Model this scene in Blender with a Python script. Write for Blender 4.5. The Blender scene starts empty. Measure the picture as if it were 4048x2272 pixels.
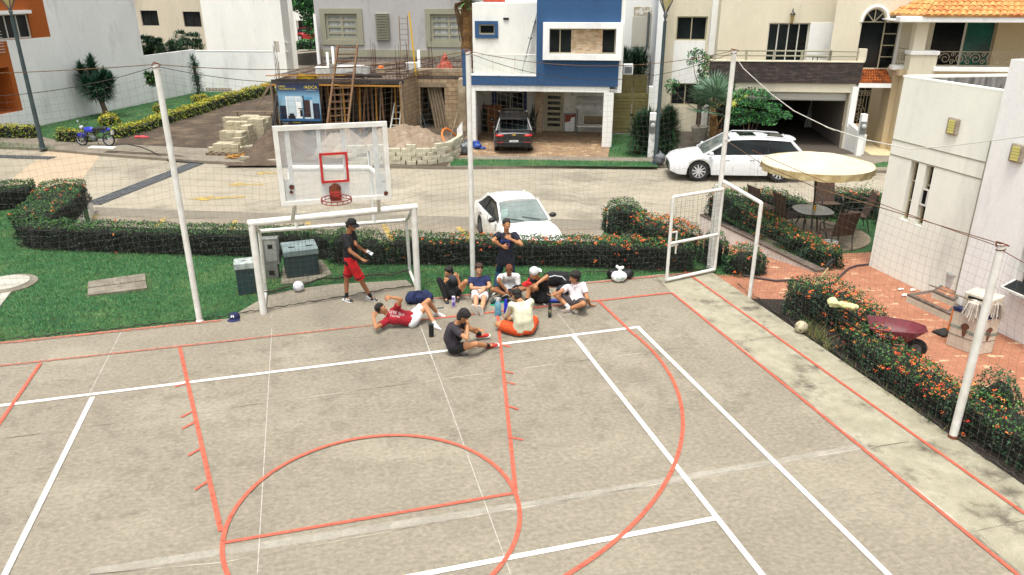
import bpy, math, random
import numpy as np
from mathutils import Vector, Matrix, noise
random.seed(7); RNG = np.random.default_rng(7)
SC = bpy.context.scene; COL = SC.collection
# ---- surveying helpers: measured pixel -> point in the place (camera 6.12 m above the court) ----
F_=2963.4; CX,CY=2024.0,1136.0; P_=math.radians(21.864); R_=math.radians(-0.074); H_=6.12
def ray(px,py):
    cp,sp,cr,sr=math.cos(P_),math.sin(P_),math.cos(R_),math.sin(R_)
    a=(px-CX); b=-(py-CY); r=a*cr-b*sr; u=a*sr+b*cr
    return (r/F_, cp+u*sp/F_, -sp+u*cp/F_)
def G(p,z=0.0):
    d=ray(*p); s=(z-H_)/d[2]; return Vector((d[0]*s,d[1]*s,z))
def PY(p,Y):
    d=ray(*p); s=Y/d[1]; return Vector((d[0]*s,Y,H_+d[2]*s))
def HT(p,x,y):
    d=ray(*p); s=math.hypot(x,y)/math.hypot(d[0],d[1]); return H_+d[2]*s
def PL(p,a,b):
    d=ray(*p); nx,ny=-(b[1]-a[1]),(b[0]-a[0]); s=(nx*a[0]+ny*a[1])/(nx*d[0]+ny*d[1]); return Vector((d[0]*s,d[1]*s,H_+d[2]*s))
def zm(x0,y0,s): return lambda x,y:(x/s+x0,y/s+y0)
D=zm(0,0,2576/4048)
Z1=zm(0,0,2.332);Z2=zm(1000,0,2.191);Z3=zm(1780,0,2.191);Z4=zm(2500,0,2.191);Z5=zm(3148,0,2.191);Z6=zm(0,560,1.721)
Y1=zm(900,460,1.721);Y2=zm(1300,820,2.41);Y3=zm(1680,820,3.443);Y4=zm(1980,980,3.443);Y5=zm(1700,1150,5.152);Y6=zm(2400,480,2.008)
Y7=zm(3100,560,1.9536);Y8=zm(2900,1000,1.6063);Y9=zm(0,1300,1.2727);Y10=zm(2024,1300,1.2727)
S=-0.95           # street level
T_=math.radians(15.14)
def CW(u,v,z=0.0): return Vector((math.cos(T_)*u-math.sin(T_)*v, math.sin(T_)*u+math.cos(T_)*v, z))
def WC(p): return (math.cos(T_)*p[0]+math.sin(T_)*p[1], -math.sin(T_)*p[0]+math.cos(T_)*p[1])
def s3(r,g,b,k=.9):
    f=lambda c:(c/255/12.92 if c/255<=.04045 else ((c/255+.055)/1.055)**2.4)*k
    return (f(r),f(g),f(b))
# ---- materials ----
_M={}
def M(name,c=(.5,.5,.5),rough=.7,c2=None,scale=4.0,det=6,lo=.35,hi=.65,c3=None,s3c=1.0,lo3=.5,hi3=.62,bump=0,bs=60,metal=0,stretch=None,grain=.06,gs=180,spec=None,alpha=None,emit=None,trans=0,coat=0,rot=0):
    if name in _M: return _M[name]
    m=bpy.data.materials.new(name); m.use_nodes=True; nt=m.node_tree; N=nt.nodes; L=nt.links
    b=N['Principled BSDF']; b.inputs['Roughness'].default_value=rough; b.inputs['Metallic'].default_value=metal
    if spec is not None: b.inputs['Specular IOR Level'].default_value=spec
    if trans: b.inputs['Transmission Weight'].default_value=trans
    if coat: b.inputs['Coat Weight'].default_value=coat; b.inputs['Coat Roughness'].default_value=.05
    tc=N.new('ShaderNodeTexCoord'); mp=N.new('ShaderNodeMapping'); L.new(tc.outputs['Object'],mp.inputs[0])
    if stretch: mp.inputs['Scale'].default_value=stretch
    if rot: mp.inputs['Rotation'].default_value=(0,0,rot)
    V=mp.outputs[0]
    def nz(sc,d=4,r=.55):
        n=N.new('ShaderNodeTexNoise'); n.inputs['Scale'].default_value=sc; n.inputs['Detail'].default_value=d; n.inputs['Roughness'].default_value=r; L.new(V,n.inputs['Vector']); return n.outputs['Fac']
    def rng(x,a,b_,o0=0,o1=1):
        r=N.new('ShaderNodeMapRange'); L.new(x,r.inputs[0]); r.inputs[1].default_value=a; r.inputs[2].default_value=b_; r.inputs[3].default_value=o0; r.inputs[4].default_value=o1; return r.outputs[0]
    def mix(f,a,b_,mode='MIX'):
        x=N.new('ShaderNodeMix'); x.data_type='RGBA'; x.blend_type=mode
        if isinstance(f,(int,float)): x.inputs[0].default_value=f
        else: L.new(f,x.inputs[0])
        for i,q in ((6,a),(7,b_)):
            if isinstance(q,tuple): x.inputs[i].default_value=(*q,1)
            else: L.new(q,x.inputs[i])
        return x.outputs[2]
    cur=tuple(c)
    if c2: cur=mix(rng(nz(scale,det),lo,hi),tuple(c),tuple(c2))
    if c3: cur=mix(rng(nz(s3c,8,.65),lo3,hi3),cur,tuple(c3))
    if grain:
        g=rng(nz(gs,2,.6),.25,.75,1-grain*2,1+grain*2)
        g2=rng(nz(gs/9,3,.6),.3,.7,1-grain,1+grain)
        mm=N.new('ShaderNodeMath'); mm.operation='MULTIPLY'; L.new(g,mm.inputs[0]); L.new(g2,mm.inputs[1])
        cc=N.new('ShaderNodeCombineColor'); [L.new(mm.outputs[0],cc.inputs[i]) for i in range(3)]
        cur=mix(1.0,cur,cc.outputs[0],'MULTIPLY')
    if isinstance(cur,tuple): b.inputs['Base Color'].default_value=(*cur,1)
    else: L.new(cur,b.inputs['Base Color'])
    if bump:
        bp=N.new('ShaderNodeBump'); bp.inputs['Strength'].default_value=min(1,bump); bp.inputs['Distance'].default_value=.02; L.new(nz(bs,5,.6),bp.inputs['Height']); L.new(bp.outputs[0],b.inputs['Normal'])
    if alpha is not None:
        if isinstance(alpha,tuple): L.new(rng(nz(alpha[0],8,.7),alpha[1],alpha[2],alpha[3],alpha[4]),b.inputs['Alpha'])
        else: b.inputs['Alpha'].default_value=alpha
    if emit: b.inputs['Emission Color'].default_value=(*emit[:3],1); b.inputs['Emission Strength'].default_value=emit[3]
    _M[name]=m; return m
# ---- mesh builder ----
class MB:
    def __init__(s): s.v=[]; s.f=[]; s.m=[]
    def add(s,vs,fs,m=0):
        o=len(s.v); s.v+= [tuple(q) for q in vs]; s.f+=[tuple(i+o for i in f) for f in fs]; s.m+=[m]*len(fs)
    def quad(s,a,b,c,d,m=0): s.add([a,b,c,d],[(0,1,2,3)],m)
    def poly(s,pts,z,m=0): s.add([(p[0],p[1],z) for p in pts],[tuple(range(len(pts)))],m)
    def box(s,a,b,m=0):
        x0,x1=sorted((a[0],b[0]));y0,y1=sorted((a[1],b[1]));z0,z1=sorted((a[2],b[2]))
        s.add([(x0,y0,z0),(x1,y0,z0),(x1,y1,z0),(x0,y1,z0),(x0,y0,z1),(x1,y0,z1),(x1,y1,z1),(x0,y1,z1)],[(0,3,2,1),(4,5,6,7),(0,1,5,4),(1,2,6,5),(2,3,7,6),(3,0,4,7)],m)
    def obox(s,c,hx,hy,hz,mat=None,m=0):
        "oriented box centre c, half sizes, 3x3 rotation"
        R=mat or Matrix.Identity(3); c=Vector(c); vs=[]
        for z in(-1,1):
            for x,y in((-1,-1),(1,-1),(1,1),(-1,1)): vs.append(c+R@Vector((x*hx,y*hy,z*hz)))
        s.add(vs,[(0,3,2,1),(4,5,6,7),(0,1,5,4),(1,2,6,5),(2,3,7,6),(3,0,4,7)],m)
    def prism(s,pts,z0,z1,m=0,mt=None):
        n=len(pts); ar=sum(pts[i][0]*pts[(i+1)%n][1]-pts[(i+1)%n][0]*pts[i][1] for i in range(n))
        if ar<0: pts=pts[::-1]
        o=[(p[0],p[1],z0) for p in pts]+[(p[0],p[1],z1) for p in pts]
        s.add(o,[tuple(range(n))[::-1]]+[(i,(i+1)%n,n+(i+1)%n,n+i) for i in range(n)],m)
        s.add([(p[0],p[1],z1) for p in pts],[tuple(range(n))],m if mt is None else mt)
    def tube(s,pts,r,n=8,m=0,cap=True,closed=False):
        pts=[Vector(p) for p in pts]; k=len(pts); rr=r if isinstance(r,(list,tuple)) else [r]*k
        vs=[]; prev=None
        for i,p in enumerate(pts):
            if closed: t=pts[(i+1)%k]-pts[i-1]
            else: t=pts[min(i+1,k-1)]-pts[max(i-1,0)]
            t.normalize()
            if prev is None:
                up=Vector((0,0,1)) if abs(t.z)<.9 else Vector((1,0,0)); x=t.cross(up).normalized()
            else: x=(prev-t*prev.dot(t)).normalized()
            prev=x; y=t.cross(x)
            for j in range(n):
                a=2*math.pi*(j+.5)/n; vs.append(p+(x*math.cos(a)+y*math.sin(a))*rr[i])
        fs=[]
        for i in range(k if closed else k-1):
            for j in range(n):
                a=i*n+j;b=i*n+(j+1)%n;c=((i+1)%k)*n+(j+1)%n;d=((i+1)%k)*n+j; fs.append((a,b,c,d))
        if cap and not closed: fs.append(tuple(range(n))[::-1]); fs.append(tuple((k-1)*n+j for j in range(n)))
        s.add(vs,fs,m)
    def bar(s,a,b,w,h,m=0,up=(0,0,1)):
        a=Vector(a);b=Vector(b);t=(b-a);L=t.length;t.normalize();u=Vector(up)
        if abs(t.dot(u))>.98: u=Vector((1,0,0))
        x=t.cross(u).normalized();y=x.cross(t); R=Matrix((x,t,y)).transposed(); s.obox((a+b)/2,w/2,L/2,h/2,R,m)
    def lathe(s,prof,c=(0,0,0),n=16,m=0,R=None,cap=True):
        vs=[];c=Vector(c)
        for r,z in prof:
            for j in range(n):
                a=2*math.pi*j/n; q=Vector((r*math.cos(a),r*math.sin(a),z)); vs.append(c+(R@q if R else q))
        k=len(prof); fs=[(i*n+j,i*n+(j+1)%n,(i+1)*n+(j+1)%n,(i+1)*n+j) for i in range(k-1) for j in range(n)]
        if cap: fs.append(tuple(range(n))[::-1]); fs.append(tuple((k-1)*n+j for j in range(n)))
        s.add(vs,fs,m)
    def ell(s,c,r,n=12,k=8,R=None,m=0):
        c=Vector(c); r=r if isinstance(r,(tuple,list)) else (r,r,r); vs=[]
        for i in range(1,k):
            t=math.pi*i/k
            for j in range(n):
                a=2*math.pi*j/n; q=Vector((r[0]*math.sin(t)*math.cos(a),r[1]*math.sin(t)*math.sin(a),-r[2]*math.cos(t))); vs.append(c+(R@q if R else q))
        q=Vector((0,0,-r[2])); vs.append(c+(R@q if R else q)); q=Vector((0,0,r[2])); vs.append(c+(R@q if R else q))
        b=(k-1)*n; fs=[(i*n+j,i*n+(j+1)%n,(i+1)*n+(j+1)%n,(i+1)*n+j) for i in range(k-2) for j in range(n)]
        fs+=[(b,(j+1)%n,j) for j in range(n)]+[(b+1,(k-2)*n+j,(k-2)*n+(j+1)%n) for j in range(n)]
        s.add(vs,fs,m)
    def holes(s,x0,x1,z0,z1,hs,y=0,depth=.12,m=0,mr=None):
        "wall in the local xz plane facing -y with rectangular openings and reveals"
        xs=sorted({x0,x1}|{q for h in hs for q in h[:2] if x0<q<x1}); zs=sorted({z0,z1}|{q for h in hs for q in h[2:4] if z0<q<z1})
        for i in range(len(xs)-1):
            for j in range(len(zs)-1):
                cx=(xs[i]+xs[i+1])/2;cz=(zs[j]+zs[j+1])/2
                if any(h[0]<cx<h[1] and h[2]<cz<h[3] for h in hs): continue
                s.quad((xs[i],y,zs[j]),(xs[i+1],y,zs[j]),(xs[i+1],y,zs[j+1]),(xs[i],y,zs[j+1]),m)
        q=m if mr is None else mr
        for h in hs:
            a,b,c,d=h[:4]; Y=y+depth
            s.quad((a,y,c),(a,Y,c),(a,Y,d),(a,y,d),q); s.quad((b,Y,c),(b,y,c),(b,y,d),(b,Y,d),q)
            s.quad((a,y,d),(a,Y,d),(b,Y,d),(b,y,d),q); s.quad((a,Y,c),(a,y,c),(b,y,c),(b,Y,c),q)
    def build(s,name,mats,parent=None,smooth=None,bev=0,world=False,**tags):
        me=bpy.data.meshes.new(name); vs=s.v
        if world and parent is not None:
            I=Matrix.LocRotScale(parent.location,parent.rotation_euler,parent.scale).inverted(); vs=[tuple(I@Vector(q)) for q in vs]
        me.from_pydata(vs,[],s.f); mats=mats if isinstance(mats,(list,tuple)) else [mats]
        for m in mats: me.materials.append(m)
        if len(mats)>1: me.polygons.foreach_set('material_index',s.m)
        if smooth is not None:
            me.polygons.foreach_set('use_smooth',[True]*len(me.polygons))
            if smooth<180: me.set_sharp_from_angle(angle=math.radians(smooth))
        me.update(); o=bpy.data.objects.new(name,me); COL.objects.link(o)
        if parent is not None: o.parent=parent
        if bev:
            b=o.modifiers.new('b','BEVEL'); b.width=bev; b.segments=2; b.limit_method='ANGLE'; b.angle_limit=.6
        for k,v in tags.items(): o[k]=v
        return o
def thing(name,label,cat,loc=(0,0,0),rz=0,group=None):
    o=bpy.data.objects.new(name,None); COL.objects.link(o); o.location=loc; o.rotation_euler=(0,0,rz); o.empty_display_size=.2
    o['label']=label; o['category']=cat
    if group: o['group']=group
    return o
def tag(o,label,cat,group=None):
    o['label']=label; o['category']=cat
    if group: o['group']=group
    return o
def kids(o): return [c for c in bpy.data.objects if c.parent==o]
def dup(r,loc,rz,label,group=None):
    def cp(o,p):
        ks=kids(o); c=o.copy(); COL.objects.link(c); c.parent=p
        for k in ks: cp(k,c)
        return c
    c=cp(r,None); c.location=loc; c.rotation_euler=(0,0,rz); c['label']=label
    if group: c['group']=group
    return c
def rawmesh(name,V,Fq,mats,mi=None,parent=None,smooth=False,n=4):
    "fast mesh from numpy: V (k,3), faces (m,n)"
    me=bpy.data.meshes.new(name); me.vertices.add(len(V)); me.vertices.foreach_set('co',np.asarray(V,dtype=np.float32).ravel())
    k=len(Fq); me.loops.add(k*n); me.loops.foreach_set('vertex_index',np.asarray(Fq,dtype=np.int32).ravel())
    me.polygons.add(k); me.polygons.foreach_set('loop_start',np.arange(0,k*n,n,dtype=np.int32))
    for m in (mats if isinstance(mats,(list,tuple)) else [mats]): me.materials.append(m)
    if mi is not None: me.polygons.foreach_set('material_index',np.asarray(mi,dtype=np.int32))
    if smooth: me.polygons.foreach_set('use_smooth',np.ones(k,dtype=bool))
    me.update(calc_edges=True); o=bpy.data.objects.new(name,me); COL.objects.link(o)
    if parent is not None: o.parent=parent
    return o
def leaves(pts,size,aspect=.5,normals=None,jit=1.0,rng=RNG,droop=0):
    "diamond leaf quads at pts; returns V,F"
    n=len(pts); a=rng.normal(size=(n,3)); 
    if normals is not None: a=a*jit+normals
    a/=np.linalg.norm(a,axis=1)[:,None]+1e-9
    t=rng.normal(size=(n,3)); t[:,2]-=droop; t-=a*np.sum(a*t,axis=1)[:,None]; t/=np.linalg.norm(t,axis=1)[:,None]+1e-9
    b=np.cross(a,t); s=size*(.6+.8*rng.random((n,1))); h=s*aspect
    V=np.stack([pts-t*s,pts-b*h,pts+t*s,pts+b*h],axis=1).reshape(-1,3)
    return V,np.arange(n*4).reshape(n,4)
# ---- camera, light ----
cam=bpy.data.cameras.new('camera'); co=bpy.data.objects.new('camera',cam); COL.objects.link(co); SC.camera=co
cam.sensor_width=36; cam.lens=F_/4048*36; cam.clip_end=400; cam.clip_start=.1
co.location=(0,0,H_)
_F=Vector((0,math.cos(P_),-math.sin(P_)));_R=Vector((1,0,0));_U=Vector((0,math.sin(P_),math.cos(P_)))
_x=_R*math.cos(R_)+_U*math.sin(R_); _y=-_R*math.sin(R_)+_U*math.cos(R_)
co.matrix_world=Matrix.Translation((0,0,H_))@Matrix((_x,_y,-_F)).transposed().to_4x4()
W=bpy.data.worlds.new('World'); SC.world=W; W.use_nodes=True; nt=W.node_tree
sky=nt.nodes.new('ShaderNodeTexSky'); sky.sky_type='NISHITA'; sky.sun_disc=False; EL=math.radians(74); AZ=math.radians(200)
sky.sun_elevation=EL; sky.sun_rotation=AZ; sky.dust_density=6; sky.ozone_density=.6; sky.air_density=1.0; sky.altitude=0
hs=nt.nodes.new('ShaderNodeHueSaturation'); hs.inputs['Saturation'].default_value=.16; nt.links.new(sky.outputs[0],hs.inputs['Color'])
bg=nt.nodes['Background']; nt.links.new(hs.outputs[0],bg.inputs[0]); bg.inputs[1].default_value=.15
sl=bpy.data.lights.new('sun','SUN'); sl.energy=1.15; sl.angle=math.radians(12); sl.color=(1,.94,.83)
so=bpy.data.objects.new('sun',sl); COL.objects.link(so)
sd=Vector((math.sin(AZ)*math.cos(EL),math.cos(AZ)*math.cos(EL),math.sin(EL)))
so.rotation_euler=sd.to_track_quat('Z','Y').to_euler()
SC.view_settings.view_transform='Standard'; SC.view_settings.look='None'; SC.view_settings.gamma=1; SC.view_settings.exposure=0.86
# ================= GROUND =================
c_court=M('court_concrete',s3(175,165,145,.56),.85,s3(162,152,133,.56),scale=16,rot=-T_,stretch=(1,1.4,1),lo=.3,hi=.7,c3=s3(188,178,157,.56),s3c=.45,lo3=.5,hi3=.7,bump=.3,bs=60,grain=.2,gs=120)
c_edge=M('court_edge_concrete',s3(196,190,166,.6),.85,s3(174,167,142,.6),scale=2.5,lo=.3,hi=.7,c3=s3(104,97,82,.66),s3c=1.5,lo3=.53,hi3=.66,bump=.25,bs=45,grain=.12,gs=60)
VF=14.62; UR=8.68; UI=6.62
mb=MB()
ui=WC(G(Y10(2300,1020)))[0]; 
L1=[CW(-26,-9),CW(ui,-9),CW(ui,VF),CW(-26,VF)]
mb.prism([(p.x,p.y) for p in L1],-.25,0.0)
mb.prism([(p.x,p.y) for p in [CW(ui,-9),CW(UR,-9),CW(UR,VF-.12),CW(ui+.02,VF)]],-.25,0.001,1)
bump=[CW(-1.9,VF)]+[G(Y1(*q)) for q in((275,1212),(420,1180),(560,1160),(720,1140),(900,1130),(1050,1122),(1215,1110),(1262,1150))]+[CW(2.05,VF)]
mb.prism([(p.x,p.y) for p in bump],-.25,-0.002,0)
court=mb.build('court_floor',[c_court,c_edge]); court['kind']='structure'
# painted lines
c_w=M('white_line_paint',s3(238,238,232,.95),.6,s3(222,222,214),scale=9,grain=.05,alpha=(14,.30,.36,.55,1))
c_o=M('orange_line_paint',s3(226,104,76,.74),.6,s3(204,96,74,.74),scale=8,grain=.07,alpha=(11,.34,.5,.5,1))
c_of=M('faded_orange_line_paint',s3(206,116,92,.7),.7,s3(184,120,100,.7),scale=8,grain=.07,alpha=(9,.34,.56,.2,1))
c_j=M('joint_grout',s3(110,100,84,.6),.9,s3(206,198,180,.7),scale=1.2,lo=.4,hi=.6,alpha=(6,.3,.55,.6,.95)); c_sm=M('grout_smear',s3(212,206,190,.7),.9,alpha=(2.2,.3,.6,.22,.6)); c_jw=M('white_chalk_line',s3(220,218,208,.7),.8,alpha=(10,.3,.5,.45,.9))
mk={k:MB() for k in 'wofjcs'}
def ln(k,a,b,w,z,ex=0):
    a=Vector((a[0],a[1],0));b=Vector((b[0],b[1],0));t=(b-a).normalized();n=Vector((-t.y,t.x,0))*w/2; a=a-t*ex; b=b+t*ex
    q=[a-n,b-n,b+n,a+n]; mk[k].quad(*[(p.x,p.y,z) for p in q])
ZW,ZO,ZF,ZJ=.0095,.0135,.0135,.005
g9=lambda x,y:G(Y9(x,y)); g10=lambda x,y:G(Y10(x,y))
def cv(p): return WC(p)
uw3=8.235/2; 
# tennis: base line, singles, doubles, service
vb=cv(g9(460,338))[1]; vs_=cv(G(D(1805,1305)))[1]; u1=cv(g9(460,338))[0]+.03; u3=cv(G(D(1440,841)))[0]; u4=cv(G(D(1606,823)))[0]
vB=(vb+cv(G(D(1606,823)))[1])/2
ln('w',CW(-14,vb-.02*0),CW(u4,cv(G(D(1606,823)))[1]),.075,ZW,.035)
ln('w',CW(u1,vb-.03),g9(25,1237),.085,ZW+.0001*0,0) if False else None
a=g9(466,345); b=g9(30,1230); t=(b-a).normalized(); ln('w',a,b+t*12,.072,ZW+.0035)
a=G(D(1440,843)); b=g10(1255,1237); t=(b-a).normalized(); ln('w',a,b+t*12,.075,ZW+.0035)
a=G(D(1606,825)); b=g10(1890,1237); t=(b-a).normalized(); ln('w',a,b+t*12,.075,ZW+.0035)
a=g10(1020,955); b=g10(0,1150); t=(b-a).normalized(); ln('w',a,b+t*9,.075,ZW)
# basketball: base line, side lines, key, arcs
a=G(D(0,921)); b=G(D(1690,737)); t=(b-a).normalized(); ln('f',a-t*10,G(D(1000,812)),.055,ZF); ln('o',G(D(1000,812)),b,.055,ZO)
a=G(D(1690,737)); b=g10(2540,1237); t=(b-a).normalized(); ln('o',a,b+t*8,.052,ZO)
a=G(D(1723,683)); b=g10(2576,930); t=(b-a).normalized(); ln('o',a,b+t*8,.052,ZO)
a=G(Y9(205,175)); b=G(Y9(0,475)); t=(b-a).normalized(); ln('o',a,b+t*8,.055,ZO+.002)
a=g9(905,95); b=g9(1112,1022); ln('o',a,b,.06,ZO+.003)
a=G(Y5(1375,490)); b=G(D(1297,1238)); ln('o',a,b,.055,ZO+.003)
a=g9(1128,1078); b=G(D(1295,1241)); ln('o',a,b,.05,ZO)
for (p,q) in (((968,418),(910,448)),((978,472),(918,505)),((1008,605),(948,640)),((1040,772),(982,812)),((940,276),(880,294))): ln('o',g9(*p),g9(*q),.042,ZO+.0005)
for (p,q) in (((1268,935),(1292,940)),((1272,962),(1297,968)),((1280,1023),(1304,1031)),((1288,1102),(1316,1108)),((1264,868),(1285,874))): ln('o',G(D(*p)),G(D(*q)),.042,ZO+.0005)
ftl,ftr=cv(g9(1118,1070)),cv(G(D(1297,1240))); cc=((ftl[0]+ftr[0])/2,(ftl[1]+ftr[1])/2); rr=(ftr[0]-ftl[0])/2
def arc(k,cu,cv_,r,a0,a1,w,z,n=72):
    P=[CW(cu+r*math.cos(a0+(a1-a0)*i/n),cv_+r*math.sin(a0+(a1-a0)*i/n)) for i in range(n+1)]
    Q=[CW(cu+(r-w)*math.cos(a0+(a1-a0)*i/n),cv_+(r-w)*math.sin(a0+(a1-a0)*i/n)) for i in range(n+1)]
    for i in range(n): mk[k].quad((Q[i].x,Q[i].y,z),(P[i].x,P[i].y,z),(P[i+1].x,P[i+1].y,z),(Q[i+1].x,Q[i+1].y,z))
arc('o',cc[0],cc[1],rr+.02,0,2*math.pi,.055,ZO+.005)
# three point arc fitted to measured points
P3=[cv(g10(*q)) for q in((590,8),(740,155),(850,400),(855,520),(820,680),(640,970),(270,1237))]
A=np.array([[2*p[0],2*p[1],1] for p in P3]); B=np.array([p[0]**2+p[1]**2 for p in P3]); sol=np.linalg.lstsq(A,B,rcond=None)[0]
R3=math.sqrt(sol[2]+sol[0]**2+sol[1]**2); a1=math.atan2(P3[0][1]-sol[1],P3[0][0]-sol[0]); print('ARC3',sol[:2],R3,P3)
arc('o',sol[0],sol[1],R3+.028,-math.pi*.75,a1,.056,ZO+.0015)
a=G(D(1505,757)); ln('o',a,CW(*P3[0]),.06,ZO+.002)
# outer faded line along the slab edge + joints
ln('f',CW(-20,VF-.08),CW(-2.0,VF-.08),.09,.0135); ln('f',CW(2.1,VF-.08),CW(UR-.2,VF-.13),.07,.0135)
for p,q in((Y9(0,555),Y9(2576,205)),(Y10(0,205),Y10(1120,62)),(Y10(1120,62),Y10(1400,30)),(Y9(450,1237),Y9(1120,1175)),(Y9(1120,1175),Y9(2576,905)),(Y10(0,910),Y10(1780,598)),(Y10(1790,600),Y10(2200,535)),(Y10(2320,1020),Y10(2576,965)),(Y10(1410,295),Y10(1800,240))):
    a,b=G(p),G(q); ln('j',a,b,.016,ZJ)
for p,q in((Y10(0,900),Y10(1780,590)),(Y9(450,1225),Y9(2576,895))): ln('s',G(p),G(q),.13,ZJ-.002)  # pale grout smear
for p,q in((Y9(1368,0),Y9(1295,1237)),(Y9(2122,0),Y9(2570,1237)),(Y9(610,15),Y9(440,345)),(D(680,800),D(684,790)),(Y2(800,930),Y2(985,1446)),(Y10(300,0),Y10(320,30)),(Y4(640,720),Y4(990,1165)),(Y4(1010,1180),Y4(1230,1446))):
    ln('c',G(p),G(q),.009,ZJ)
ln('j',CW(ui,-9),CW(ui,VF-.2),.03,ZJ)
for k,(nm,m) in dict(w=('white_court_lines',c_w),o=('orange_court_lines',c_o),f=('faded_orange_court_lines',c_of),j=('court_joints',c_j),c=('chalk_lines',c_jw),s=('grout_smears',c_sm)).items():
    o=mk[k].build(nm,m); o['kind']='structure'

c_sd=M('court_grime',s3(96,86,70,.55),.9,grain=0,alpha=(.5,.52,.8,0,.16)); c_sl=M('court_scuffs',s3(206,198,178,.7),.9,grain=0,alpha=(1.3,.66,.84,0,.18)); c_sw=M('wet_stain',s3(84,74,60,.55),.9,grain=0,alpha=(2.6,.5,.75,0,.2))
for nm,mm,z,q in(('court_grime',c_sd,.0021,(-14,-6,UR,VF-.02)),('court_scuffs',c_sl,.0026,(-14,-6,ui,VF-.02)),('court_damp_marks',c_sw,.0031,(-6,8.6,6.6,13.4))):
    m_=MB(); m_.quad(*[tuple(CW(a_,b_,z)) for a_,b_ in((q[0],q[1]),(q[2],q[1]),(q[2],q[3]),(q[0],q[3]))]); o=m_.build(nm,mm); o['kind']='structure'
# ================= TERRAIN =================
def struct(o): o['kind']='structure'; return o
SX=(math.cos(math.radians(-7)),math.sin(math.radians(-7)))   # street direction
def ST(x,y,z=S): return Vector((x*SX[0]-y*SX[1], x*SX[1]+y*SX[0], z))   # street frame -> world
KG=.55
c_road=M('road_concrete',s3(200,190,168,KG),.85,s3(184,174,153,KG),scale=.5,c3=s3(164,155,136,KG),s3c=.35,lo3=.52,hi3=.62,bump=.2,bs=30,grain=.09,gs=50)
c_park=M('parking_concrete',s3(176,164,144,KG),.85,s3(160,148,128,KG),scale=.8,bump=.2,bs=30,grain=.1,gs=50)
c_band=M('parking_band',s3(146,137,120,KG),.85,s3(160,152,134,KG),scale=.8,bump=.2,bs=30,grain=.1,gs=50)
c_pale=M('pale_orange_concrete',s3(222,198,166,KG),.85,s3(210,188,158,KG),scale=.6,grain=.08,gs=50)
c_side=M('footpath_concrete',s3(168,158,140,KG),.85,s3(146,136,118,KG),scale=1.2,bump=.2,grain=.1,gs=50)
c_dirt=M('bare_dirt',s3(104,88,70,KG),.95,s3(78,64,50,KG),scale=1.5,c3=s3(128,110,88,KG),s3c=.7,bump=.6,bs=14,grain=.16,gs=40)
c_lawn=M('lawn_soil',s3(40,92,50,.72),.9,s3(52,104,54,.72),scale=3,c3=s3(84,116,64,.72),s3c=.8,bump=.5,bs=60,grain=.2,gs=50)
c_terra=M('terracotta_paving',s3(198,136,104,.64),.8,s3(180,118,88,.64),scale=1.2,c3=s3(222,190,150,.75),s3c=2.6,lo3=.60,hi3=.64,bump=.25,bs=40,grain=.12,gs=60,stretch=(1,2.2,1))
c_tan=M('patio_concrete',s3(172,158,132,KG),.9,s3(150,136,110,KG),scale=4,bump=.4,bs=90,grain=.2,gs=90)
c_soil=M('planting_soil',s3(58,46,36,KG),.95,s3(40,32,25,KG),scale=5,bump=.8,bs=30,grain=.2)
c_wwall=M('white_retaining_wall',s3(226,226,218),.8,s3(206,204,192),scale=2,c3=s3(130,128,116),s3c=2.5,lo3=.6,hi3=.72,grain=.06)
c_cop=M('dark_pebble_coping',s3(112,100,90),.9,s3(84,74,66),scale=9,bump=.6,bs=60,grain=.25,gs=70)
c_yel=M('yellow_road_paint',s3(224,190,86,.66),.7,s3(206,180,104,.66),scale=3,grain=.08,alpha=(6,.36,.56,.15,.9))
c_yk=M('yellow_kerb_paint',s3(228,190,40,.9),.7,s3(200,170,60),scale=3)
mb=MB(); mb.poly([(-140,-40),(140,-40),(140,260),(-140,260)],S-.012); struct(mb.build('road',c_road))
# far pale band across the road, drains
def flat(name,pts,z,m): 
    mb=MB(); mb.poly([(p[0],p[1]) for p in pts],z,0); return struct(mb.build(name,m))
g=lambda q,z=S:G(q,z)
flat('pale_crossing',[g(Z6(320,62)),g(Z6(690,80)),g(Z6(520,310)),g(Z6(420,420)),g(Z6(-260,480)),g(Z6(0,318))],S-.004,c_pale)
flat('parking_band',[g(Z6(640,443)),g(Z6(1200,464)),g(Z6(1721,478)),g(Y3(250,115)),g(Y6(720,797)),g(Y6(725,850)),g(Y6(0,860)),g(Y3(600,262)),g(Y3(0,215)),g(Z6(1721,537)),g(Z6(650,500))],S-.004,c_band)
pk=[g(Z6(650,502)),g(Z6(1721,538)),g(Y3(0,216)),g(Y3(600,263)),g(Y6(0,862)),g(Y6(725,852))]; flat('parking_bays',pk+[Vector((5.7,18,S)),Vector((-12.5,18,S))],S-.002,c_park)
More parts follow.
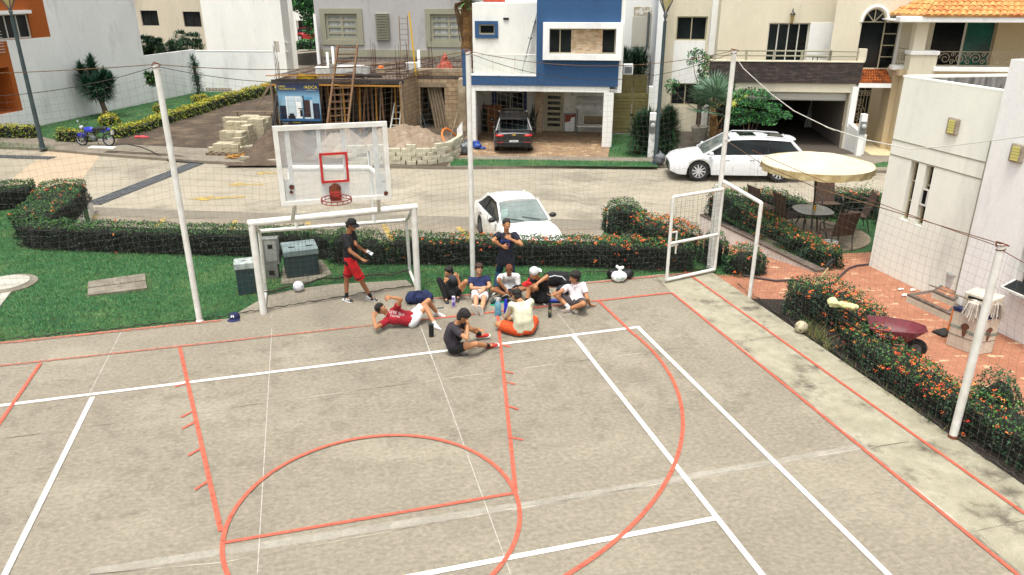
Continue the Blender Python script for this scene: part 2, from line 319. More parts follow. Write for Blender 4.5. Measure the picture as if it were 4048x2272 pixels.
# yellow bay lines and arrows
mb=MB()
def yline(a,b,w):
    a=g(a);b=g(b);t=(b-a).normalized();n=Vector((-t.y,t.x,0))*w/2; b=b+t*2.2
    mb.quad(*[(p.x,p.y,S+.004) for p in (a-n,b-n,b+n,a+n)])
for a,b in(((655,500),(570,555)),((1120,518),(1080,560)),((1602,534),(1580,590))): yline(Z6(*a),Z6(*b),.16)
yline(Y1(545,715),Y1(560,800),.16); yline(Y1(1060,735),Y1(1150,900),.16); yline(Y3(450,262),Y3(570,380),.16); yline(Y6(30,865),Y6(200,965),.14)
o=struct(mb.build('yellow_bay_lines',c_yel))
def arrow(tip,tail,wz):
    a=g(tip);b=g(tail);t=(b-a).normalized();n=Vector((-t.y,t.x,0)); L=(b-a).length; z=S+.004
    hl=L*.42
    mb.add([(q.x,q.y,z) for q in(a,a+t*hl+n*wz,a+t*hl*.92+n*wz*.32,b+n*wz*.3,b-n*wz*.3,a+t*hl*.92-n*wz*.32,a+t*hl-n*wz)],[(0,1,2,5,6)[::-1],(2,3,4,5)[::-1]])
mb=MB(); arrow(Z6(1280,390),Z6(1670,374),.38); arrow(Z6(1535,290),Z6(1790,290),.34); arrow(Y1(320,380),Y1(180,385),.3) if False else None
arrow(Y1(185,385),Y1(345,385),.32); struct(mb.build('yellow_road_arrows',c_yel))
# drains: steel grating
c_dr=M('drain_steel',s3(104,108,110),.6,s3(76,80,84),scale=6)
c_blk=M('black_void',(.004,.004,.004),.9,grain=0)
def drain(A,B,w,lab):
    a=g(A);b=g(B);t=(b-a);L=t.length;t.normalize();n=Vector((-t.y,t.x,0)); th=thing('drain_grate',lab,'drain grate',(a.x,a.y,S),math.atan2(t.y,t.x),'steel drain grates across the road')
    m=MB(); m.quad((0,-w/2,.001),(L,-w/2,.001),(L,w/2,.001),(0,w/2,.001)); m.build('pit',c_blk,th)
    m=MB(); k=int(L/.17)
    for i in range(k): x=i*L/k; m.box((x,-w/2,.004),(x+L/k*.5,w/2,.016))
    for y in(-w/2,-w/6,w/6,w/2): m.box((0,y-.015,.002),(L,y+.015,.02))
    m.build('bars',c_dr,th)
drain(Z6(625,425),Z6(1340,146),.62,'long steel drain grate crossing the road behind the left hedge')
drain(Z6(360,112),Z6(-300,90),.5,'dark steel drain grate at the far left kerb by the lamp')
# ---- raised platform (court lawn) ----
HB=[Vector((-12.95,18.25,0)),Vector((-6.5,17.85,0)),Vector((2.0,17.5,0)),Vector((2.7,19.4,0)),Vector((4.2,18.6,0)),Vector((4.75,16.6,0))]
mb=MB(); P=[(-40,-12),(-11.9,-12)]
outline=[(-45,-14),(-11,-14)]+[(p.x,p.y) for p in (CW(-26,-9),)]
lawn=[(-45,-14),(CW(UR,-9).x,-14)]+[(4.75,16.05),(5.9,15.6),(5.75,16.9),(4.75,18.2),(4.2,19.0),(2.7,20.1),(2.0,17.75),(-6.5,18.05),(-12.4,18.5),(-13.4,22.9),(-14.6,23.2),(-16.5,21.9),(-45,30)]
mb.prism(lawn,S-.3,-.03); struct(mb.build('lawn_ground',c_lawn))
# terracotta walk + patio
W0=G(Y6(1690,1190),0); W1=G(Y6(728,893),S); 
mb=MB(); z=-.022
mb.prism([(CW(UR,-9).x,-14),(40,-14),(40,15),(12,15.2),(8.92,17.64),(7.75,17.5),(7.12,16.22),(W0.x,W0.y),(4.75,16.05),(CW(UR,VF-.12).x,CW(UR,VF-.12).y)],S-.3,z)
mb.add([(4.72,16.05,z-.003),(W0.x+.05,W0.y,z-.003),(W1.x,W1.y,S+.003),(4.6,21.5,S+.003)],[(0,1,2,3)])
struct(mb.build('terracotta_walk',c_terra))
mb=MB(); zz=-.03
mb.add([(W0.x,W0.y,zz),(8.95,17.6,zz),(14,18.5,zz),(14,21,-.12),(9.6,21.9,-.15),(W1.x+.05,W1.y,-.36),(W0.x,W0.y,-1.3),(8.95,17.6,-1.3),(14,18.5,-1.3),(14,21,-1.3),(9.6,21.9,-1.3),(W1.x+.05,W1.y,-1.3)],[(0,1,2,3,4,5),(5,4,10,11),(4,3,9,10),(0,5,11,6)])
struct(mb.build('patio_lawn_ground',c_lawn))
pc=G(Y6(1700,880),0); mb=MB(); mb.lathe([(1.42,-.3),(1.42,-.012)],(8.05,19.15,0),40); struct(mb.build('patio_circle',c_tan))
# planting soil strip along right edge
e=[G(Y8(110,285)),G(Y8(330,290)),G(Y8(560,330)),G(Y8(1150,800)),G(Y8(1844,1150)),CW(UR+1.6,-2),CW(UR+.01,-2),CW(UR+.01,12.9)]
flat('planting_soil',[(p.x,p.y) for p in e],-.012,c_soil)
# ---- walls ----
def wallseg(lab,pts,zb,zt,th,m,cop=None,name='retaining_wall',cat='wall'):
    "sloping wall: pts [(x,y)], zt tops"
    t=thing(name,lab,cat,(pts[0][0],pts[0][1],zb)); mb=MB(); mc=MB()
    for i in range(len(pts)-1):
        a=Vector((*pts[i],0));b=Vector((*pts[i+1],0));d=(b-a).normalized();n=Vector((-d.y,d.x,0))*th/2
        c=[a-n,b-n,b+n,a+n]; tz=[zt[i],zt[i+1],zt[i+1],zt[i]]
        mb.add([(q.x,q.y,zb) for q in c]+[(q.x,q.y,w) for q,w in zip(c,tz)],[(0,1,5,4),(1,2,6,5),(2,3,7,6),(3,0,4,7),(4,5,6,7)])
        if cop:
            n=n*1.12; c=[a-n-d*.02,b-n+d*.02,b+n+d*.02,a+n-d*.02]
            mc.add([(q.x,q.y,w+.002) for q,w in zip(c,tz)]+[(q.x,q.y,w+.05) for q,w in zip(c,tz)],[(3,2,1,0),(0,1,5,4),(1,2,6,5),(2,3,7,6),(3,0,4,7),(4,5,6,7)])
    mb.build('wall_body',m,t,world=True)
    if cop: mc.build('coping',cop,t,world=True)
    return t
a=G(Z6(588,386),-.47); b=G(Z6(452,540),-.02)
wallseg('white retaining wall with dark coping at the end of the left hedge',[(a.x,a.y),(b.x,b.y)],S-.1,[-.5,-.05],.3,c_wwall,c_cop)
wallseg('long white wall with pebbled coping sloping down beside the terracotta walk',[(W0.x,W0.y),(W1.x+.1,W1.y)],S-.1,[.0,-.36],.22,c_wwall,c_cop)
mb=MB(); 
for i in range(len(lawn)): pass
mb.bar((-12.2,18.48,-.02),(-6.5,18.1,-.02),.16,.14); mb.bar((-6.5,18.1,-.02),(2.0,17.8,-.02),.16,.14)
o=mb.build('yellow_kerb',c_yk); struct(o)
mb=MB()
for a,b in((Y6(90,875),Y6(225,930)),(Y6(225,930),Y6(330,965)),): 
    a=G(a,-.02);b=G(b,-.02); mb.bar(a,b,.26,.12)
mb.bar(G(Y6(235,905),-.02),G(Y6(345,965),-.02),.22,.1)
struct(mb.build('planter_kerb',c_cop))
# ---- far kerb, footpath, verges ----
HZ=S+.11
KP=[g(Z6(-400,40)),g(D(0,374)),g(Z1(400,1388)),g(Z1(940,1415),HZ),g(D(520,405),HZ),g(D(640,409),HZ),g(D(1130,419),HZ),g(D(1500,421)),g(D(1645,424)),g(D(2240,424)),g(D(2900,424))]
KP=[(p.x,p.y) for p in KP]; KP[-2]=(15.2,30.1); KP[-1]=(26,28.7)
KP[8]=(6.0,31.15); 
mb=MB(); mb.prism(KP+[(60,60),(60,120),(-80,120),(-80,40)],S-.3,S+.11); struct(mb.build('far_footpath',c_side))
flat('driveway_paving',[G(Z3(60,1365),HZ),G(Z3(215,1345),HZ),G(Z3(1365,1358),HZ),G(Z3(1390,1200),HZ),(5.6,42),(-3,42)],HZ+.004,M('driveway_stone',s3(150,122,92),.7,s3(120,96,72),scale=1.5,c3=s3(180,156,124),s3c=3,bump=.3,bs=25,grain=.1,gs=40))
flat('site_dirt',[G(Z1(1060,1325),HZ),G(Z1(1900,1365),HZ),G(Z2(0,1400),HZ),G(Z2(1680,1440),HZ),(-1.5,50),(-14,60),(-20,58),G(Z1(1100,1262),HZ)],HZ+.0125,c_dirt)
flat('far_lawn_ground',[G(Z1(150,1200),HZ),G(Z1(520,1290),HZ),G(Z1(1060,1270),HZ),G(Z1(1560,1110),HZ),G(Z1(2500,850),HZ),G(Z1(2330,850),HZ),G(Z1(1850,842),HZ),G(Z1(1500,910),HZ)],HZ+.008,c_lawn)
flat('verge_dirt',[G(Z1(950,1405),HZ),G(Z1(1000,1385),HZ),G(Z1(1600,1420),HZ),G(Z1(1720,1446),HZ)],HZ+.006,c_dirt)
# small flat slabs in the lawn
def slab(name,lab,cat,pts,h,m,z=-.03):
    mb=MB(); mb.prism([(p.x,p.y) for p in pts],z-.05,z+h); return tag(mb.build(name,m,bev=.01),lab,cat)
c_osl=M('weathered_slab',s3(160,152,136,.66),.9,s3(128,120,104,.66),scale=3,c3=s3(110,104,88),s3c=4,bump=.4,bs=50,grain=.12)
ps=[G(Z6(*q)) for q in((598,1048),(1002,1000),(985,900),(600,955))]
o=slab('concrete_slab','weathered two-piece concrete slab set in the lawn left of the goal','slab',ps,.05,c_osl)
mb=MB(); a=(ps[0]+ps[3])/2; b=(ps[1]+ps[2])/2; mb.bar((a.x,a.y,.0215),(b.x,b.y,.0215),.02,.004); mb.build('seam',c_blk,o)
cc_=G(Z6(40,965)); o=tag((lambda m:m)(None) or (lambda mb:(mb.lathe([(.62,-.1),(.62,.03),(.5,.05)],(0,0,0),32),mb.build('manhole_ring',c_osl))[1])(MB()),'round concrete manhole with white lid at the left edge of the lawn','manhole'); o.location=(cc_.x,cc_.y,-.03)
mb=MB(); mb.lathe([(.47,.045),(.47,.065),(.1,.075)],(0,0,0),32); mb.build('lid',M('pale_slab',s3(206,204,190,.7),.85,s3(180,178,164,.7),scale=3),o)
slab('white_slab','white concrete slab at the left edge of the lawn below the manhole','slab',[G(Z6(*q)) for q in((-300,1200),(0,1115),(80,1012),(-200,1010))],.03,M('pale_slab'))
slab('pavement_plate','pale concrete plate under the motorbike stand','slab',[G(Z1(*q),HZ) for q in((805,1365),(1040,1372),(1080,1352),(850,1345))],.02,c_wwall,z=HZ)
# ---- grass blades ----
def grass(name,lab,polys,z,dens,h,cols,excl=(),seed=1):
    rng=np.random.default_rng(seed); pts=[]
    from mathutils.geometry import intersect_point_tri_2d as ipt
    for poly in polys:
        P=np.array([(p[0],p[1]) for p in poly]); lo=P.min(0);hi=P.max(0); n=int((hi-lo).prod()*dens); q=rng.random((n,2))*(hi-lo)+lo
        ins=np.zeros(n,bool)
        for i in range(len(P)):
            a=P[i];b=P[(i+1)%len(P)]; c=((a[1]>q[:,1])!=(b[1]>q[:,1]))&(q[:,0]<(b[0]-a[0])*(q[:,1]-a[1])/(b[1]-a[1]+1e-12)+a[0]); ins^=c
        q=q[ins]
        for (cx,cy,r) in excl: q=q[(q[:,0]-cx)**2+(q[:,1]-cy)**2>r*r]
        pts.append(q)
    q=np.concatenate(pts); n=len(q); a=rng.random(n)*6.283; w=.004+.004*rng.random(n); H=h*(.5+.8*rng.random(n)); l=rng.normal(size=(n,2))*h*.5
    dx=np.cos(a)*w;dy=np.sin(a)*w; zz=np.full(n,z)
    V=np.stack([np.stack([q[:,0]-dx,q[:,1]-dy,zz],1),np.stack([q[:,0]+dx,q[:,1]+dy,zz],1),np.stack([q[:,0]+l[:,0],q[:,1]+l[:,1],zz+H],1)],1).reshape(-1,3)
    o=rawmesh(name,V,np.arange(n*3).reshape(n,3),cols,rng.integers(0,len(cols),n),n=3); o['kind']='stuff'; return o
gm=[M('grass_mid',s3(44,108,56,.88),.75,s3(66,124,62,.88),scale=.6,grain=0),M('grass_dark',s3(28,84,44,.88),.75,s3(40,96,48,.88),scale=.8,grain=0),M('grass_light',s3(88,142,80,.88),.75,s3(124,150,86,.88),scale=.7,grain=0),M('grass_mid2',s3(52,118,64,.88),.75,s3(70,126,64,.88),scale=.5,grain=0)]
cpx=CW(-26,VF); 
lp=[(-13,9.5),(CW(-9,VF).x,CW(-9,VF).y),(CW(-1.95,VF).x,CW(-1.95,VF).y)]+[(p.x,p.y) for p in bump[1:-1]]+[(CW(2.1,VF).x,CW(2.1,VF).y),(4.65,15.95),(5.6,16.0),(4.2,18.4),(2.0,17.5),(-6.5,17.9),(-12.4,18.3),(-14,22),(-19,20)]
grass('grass','',[lp],-.03,1500,.045,gm,[(cc_.x,cc_.y,.65)])
dg=[M('dry_blade',s3(176,164,104,.75),.8,grain=0),M('dry_blade_pale',s3(150,150,100,.75),.8,grain=0)]
def ring(ps,k): c=sum(ps,Vector())/len(ps); return [tuple(c+(p-c)*k)[:2] for p in ps]
grass('dry_grass','',[ring(ps,1.14)],-.03,420,.05,dg,(),21)
cb_=[G(Y1(*q)) for q in((40,1225),(230,1215),(250,1150),(60,1180))]; grass('dry_grass','',[[tuple(p)[:2] for p in cb_],[tuple(p)[:2] for p in [G(Y1(*q)) for q in((255,1130),(350,1120),(350,1050),(250,1080))]],[tuple(p)[:2] for p in [G(Z6(*q)) for q in((115,720),(190,725),(180,680),(110,690))]]],-.03,500,.05,dg,(),22)
grass('patio_grass','',[[(W0.x,W0.y),(8.95,17.6),(14,18.5),(14,21),(9.6,21.9),(W1.x,W1.y)]],-.04,600,.05,gm,[(8.05,19.15,1.45)],2)
fl=[[G(Z1(150,1200),HZ),G(Z1(520,1290),HZ),G(Z1(1060,1270),HZ),G(Z1(1560,1110),HZ),G(Z1(2500,850),HZ),G(Z1(2330,850),HZ),G(Z1(1850,842),HZ),G(Z1(1500,910),HZ)],[G(Z1(-50,1310),HZ),G(Z1(520,1350),HZ),G(Z1(500,1380),HZ),G(Z1(-50,1372),HZ)]]
grass('far_grass','',fl,HZ+.01,220,.09,gm,(),3)
vg=[[G(q,HZ) for q in(Z3(0,1375),Z3(180,1380),Z3(700,1385),Z3(1750,1400),Z3(1800,1446),Z3(900,1436),Z3(0,1436))],[G(q,HZ) for q in(Z3(1395,1160),Z3(1700,1165),Z3(1700,1365),Z3(1370,1358))],[G(q,HZ) for q in(Z3(1800,1270),Z3(1900,1290),Z3(1880,1365),Z3(1800,1366))],[G(q,HZ) for q in(Z5(680,1415),Z5(810,1400),Z5(800,1446),Z5(690,1446))]]
[flat('verge_ground',[tuple(p)[:2] for p in q_],HZ+.0065+.0005*i_,c_lawn) for i_,q_ in enumerate(vg)]
grass('verge_grass','',vg,HZ+.01,420,.08,gm,(),4)
# ================= HEDGES AND PLANTS =================
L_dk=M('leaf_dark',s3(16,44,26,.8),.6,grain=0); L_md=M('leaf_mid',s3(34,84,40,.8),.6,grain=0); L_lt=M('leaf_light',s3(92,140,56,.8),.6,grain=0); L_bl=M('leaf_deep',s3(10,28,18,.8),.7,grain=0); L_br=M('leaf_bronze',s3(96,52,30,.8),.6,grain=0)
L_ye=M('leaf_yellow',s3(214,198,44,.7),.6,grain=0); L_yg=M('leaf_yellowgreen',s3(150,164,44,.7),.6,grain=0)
F_or=M('flower_orange',s3(240,110,40,.95),.6,grain=0); F_rd=M('flower_red',s3(214,56,36,.9),.6,grain=0); F_lo=M('flower_light_orange',s3(250,150,70,.95),.6,grain=0)
c_core=M('hedge_shade_core',s3(28,24,18,.8),.9,s3(16,18,12,.8),scale=20)
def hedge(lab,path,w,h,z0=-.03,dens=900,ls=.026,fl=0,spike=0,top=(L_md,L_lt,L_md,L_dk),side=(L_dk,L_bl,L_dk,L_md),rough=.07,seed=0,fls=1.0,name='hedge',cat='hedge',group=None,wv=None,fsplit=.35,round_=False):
    if ls<.03: ls*=.82; dens*=1.4; fl*=1.35
    rng=np.random.default_rng(seed+100); P=[Vector((p[0],p[1],0)) for p in path]; k=len(P)
    hs=h if isinstance(h,(list,tuple)) else [h]*k; ws=w if isinstance(w,(list,tuple)) else [w]*k; zs=z0 if isinstance(z0,(list,tuple)) else [z0]*k
    seg=[(P[i+1]-P[i]).length for i in range(k-1)]; Ls=np.cumsum([0]+seg); T=Ls[-1]
    px=np.array([p.x for p in P]);py=np.array([p.y for p in P])
    def at(s,o):
        x=np.interp(s,Ls,px);y=np.interp(s,Ls,py); e=.05; dx=np.interp(np.minimum(s+e,T),Ls,px)-np.interp(np.maximum(s-e,0),Ls,px);dy=np.interp(np.minimum(s+e,T),Ls,py)-np.interp(np.maximum(s-e,0),Ls,py); d=np.hypot(dx,dy)+1e-9
        return x-dy/d*o, y+dx/d*o
    hmax=max(hs); wm=sum(ws)/k
    area=T*(2*hmax+wm)+2*wm*hmax; n=int(area*dens); 
    # choose surface: top / sides / ends
    u=rng.random(n)*area; kind=np.where(u<T*wm,0,np.where(u<T*(wm+hmax),1,np.where(u<T*(wm+2*hmax),2,np.where(u<T*(wm+2*hmax)+wm*hmax,3,4))))
    s=rng.random(n)*T; a=rng.random(n)*2-1; b=rng.random(n)
    s=np.where(kind==3,0,np.where(kind==4,T,s)); W_=np.interp(s,Ls,ws)/2; Hh=np.interp(s,Ls,hs); Z0=np.interp(s,Ls,zs)
    if round_: tp=1-.5*(2*np.abs(s/T-.5))**3; W_=W_*tp; Hh=Hh*(1-.3*(2*np.abs(s/T-.5))**3)
    o=np.where(kind==0,a*W_,np.where(kind==1,W_,np.where(kind==2,-W_,a*W_))); hh=np.where(kind==0,1.0,b)
    # round the shoulders
    rs=np.where(hh>.8,1-.25*((hh-.8)/.2)**2,1); o=np.where(kind==0,o,o*rs); hh=np.where(kind==0,1-.12*(np.abs(a))**3,hh)
    x,y=at(s,o); z=Z0+Hh*hh
    bx=.5*(np.sin(s*2.3+seed)+np.sin(s*5.1+seed*2)+.7*np.sin(s*11.3+o*5)); z=np.where(kind==0,z+bx*rough*.6+rng.normal(size=n)*rough*.35,z+rng.normal(size=n)*.02)
    nx=np.where(kind==0,0,0.)
    ox,oy=at(s,np.zeros(n)); dx=x-ox;dy=y-oy; d=np.hypot(dx,dy)+1e-6; j=rng.normal(size=n)*.03+.5*rough*np.sin(s*7+z*9+seed)
    m_=kind!=0; x=np.where(m_,x+dx/d*j,x); y=np.where(m_,y+dy/d*j,y)
    ex=np.where(kind==3,-1,np.where(kind==4,1,0)); td=(P[1]-P[0]).normalized(); te=(P[-1]-P[-2]).normalized()
    jj=np.abs(rng.normal(size=n))*.05; x+=np.where(kind==3,-td.x*jj,np.where(kind==4,te.x*jj,0)); y+=np.where(kind==3,-td.y*jj,np.where(kind==4,te.y*jj,0))
    pts=np.stack([x,y,z],1); nr=np.stack([np.where(m_,dx/d,0),np.where(m_,dy/d,0),np.where(kind==0,1.0,.35)],1)*1.2
    V,Fq=leaves(pts,ls,.5,nr,1.0,rng)
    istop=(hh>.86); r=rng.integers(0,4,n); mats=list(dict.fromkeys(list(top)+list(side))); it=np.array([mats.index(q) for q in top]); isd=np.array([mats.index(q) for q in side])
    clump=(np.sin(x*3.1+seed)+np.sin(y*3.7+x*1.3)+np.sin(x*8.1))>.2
    mi=np.where(istop,it[r],isd[r]);  # tops lighter with new growth; darker side leaves put shade into the colour
    t=thing(name,lab,cat,(P[0].x,P[0].y,zs[0]),group=group); Lo=np.array([P[0].x,P[0].y,zs[0]])
    if spike:
        ns=int(T*wm*spike); ss=rng.random(ns)*T; oo=(rng.random(ns)*2-1)*.5*wm; sx,sy=at(ss,oo); Hs=np.interp(ss,Ls,hs); zb=np.interp(ss,Ls,zs)+Hs*.9; sh=.12+.22*rng.random(ns); k2=14
        q=rng.random((ns,k2)); PX=sx[:,None]+rng.normal(size=(ns,k2))*.022*(1.3-q)+ (rng.normal(size=ns)*.05)[:,None]*q;PYy=sy[:,None]+rng.normal(size=(ns,k2))*.022*(1.3-q);PZ=zb[:,None]+q*sh[:,None]
        sp=np.stack([PX.ravel(),PYy.ravel(),PZ.ravel()],1); V2,F2=leaves(sp,ls*.9,.45,np.array([[0,0,.8]]),1.0,rng)
        Fq=np.concatenate([Fq,F2+len(V)]); V=np.concatenate([V,V2]); mi=np.concatenate([mi,it[rng.integers(0,4,len(sp))]])
    rawmesh('foliage',V-Lo,Fq,mats,mi,parent=t)
    # closed twig-brown core, near-black to paint in the hedge's inner shade
    mc=MB(); nst=max(2,int(T/.25))
    def ringat(s_):
        x1,y1=at(np.array([s_]*5),np.array([-1,-1,0,1,1])*(np.interp(s_,Ls,ws)/2-.07)); hz=np.interp(s_,Ls,hs);zb=np.interp(s_,Ls,zs)
        if round_: f=1-.5*(2*abs(s_/T-.5))**3; x0_,y0_=at(np.array([s_]),np.array([0.])); x1=x0_+(x1-x0_)*f; y1=y0_+(y1-y0_)*f; hz*=1-.3*(2*abs(s_/T-.5))**3
        zt=[0.0,.72,.88,.72,0.0]; return [(x1[i]-Lo[0],y1[i]-Lo[1],zb+hz*zt[i]-Lo[2]) for i in range(5)]
    R_s=[ringat(.05+(T-.1)*i/nst) for i in range(nst+1)]; vs=[p for r_ in R_s for p in r_]
    fs=[(i*5+j,i*5+j+1,(i+1)*5+j+1,(i+1)*5+j) for i in range(nst) for j in range(4)]+[(0,1,2,3,4)[::-1],tuple(nst*5+j for j in range(5))]
    mc.add(vs,fs); mc.build('shade_core',c_core,t)
    if fl:
        n=int(area*fl); up=rng.random(n)<(1-fsplit); idx=rng.choice(len(pts),n); 
        cand=np.where(istop)[0]; 
        if len(cand): idx=np.where(up,rng.choice(cand,n),idx)
        keep=(np.sin(pts[idx,0]*2.1+seed*1.7)+np.sin(pts[idx,1]*2.6+seed)+rng.normal(size=n)*.8)>-.2; idx=idx[keep]; n=len(idx); kf=9
        c=pts[idx]+nr[idx]*.012; q=c[:,None,:]+rng.normal(size=(n,kf,3))*np.array([.022,.022,.013])*fls; q=q.reshape(-1,3); V,Fq=leaves(q,.013*fls,.8,np.array([[0,-.2,1.0]]),.7,rng)
        col=np.repeat(rng.choice(3,n,p=[.62,.16,.22]),kf); fo=rawmesh('flowers',V-Lo,Fq,[F_or,F_rd,F_lo],col,parent=t); fo['kind']='stuff'
    return t
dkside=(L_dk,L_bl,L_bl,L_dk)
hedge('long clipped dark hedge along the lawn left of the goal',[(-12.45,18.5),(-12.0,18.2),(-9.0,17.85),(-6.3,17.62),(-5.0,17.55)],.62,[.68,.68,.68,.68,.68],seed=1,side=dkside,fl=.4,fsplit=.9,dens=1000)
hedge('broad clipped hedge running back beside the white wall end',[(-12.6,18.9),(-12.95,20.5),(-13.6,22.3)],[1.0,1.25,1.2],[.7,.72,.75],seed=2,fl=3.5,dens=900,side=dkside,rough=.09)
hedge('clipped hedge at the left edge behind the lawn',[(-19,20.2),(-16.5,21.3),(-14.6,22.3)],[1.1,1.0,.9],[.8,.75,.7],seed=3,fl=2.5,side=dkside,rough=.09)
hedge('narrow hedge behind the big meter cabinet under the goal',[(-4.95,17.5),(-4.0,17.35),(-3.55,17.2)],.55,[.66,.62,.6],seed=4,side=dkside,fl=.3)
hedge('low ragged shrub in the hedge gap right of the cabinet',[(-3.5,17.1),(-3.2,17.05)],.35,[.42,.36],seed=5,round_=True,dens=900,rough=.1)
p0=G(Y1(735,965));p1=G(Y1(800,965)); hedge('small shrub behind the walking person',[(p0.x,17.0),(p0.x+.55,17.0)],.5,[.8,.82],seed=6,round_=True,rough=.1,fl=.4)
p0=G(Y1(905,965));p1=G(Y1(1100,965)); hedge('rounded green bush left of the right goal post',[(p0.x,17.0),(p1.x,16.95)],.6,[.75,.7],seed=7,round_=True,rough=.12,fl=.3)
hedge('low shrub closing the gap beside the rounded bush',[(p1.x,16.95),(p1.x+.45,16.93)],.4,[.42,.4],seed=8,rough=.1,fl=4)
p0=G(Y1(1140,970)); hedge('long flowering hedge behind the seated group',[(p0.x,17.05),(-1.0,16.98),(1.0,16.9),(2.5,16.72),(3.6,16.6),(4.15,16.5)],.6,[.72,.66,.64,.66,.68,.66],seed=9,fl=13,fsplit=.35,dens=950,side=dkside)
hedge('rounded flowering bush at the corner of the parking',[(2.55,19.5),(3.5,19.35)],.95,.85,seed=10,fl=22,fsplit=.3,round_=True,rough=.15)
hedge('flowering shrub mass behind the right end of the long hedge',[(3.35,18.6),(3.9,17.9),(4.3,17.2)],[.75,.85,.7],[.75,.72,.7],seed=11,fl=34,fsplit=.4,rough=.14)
hedge('green bush beside the open gate leaf',[(4.55,17.0),(5.05,16.85)],.7,.75,seed=12,fl=7,round_=True,rough=.12)
hedge('flowering bush left of the gate opening on the walk',[(5.0,16.3),(5.75,16.2)],.65,[.55,.62],seed=13,fl=10,round_=True,rough=.12)
q=lambda t:(W0.x+(W1.x-W0.x)*t+.42,W0.y+(W1.y-W0.y)*t+.1)
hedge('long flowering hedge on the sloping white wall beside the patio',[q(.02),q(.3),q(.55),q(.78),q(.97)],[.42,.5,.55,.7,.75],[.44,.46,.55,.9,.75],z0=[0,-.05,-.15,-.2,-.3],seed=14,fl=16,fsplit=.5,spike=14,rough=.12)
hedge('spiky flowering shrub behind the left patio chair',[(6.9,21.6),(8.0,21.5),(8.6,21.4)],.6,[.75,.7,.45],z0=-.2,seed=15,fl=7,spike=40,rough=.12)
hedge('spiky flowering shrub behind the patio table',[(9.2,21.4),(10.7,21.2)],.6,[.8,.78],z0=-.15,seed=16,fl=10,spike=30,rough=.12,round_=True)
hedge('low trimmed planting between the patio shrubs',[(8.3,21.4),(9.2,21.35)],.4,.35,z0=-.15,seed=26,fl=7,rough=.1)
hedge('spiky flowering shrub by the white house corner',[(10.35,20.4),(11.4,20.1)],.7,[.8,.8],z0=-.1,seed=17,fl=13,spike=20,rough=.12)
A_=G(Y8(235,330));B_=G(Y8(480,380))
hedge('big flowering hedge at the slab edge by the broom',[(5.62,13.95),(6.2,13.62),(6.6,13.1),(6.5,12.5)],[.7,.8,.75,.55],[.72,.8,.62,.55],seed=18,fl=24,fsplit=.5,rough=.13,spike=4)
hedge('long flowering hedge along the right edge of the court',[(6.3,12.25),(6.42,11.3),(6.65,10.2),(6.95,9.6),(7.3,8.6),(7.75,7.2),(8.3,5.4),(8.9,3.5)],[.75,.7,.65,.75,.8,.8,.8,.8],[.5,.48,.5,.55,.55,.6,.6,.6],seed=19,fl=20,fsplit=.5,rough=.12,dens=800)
hedge('pale green shrub sticking up beside the right net post',[(7.0,9.75),(7.5,9.85)],.4,[.85,.8],seed=20,rough=.14,top=(L_md,M('leaf_greyish',s3(76,118,84,.8),.6,grain=0),L_md,L_md),round_=True)
# weeds near the ball
gw=[M('dry_grass',s3(150,140,84,.8),.8,grain=0),M('weed_green',s3(62,104,50,.8),.8,grain=0)]
wp=[(G(Y8(*q)).x,G(Y8(*q)).y) for q in((400,470),(470,440),(620,560),(640,650),(560,600))]
grass('weeds','',[wp],-.01,700,.2,gw,(),9)
wp=[(G(Y8(*q)).x,G(Y8(*q)).y) for q in((640,640),(900,800),(1350,1120),(1340,1150),(900,850))]
grass('edge_weeds','',[wp],-.01,250,.12,gw,(),10)
# far yellow hedges
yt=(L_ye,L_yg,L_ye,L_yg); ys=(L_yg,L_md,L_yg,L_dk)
yg='yellow hedges bordering the far lawn'
def yh(lab,pp,w,h,seed,**k): return hedge(lab,[(G(Z1(*q),HZ).x,G(Z1(*q),HZ).y+w*.5) for q in pp],w,h,z0=HZ,dens=230,ls=.05,top=yt,side=ys,seed=seed,rough=.12,group=yg,**k)
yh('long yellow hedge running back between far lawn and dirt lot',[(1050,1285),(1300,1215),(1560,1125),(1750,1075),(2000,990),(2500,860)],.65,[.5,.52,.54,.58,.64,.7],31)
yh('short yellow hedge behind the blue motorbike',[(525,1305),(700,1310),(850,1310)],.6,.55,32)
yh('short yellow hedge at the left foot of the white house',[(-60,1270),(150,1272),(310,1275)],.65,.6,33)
def ball_shrub(lab,q,r,h,seed): 
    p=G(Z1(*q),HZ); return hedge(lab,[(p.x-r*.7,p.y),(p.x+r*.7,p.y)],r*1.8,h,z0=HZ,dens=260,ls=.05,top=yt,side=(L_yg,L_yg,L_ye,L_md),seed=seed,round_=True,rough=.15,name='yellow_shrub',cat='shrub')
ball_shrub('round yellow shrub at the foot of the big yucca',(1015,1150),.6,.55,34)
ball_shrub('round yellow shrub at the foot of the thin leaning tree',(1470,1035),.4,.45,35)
ball_shrub('round yellow shrub at the foot of the slender far yucca',(1842,935),.6,.45,36)
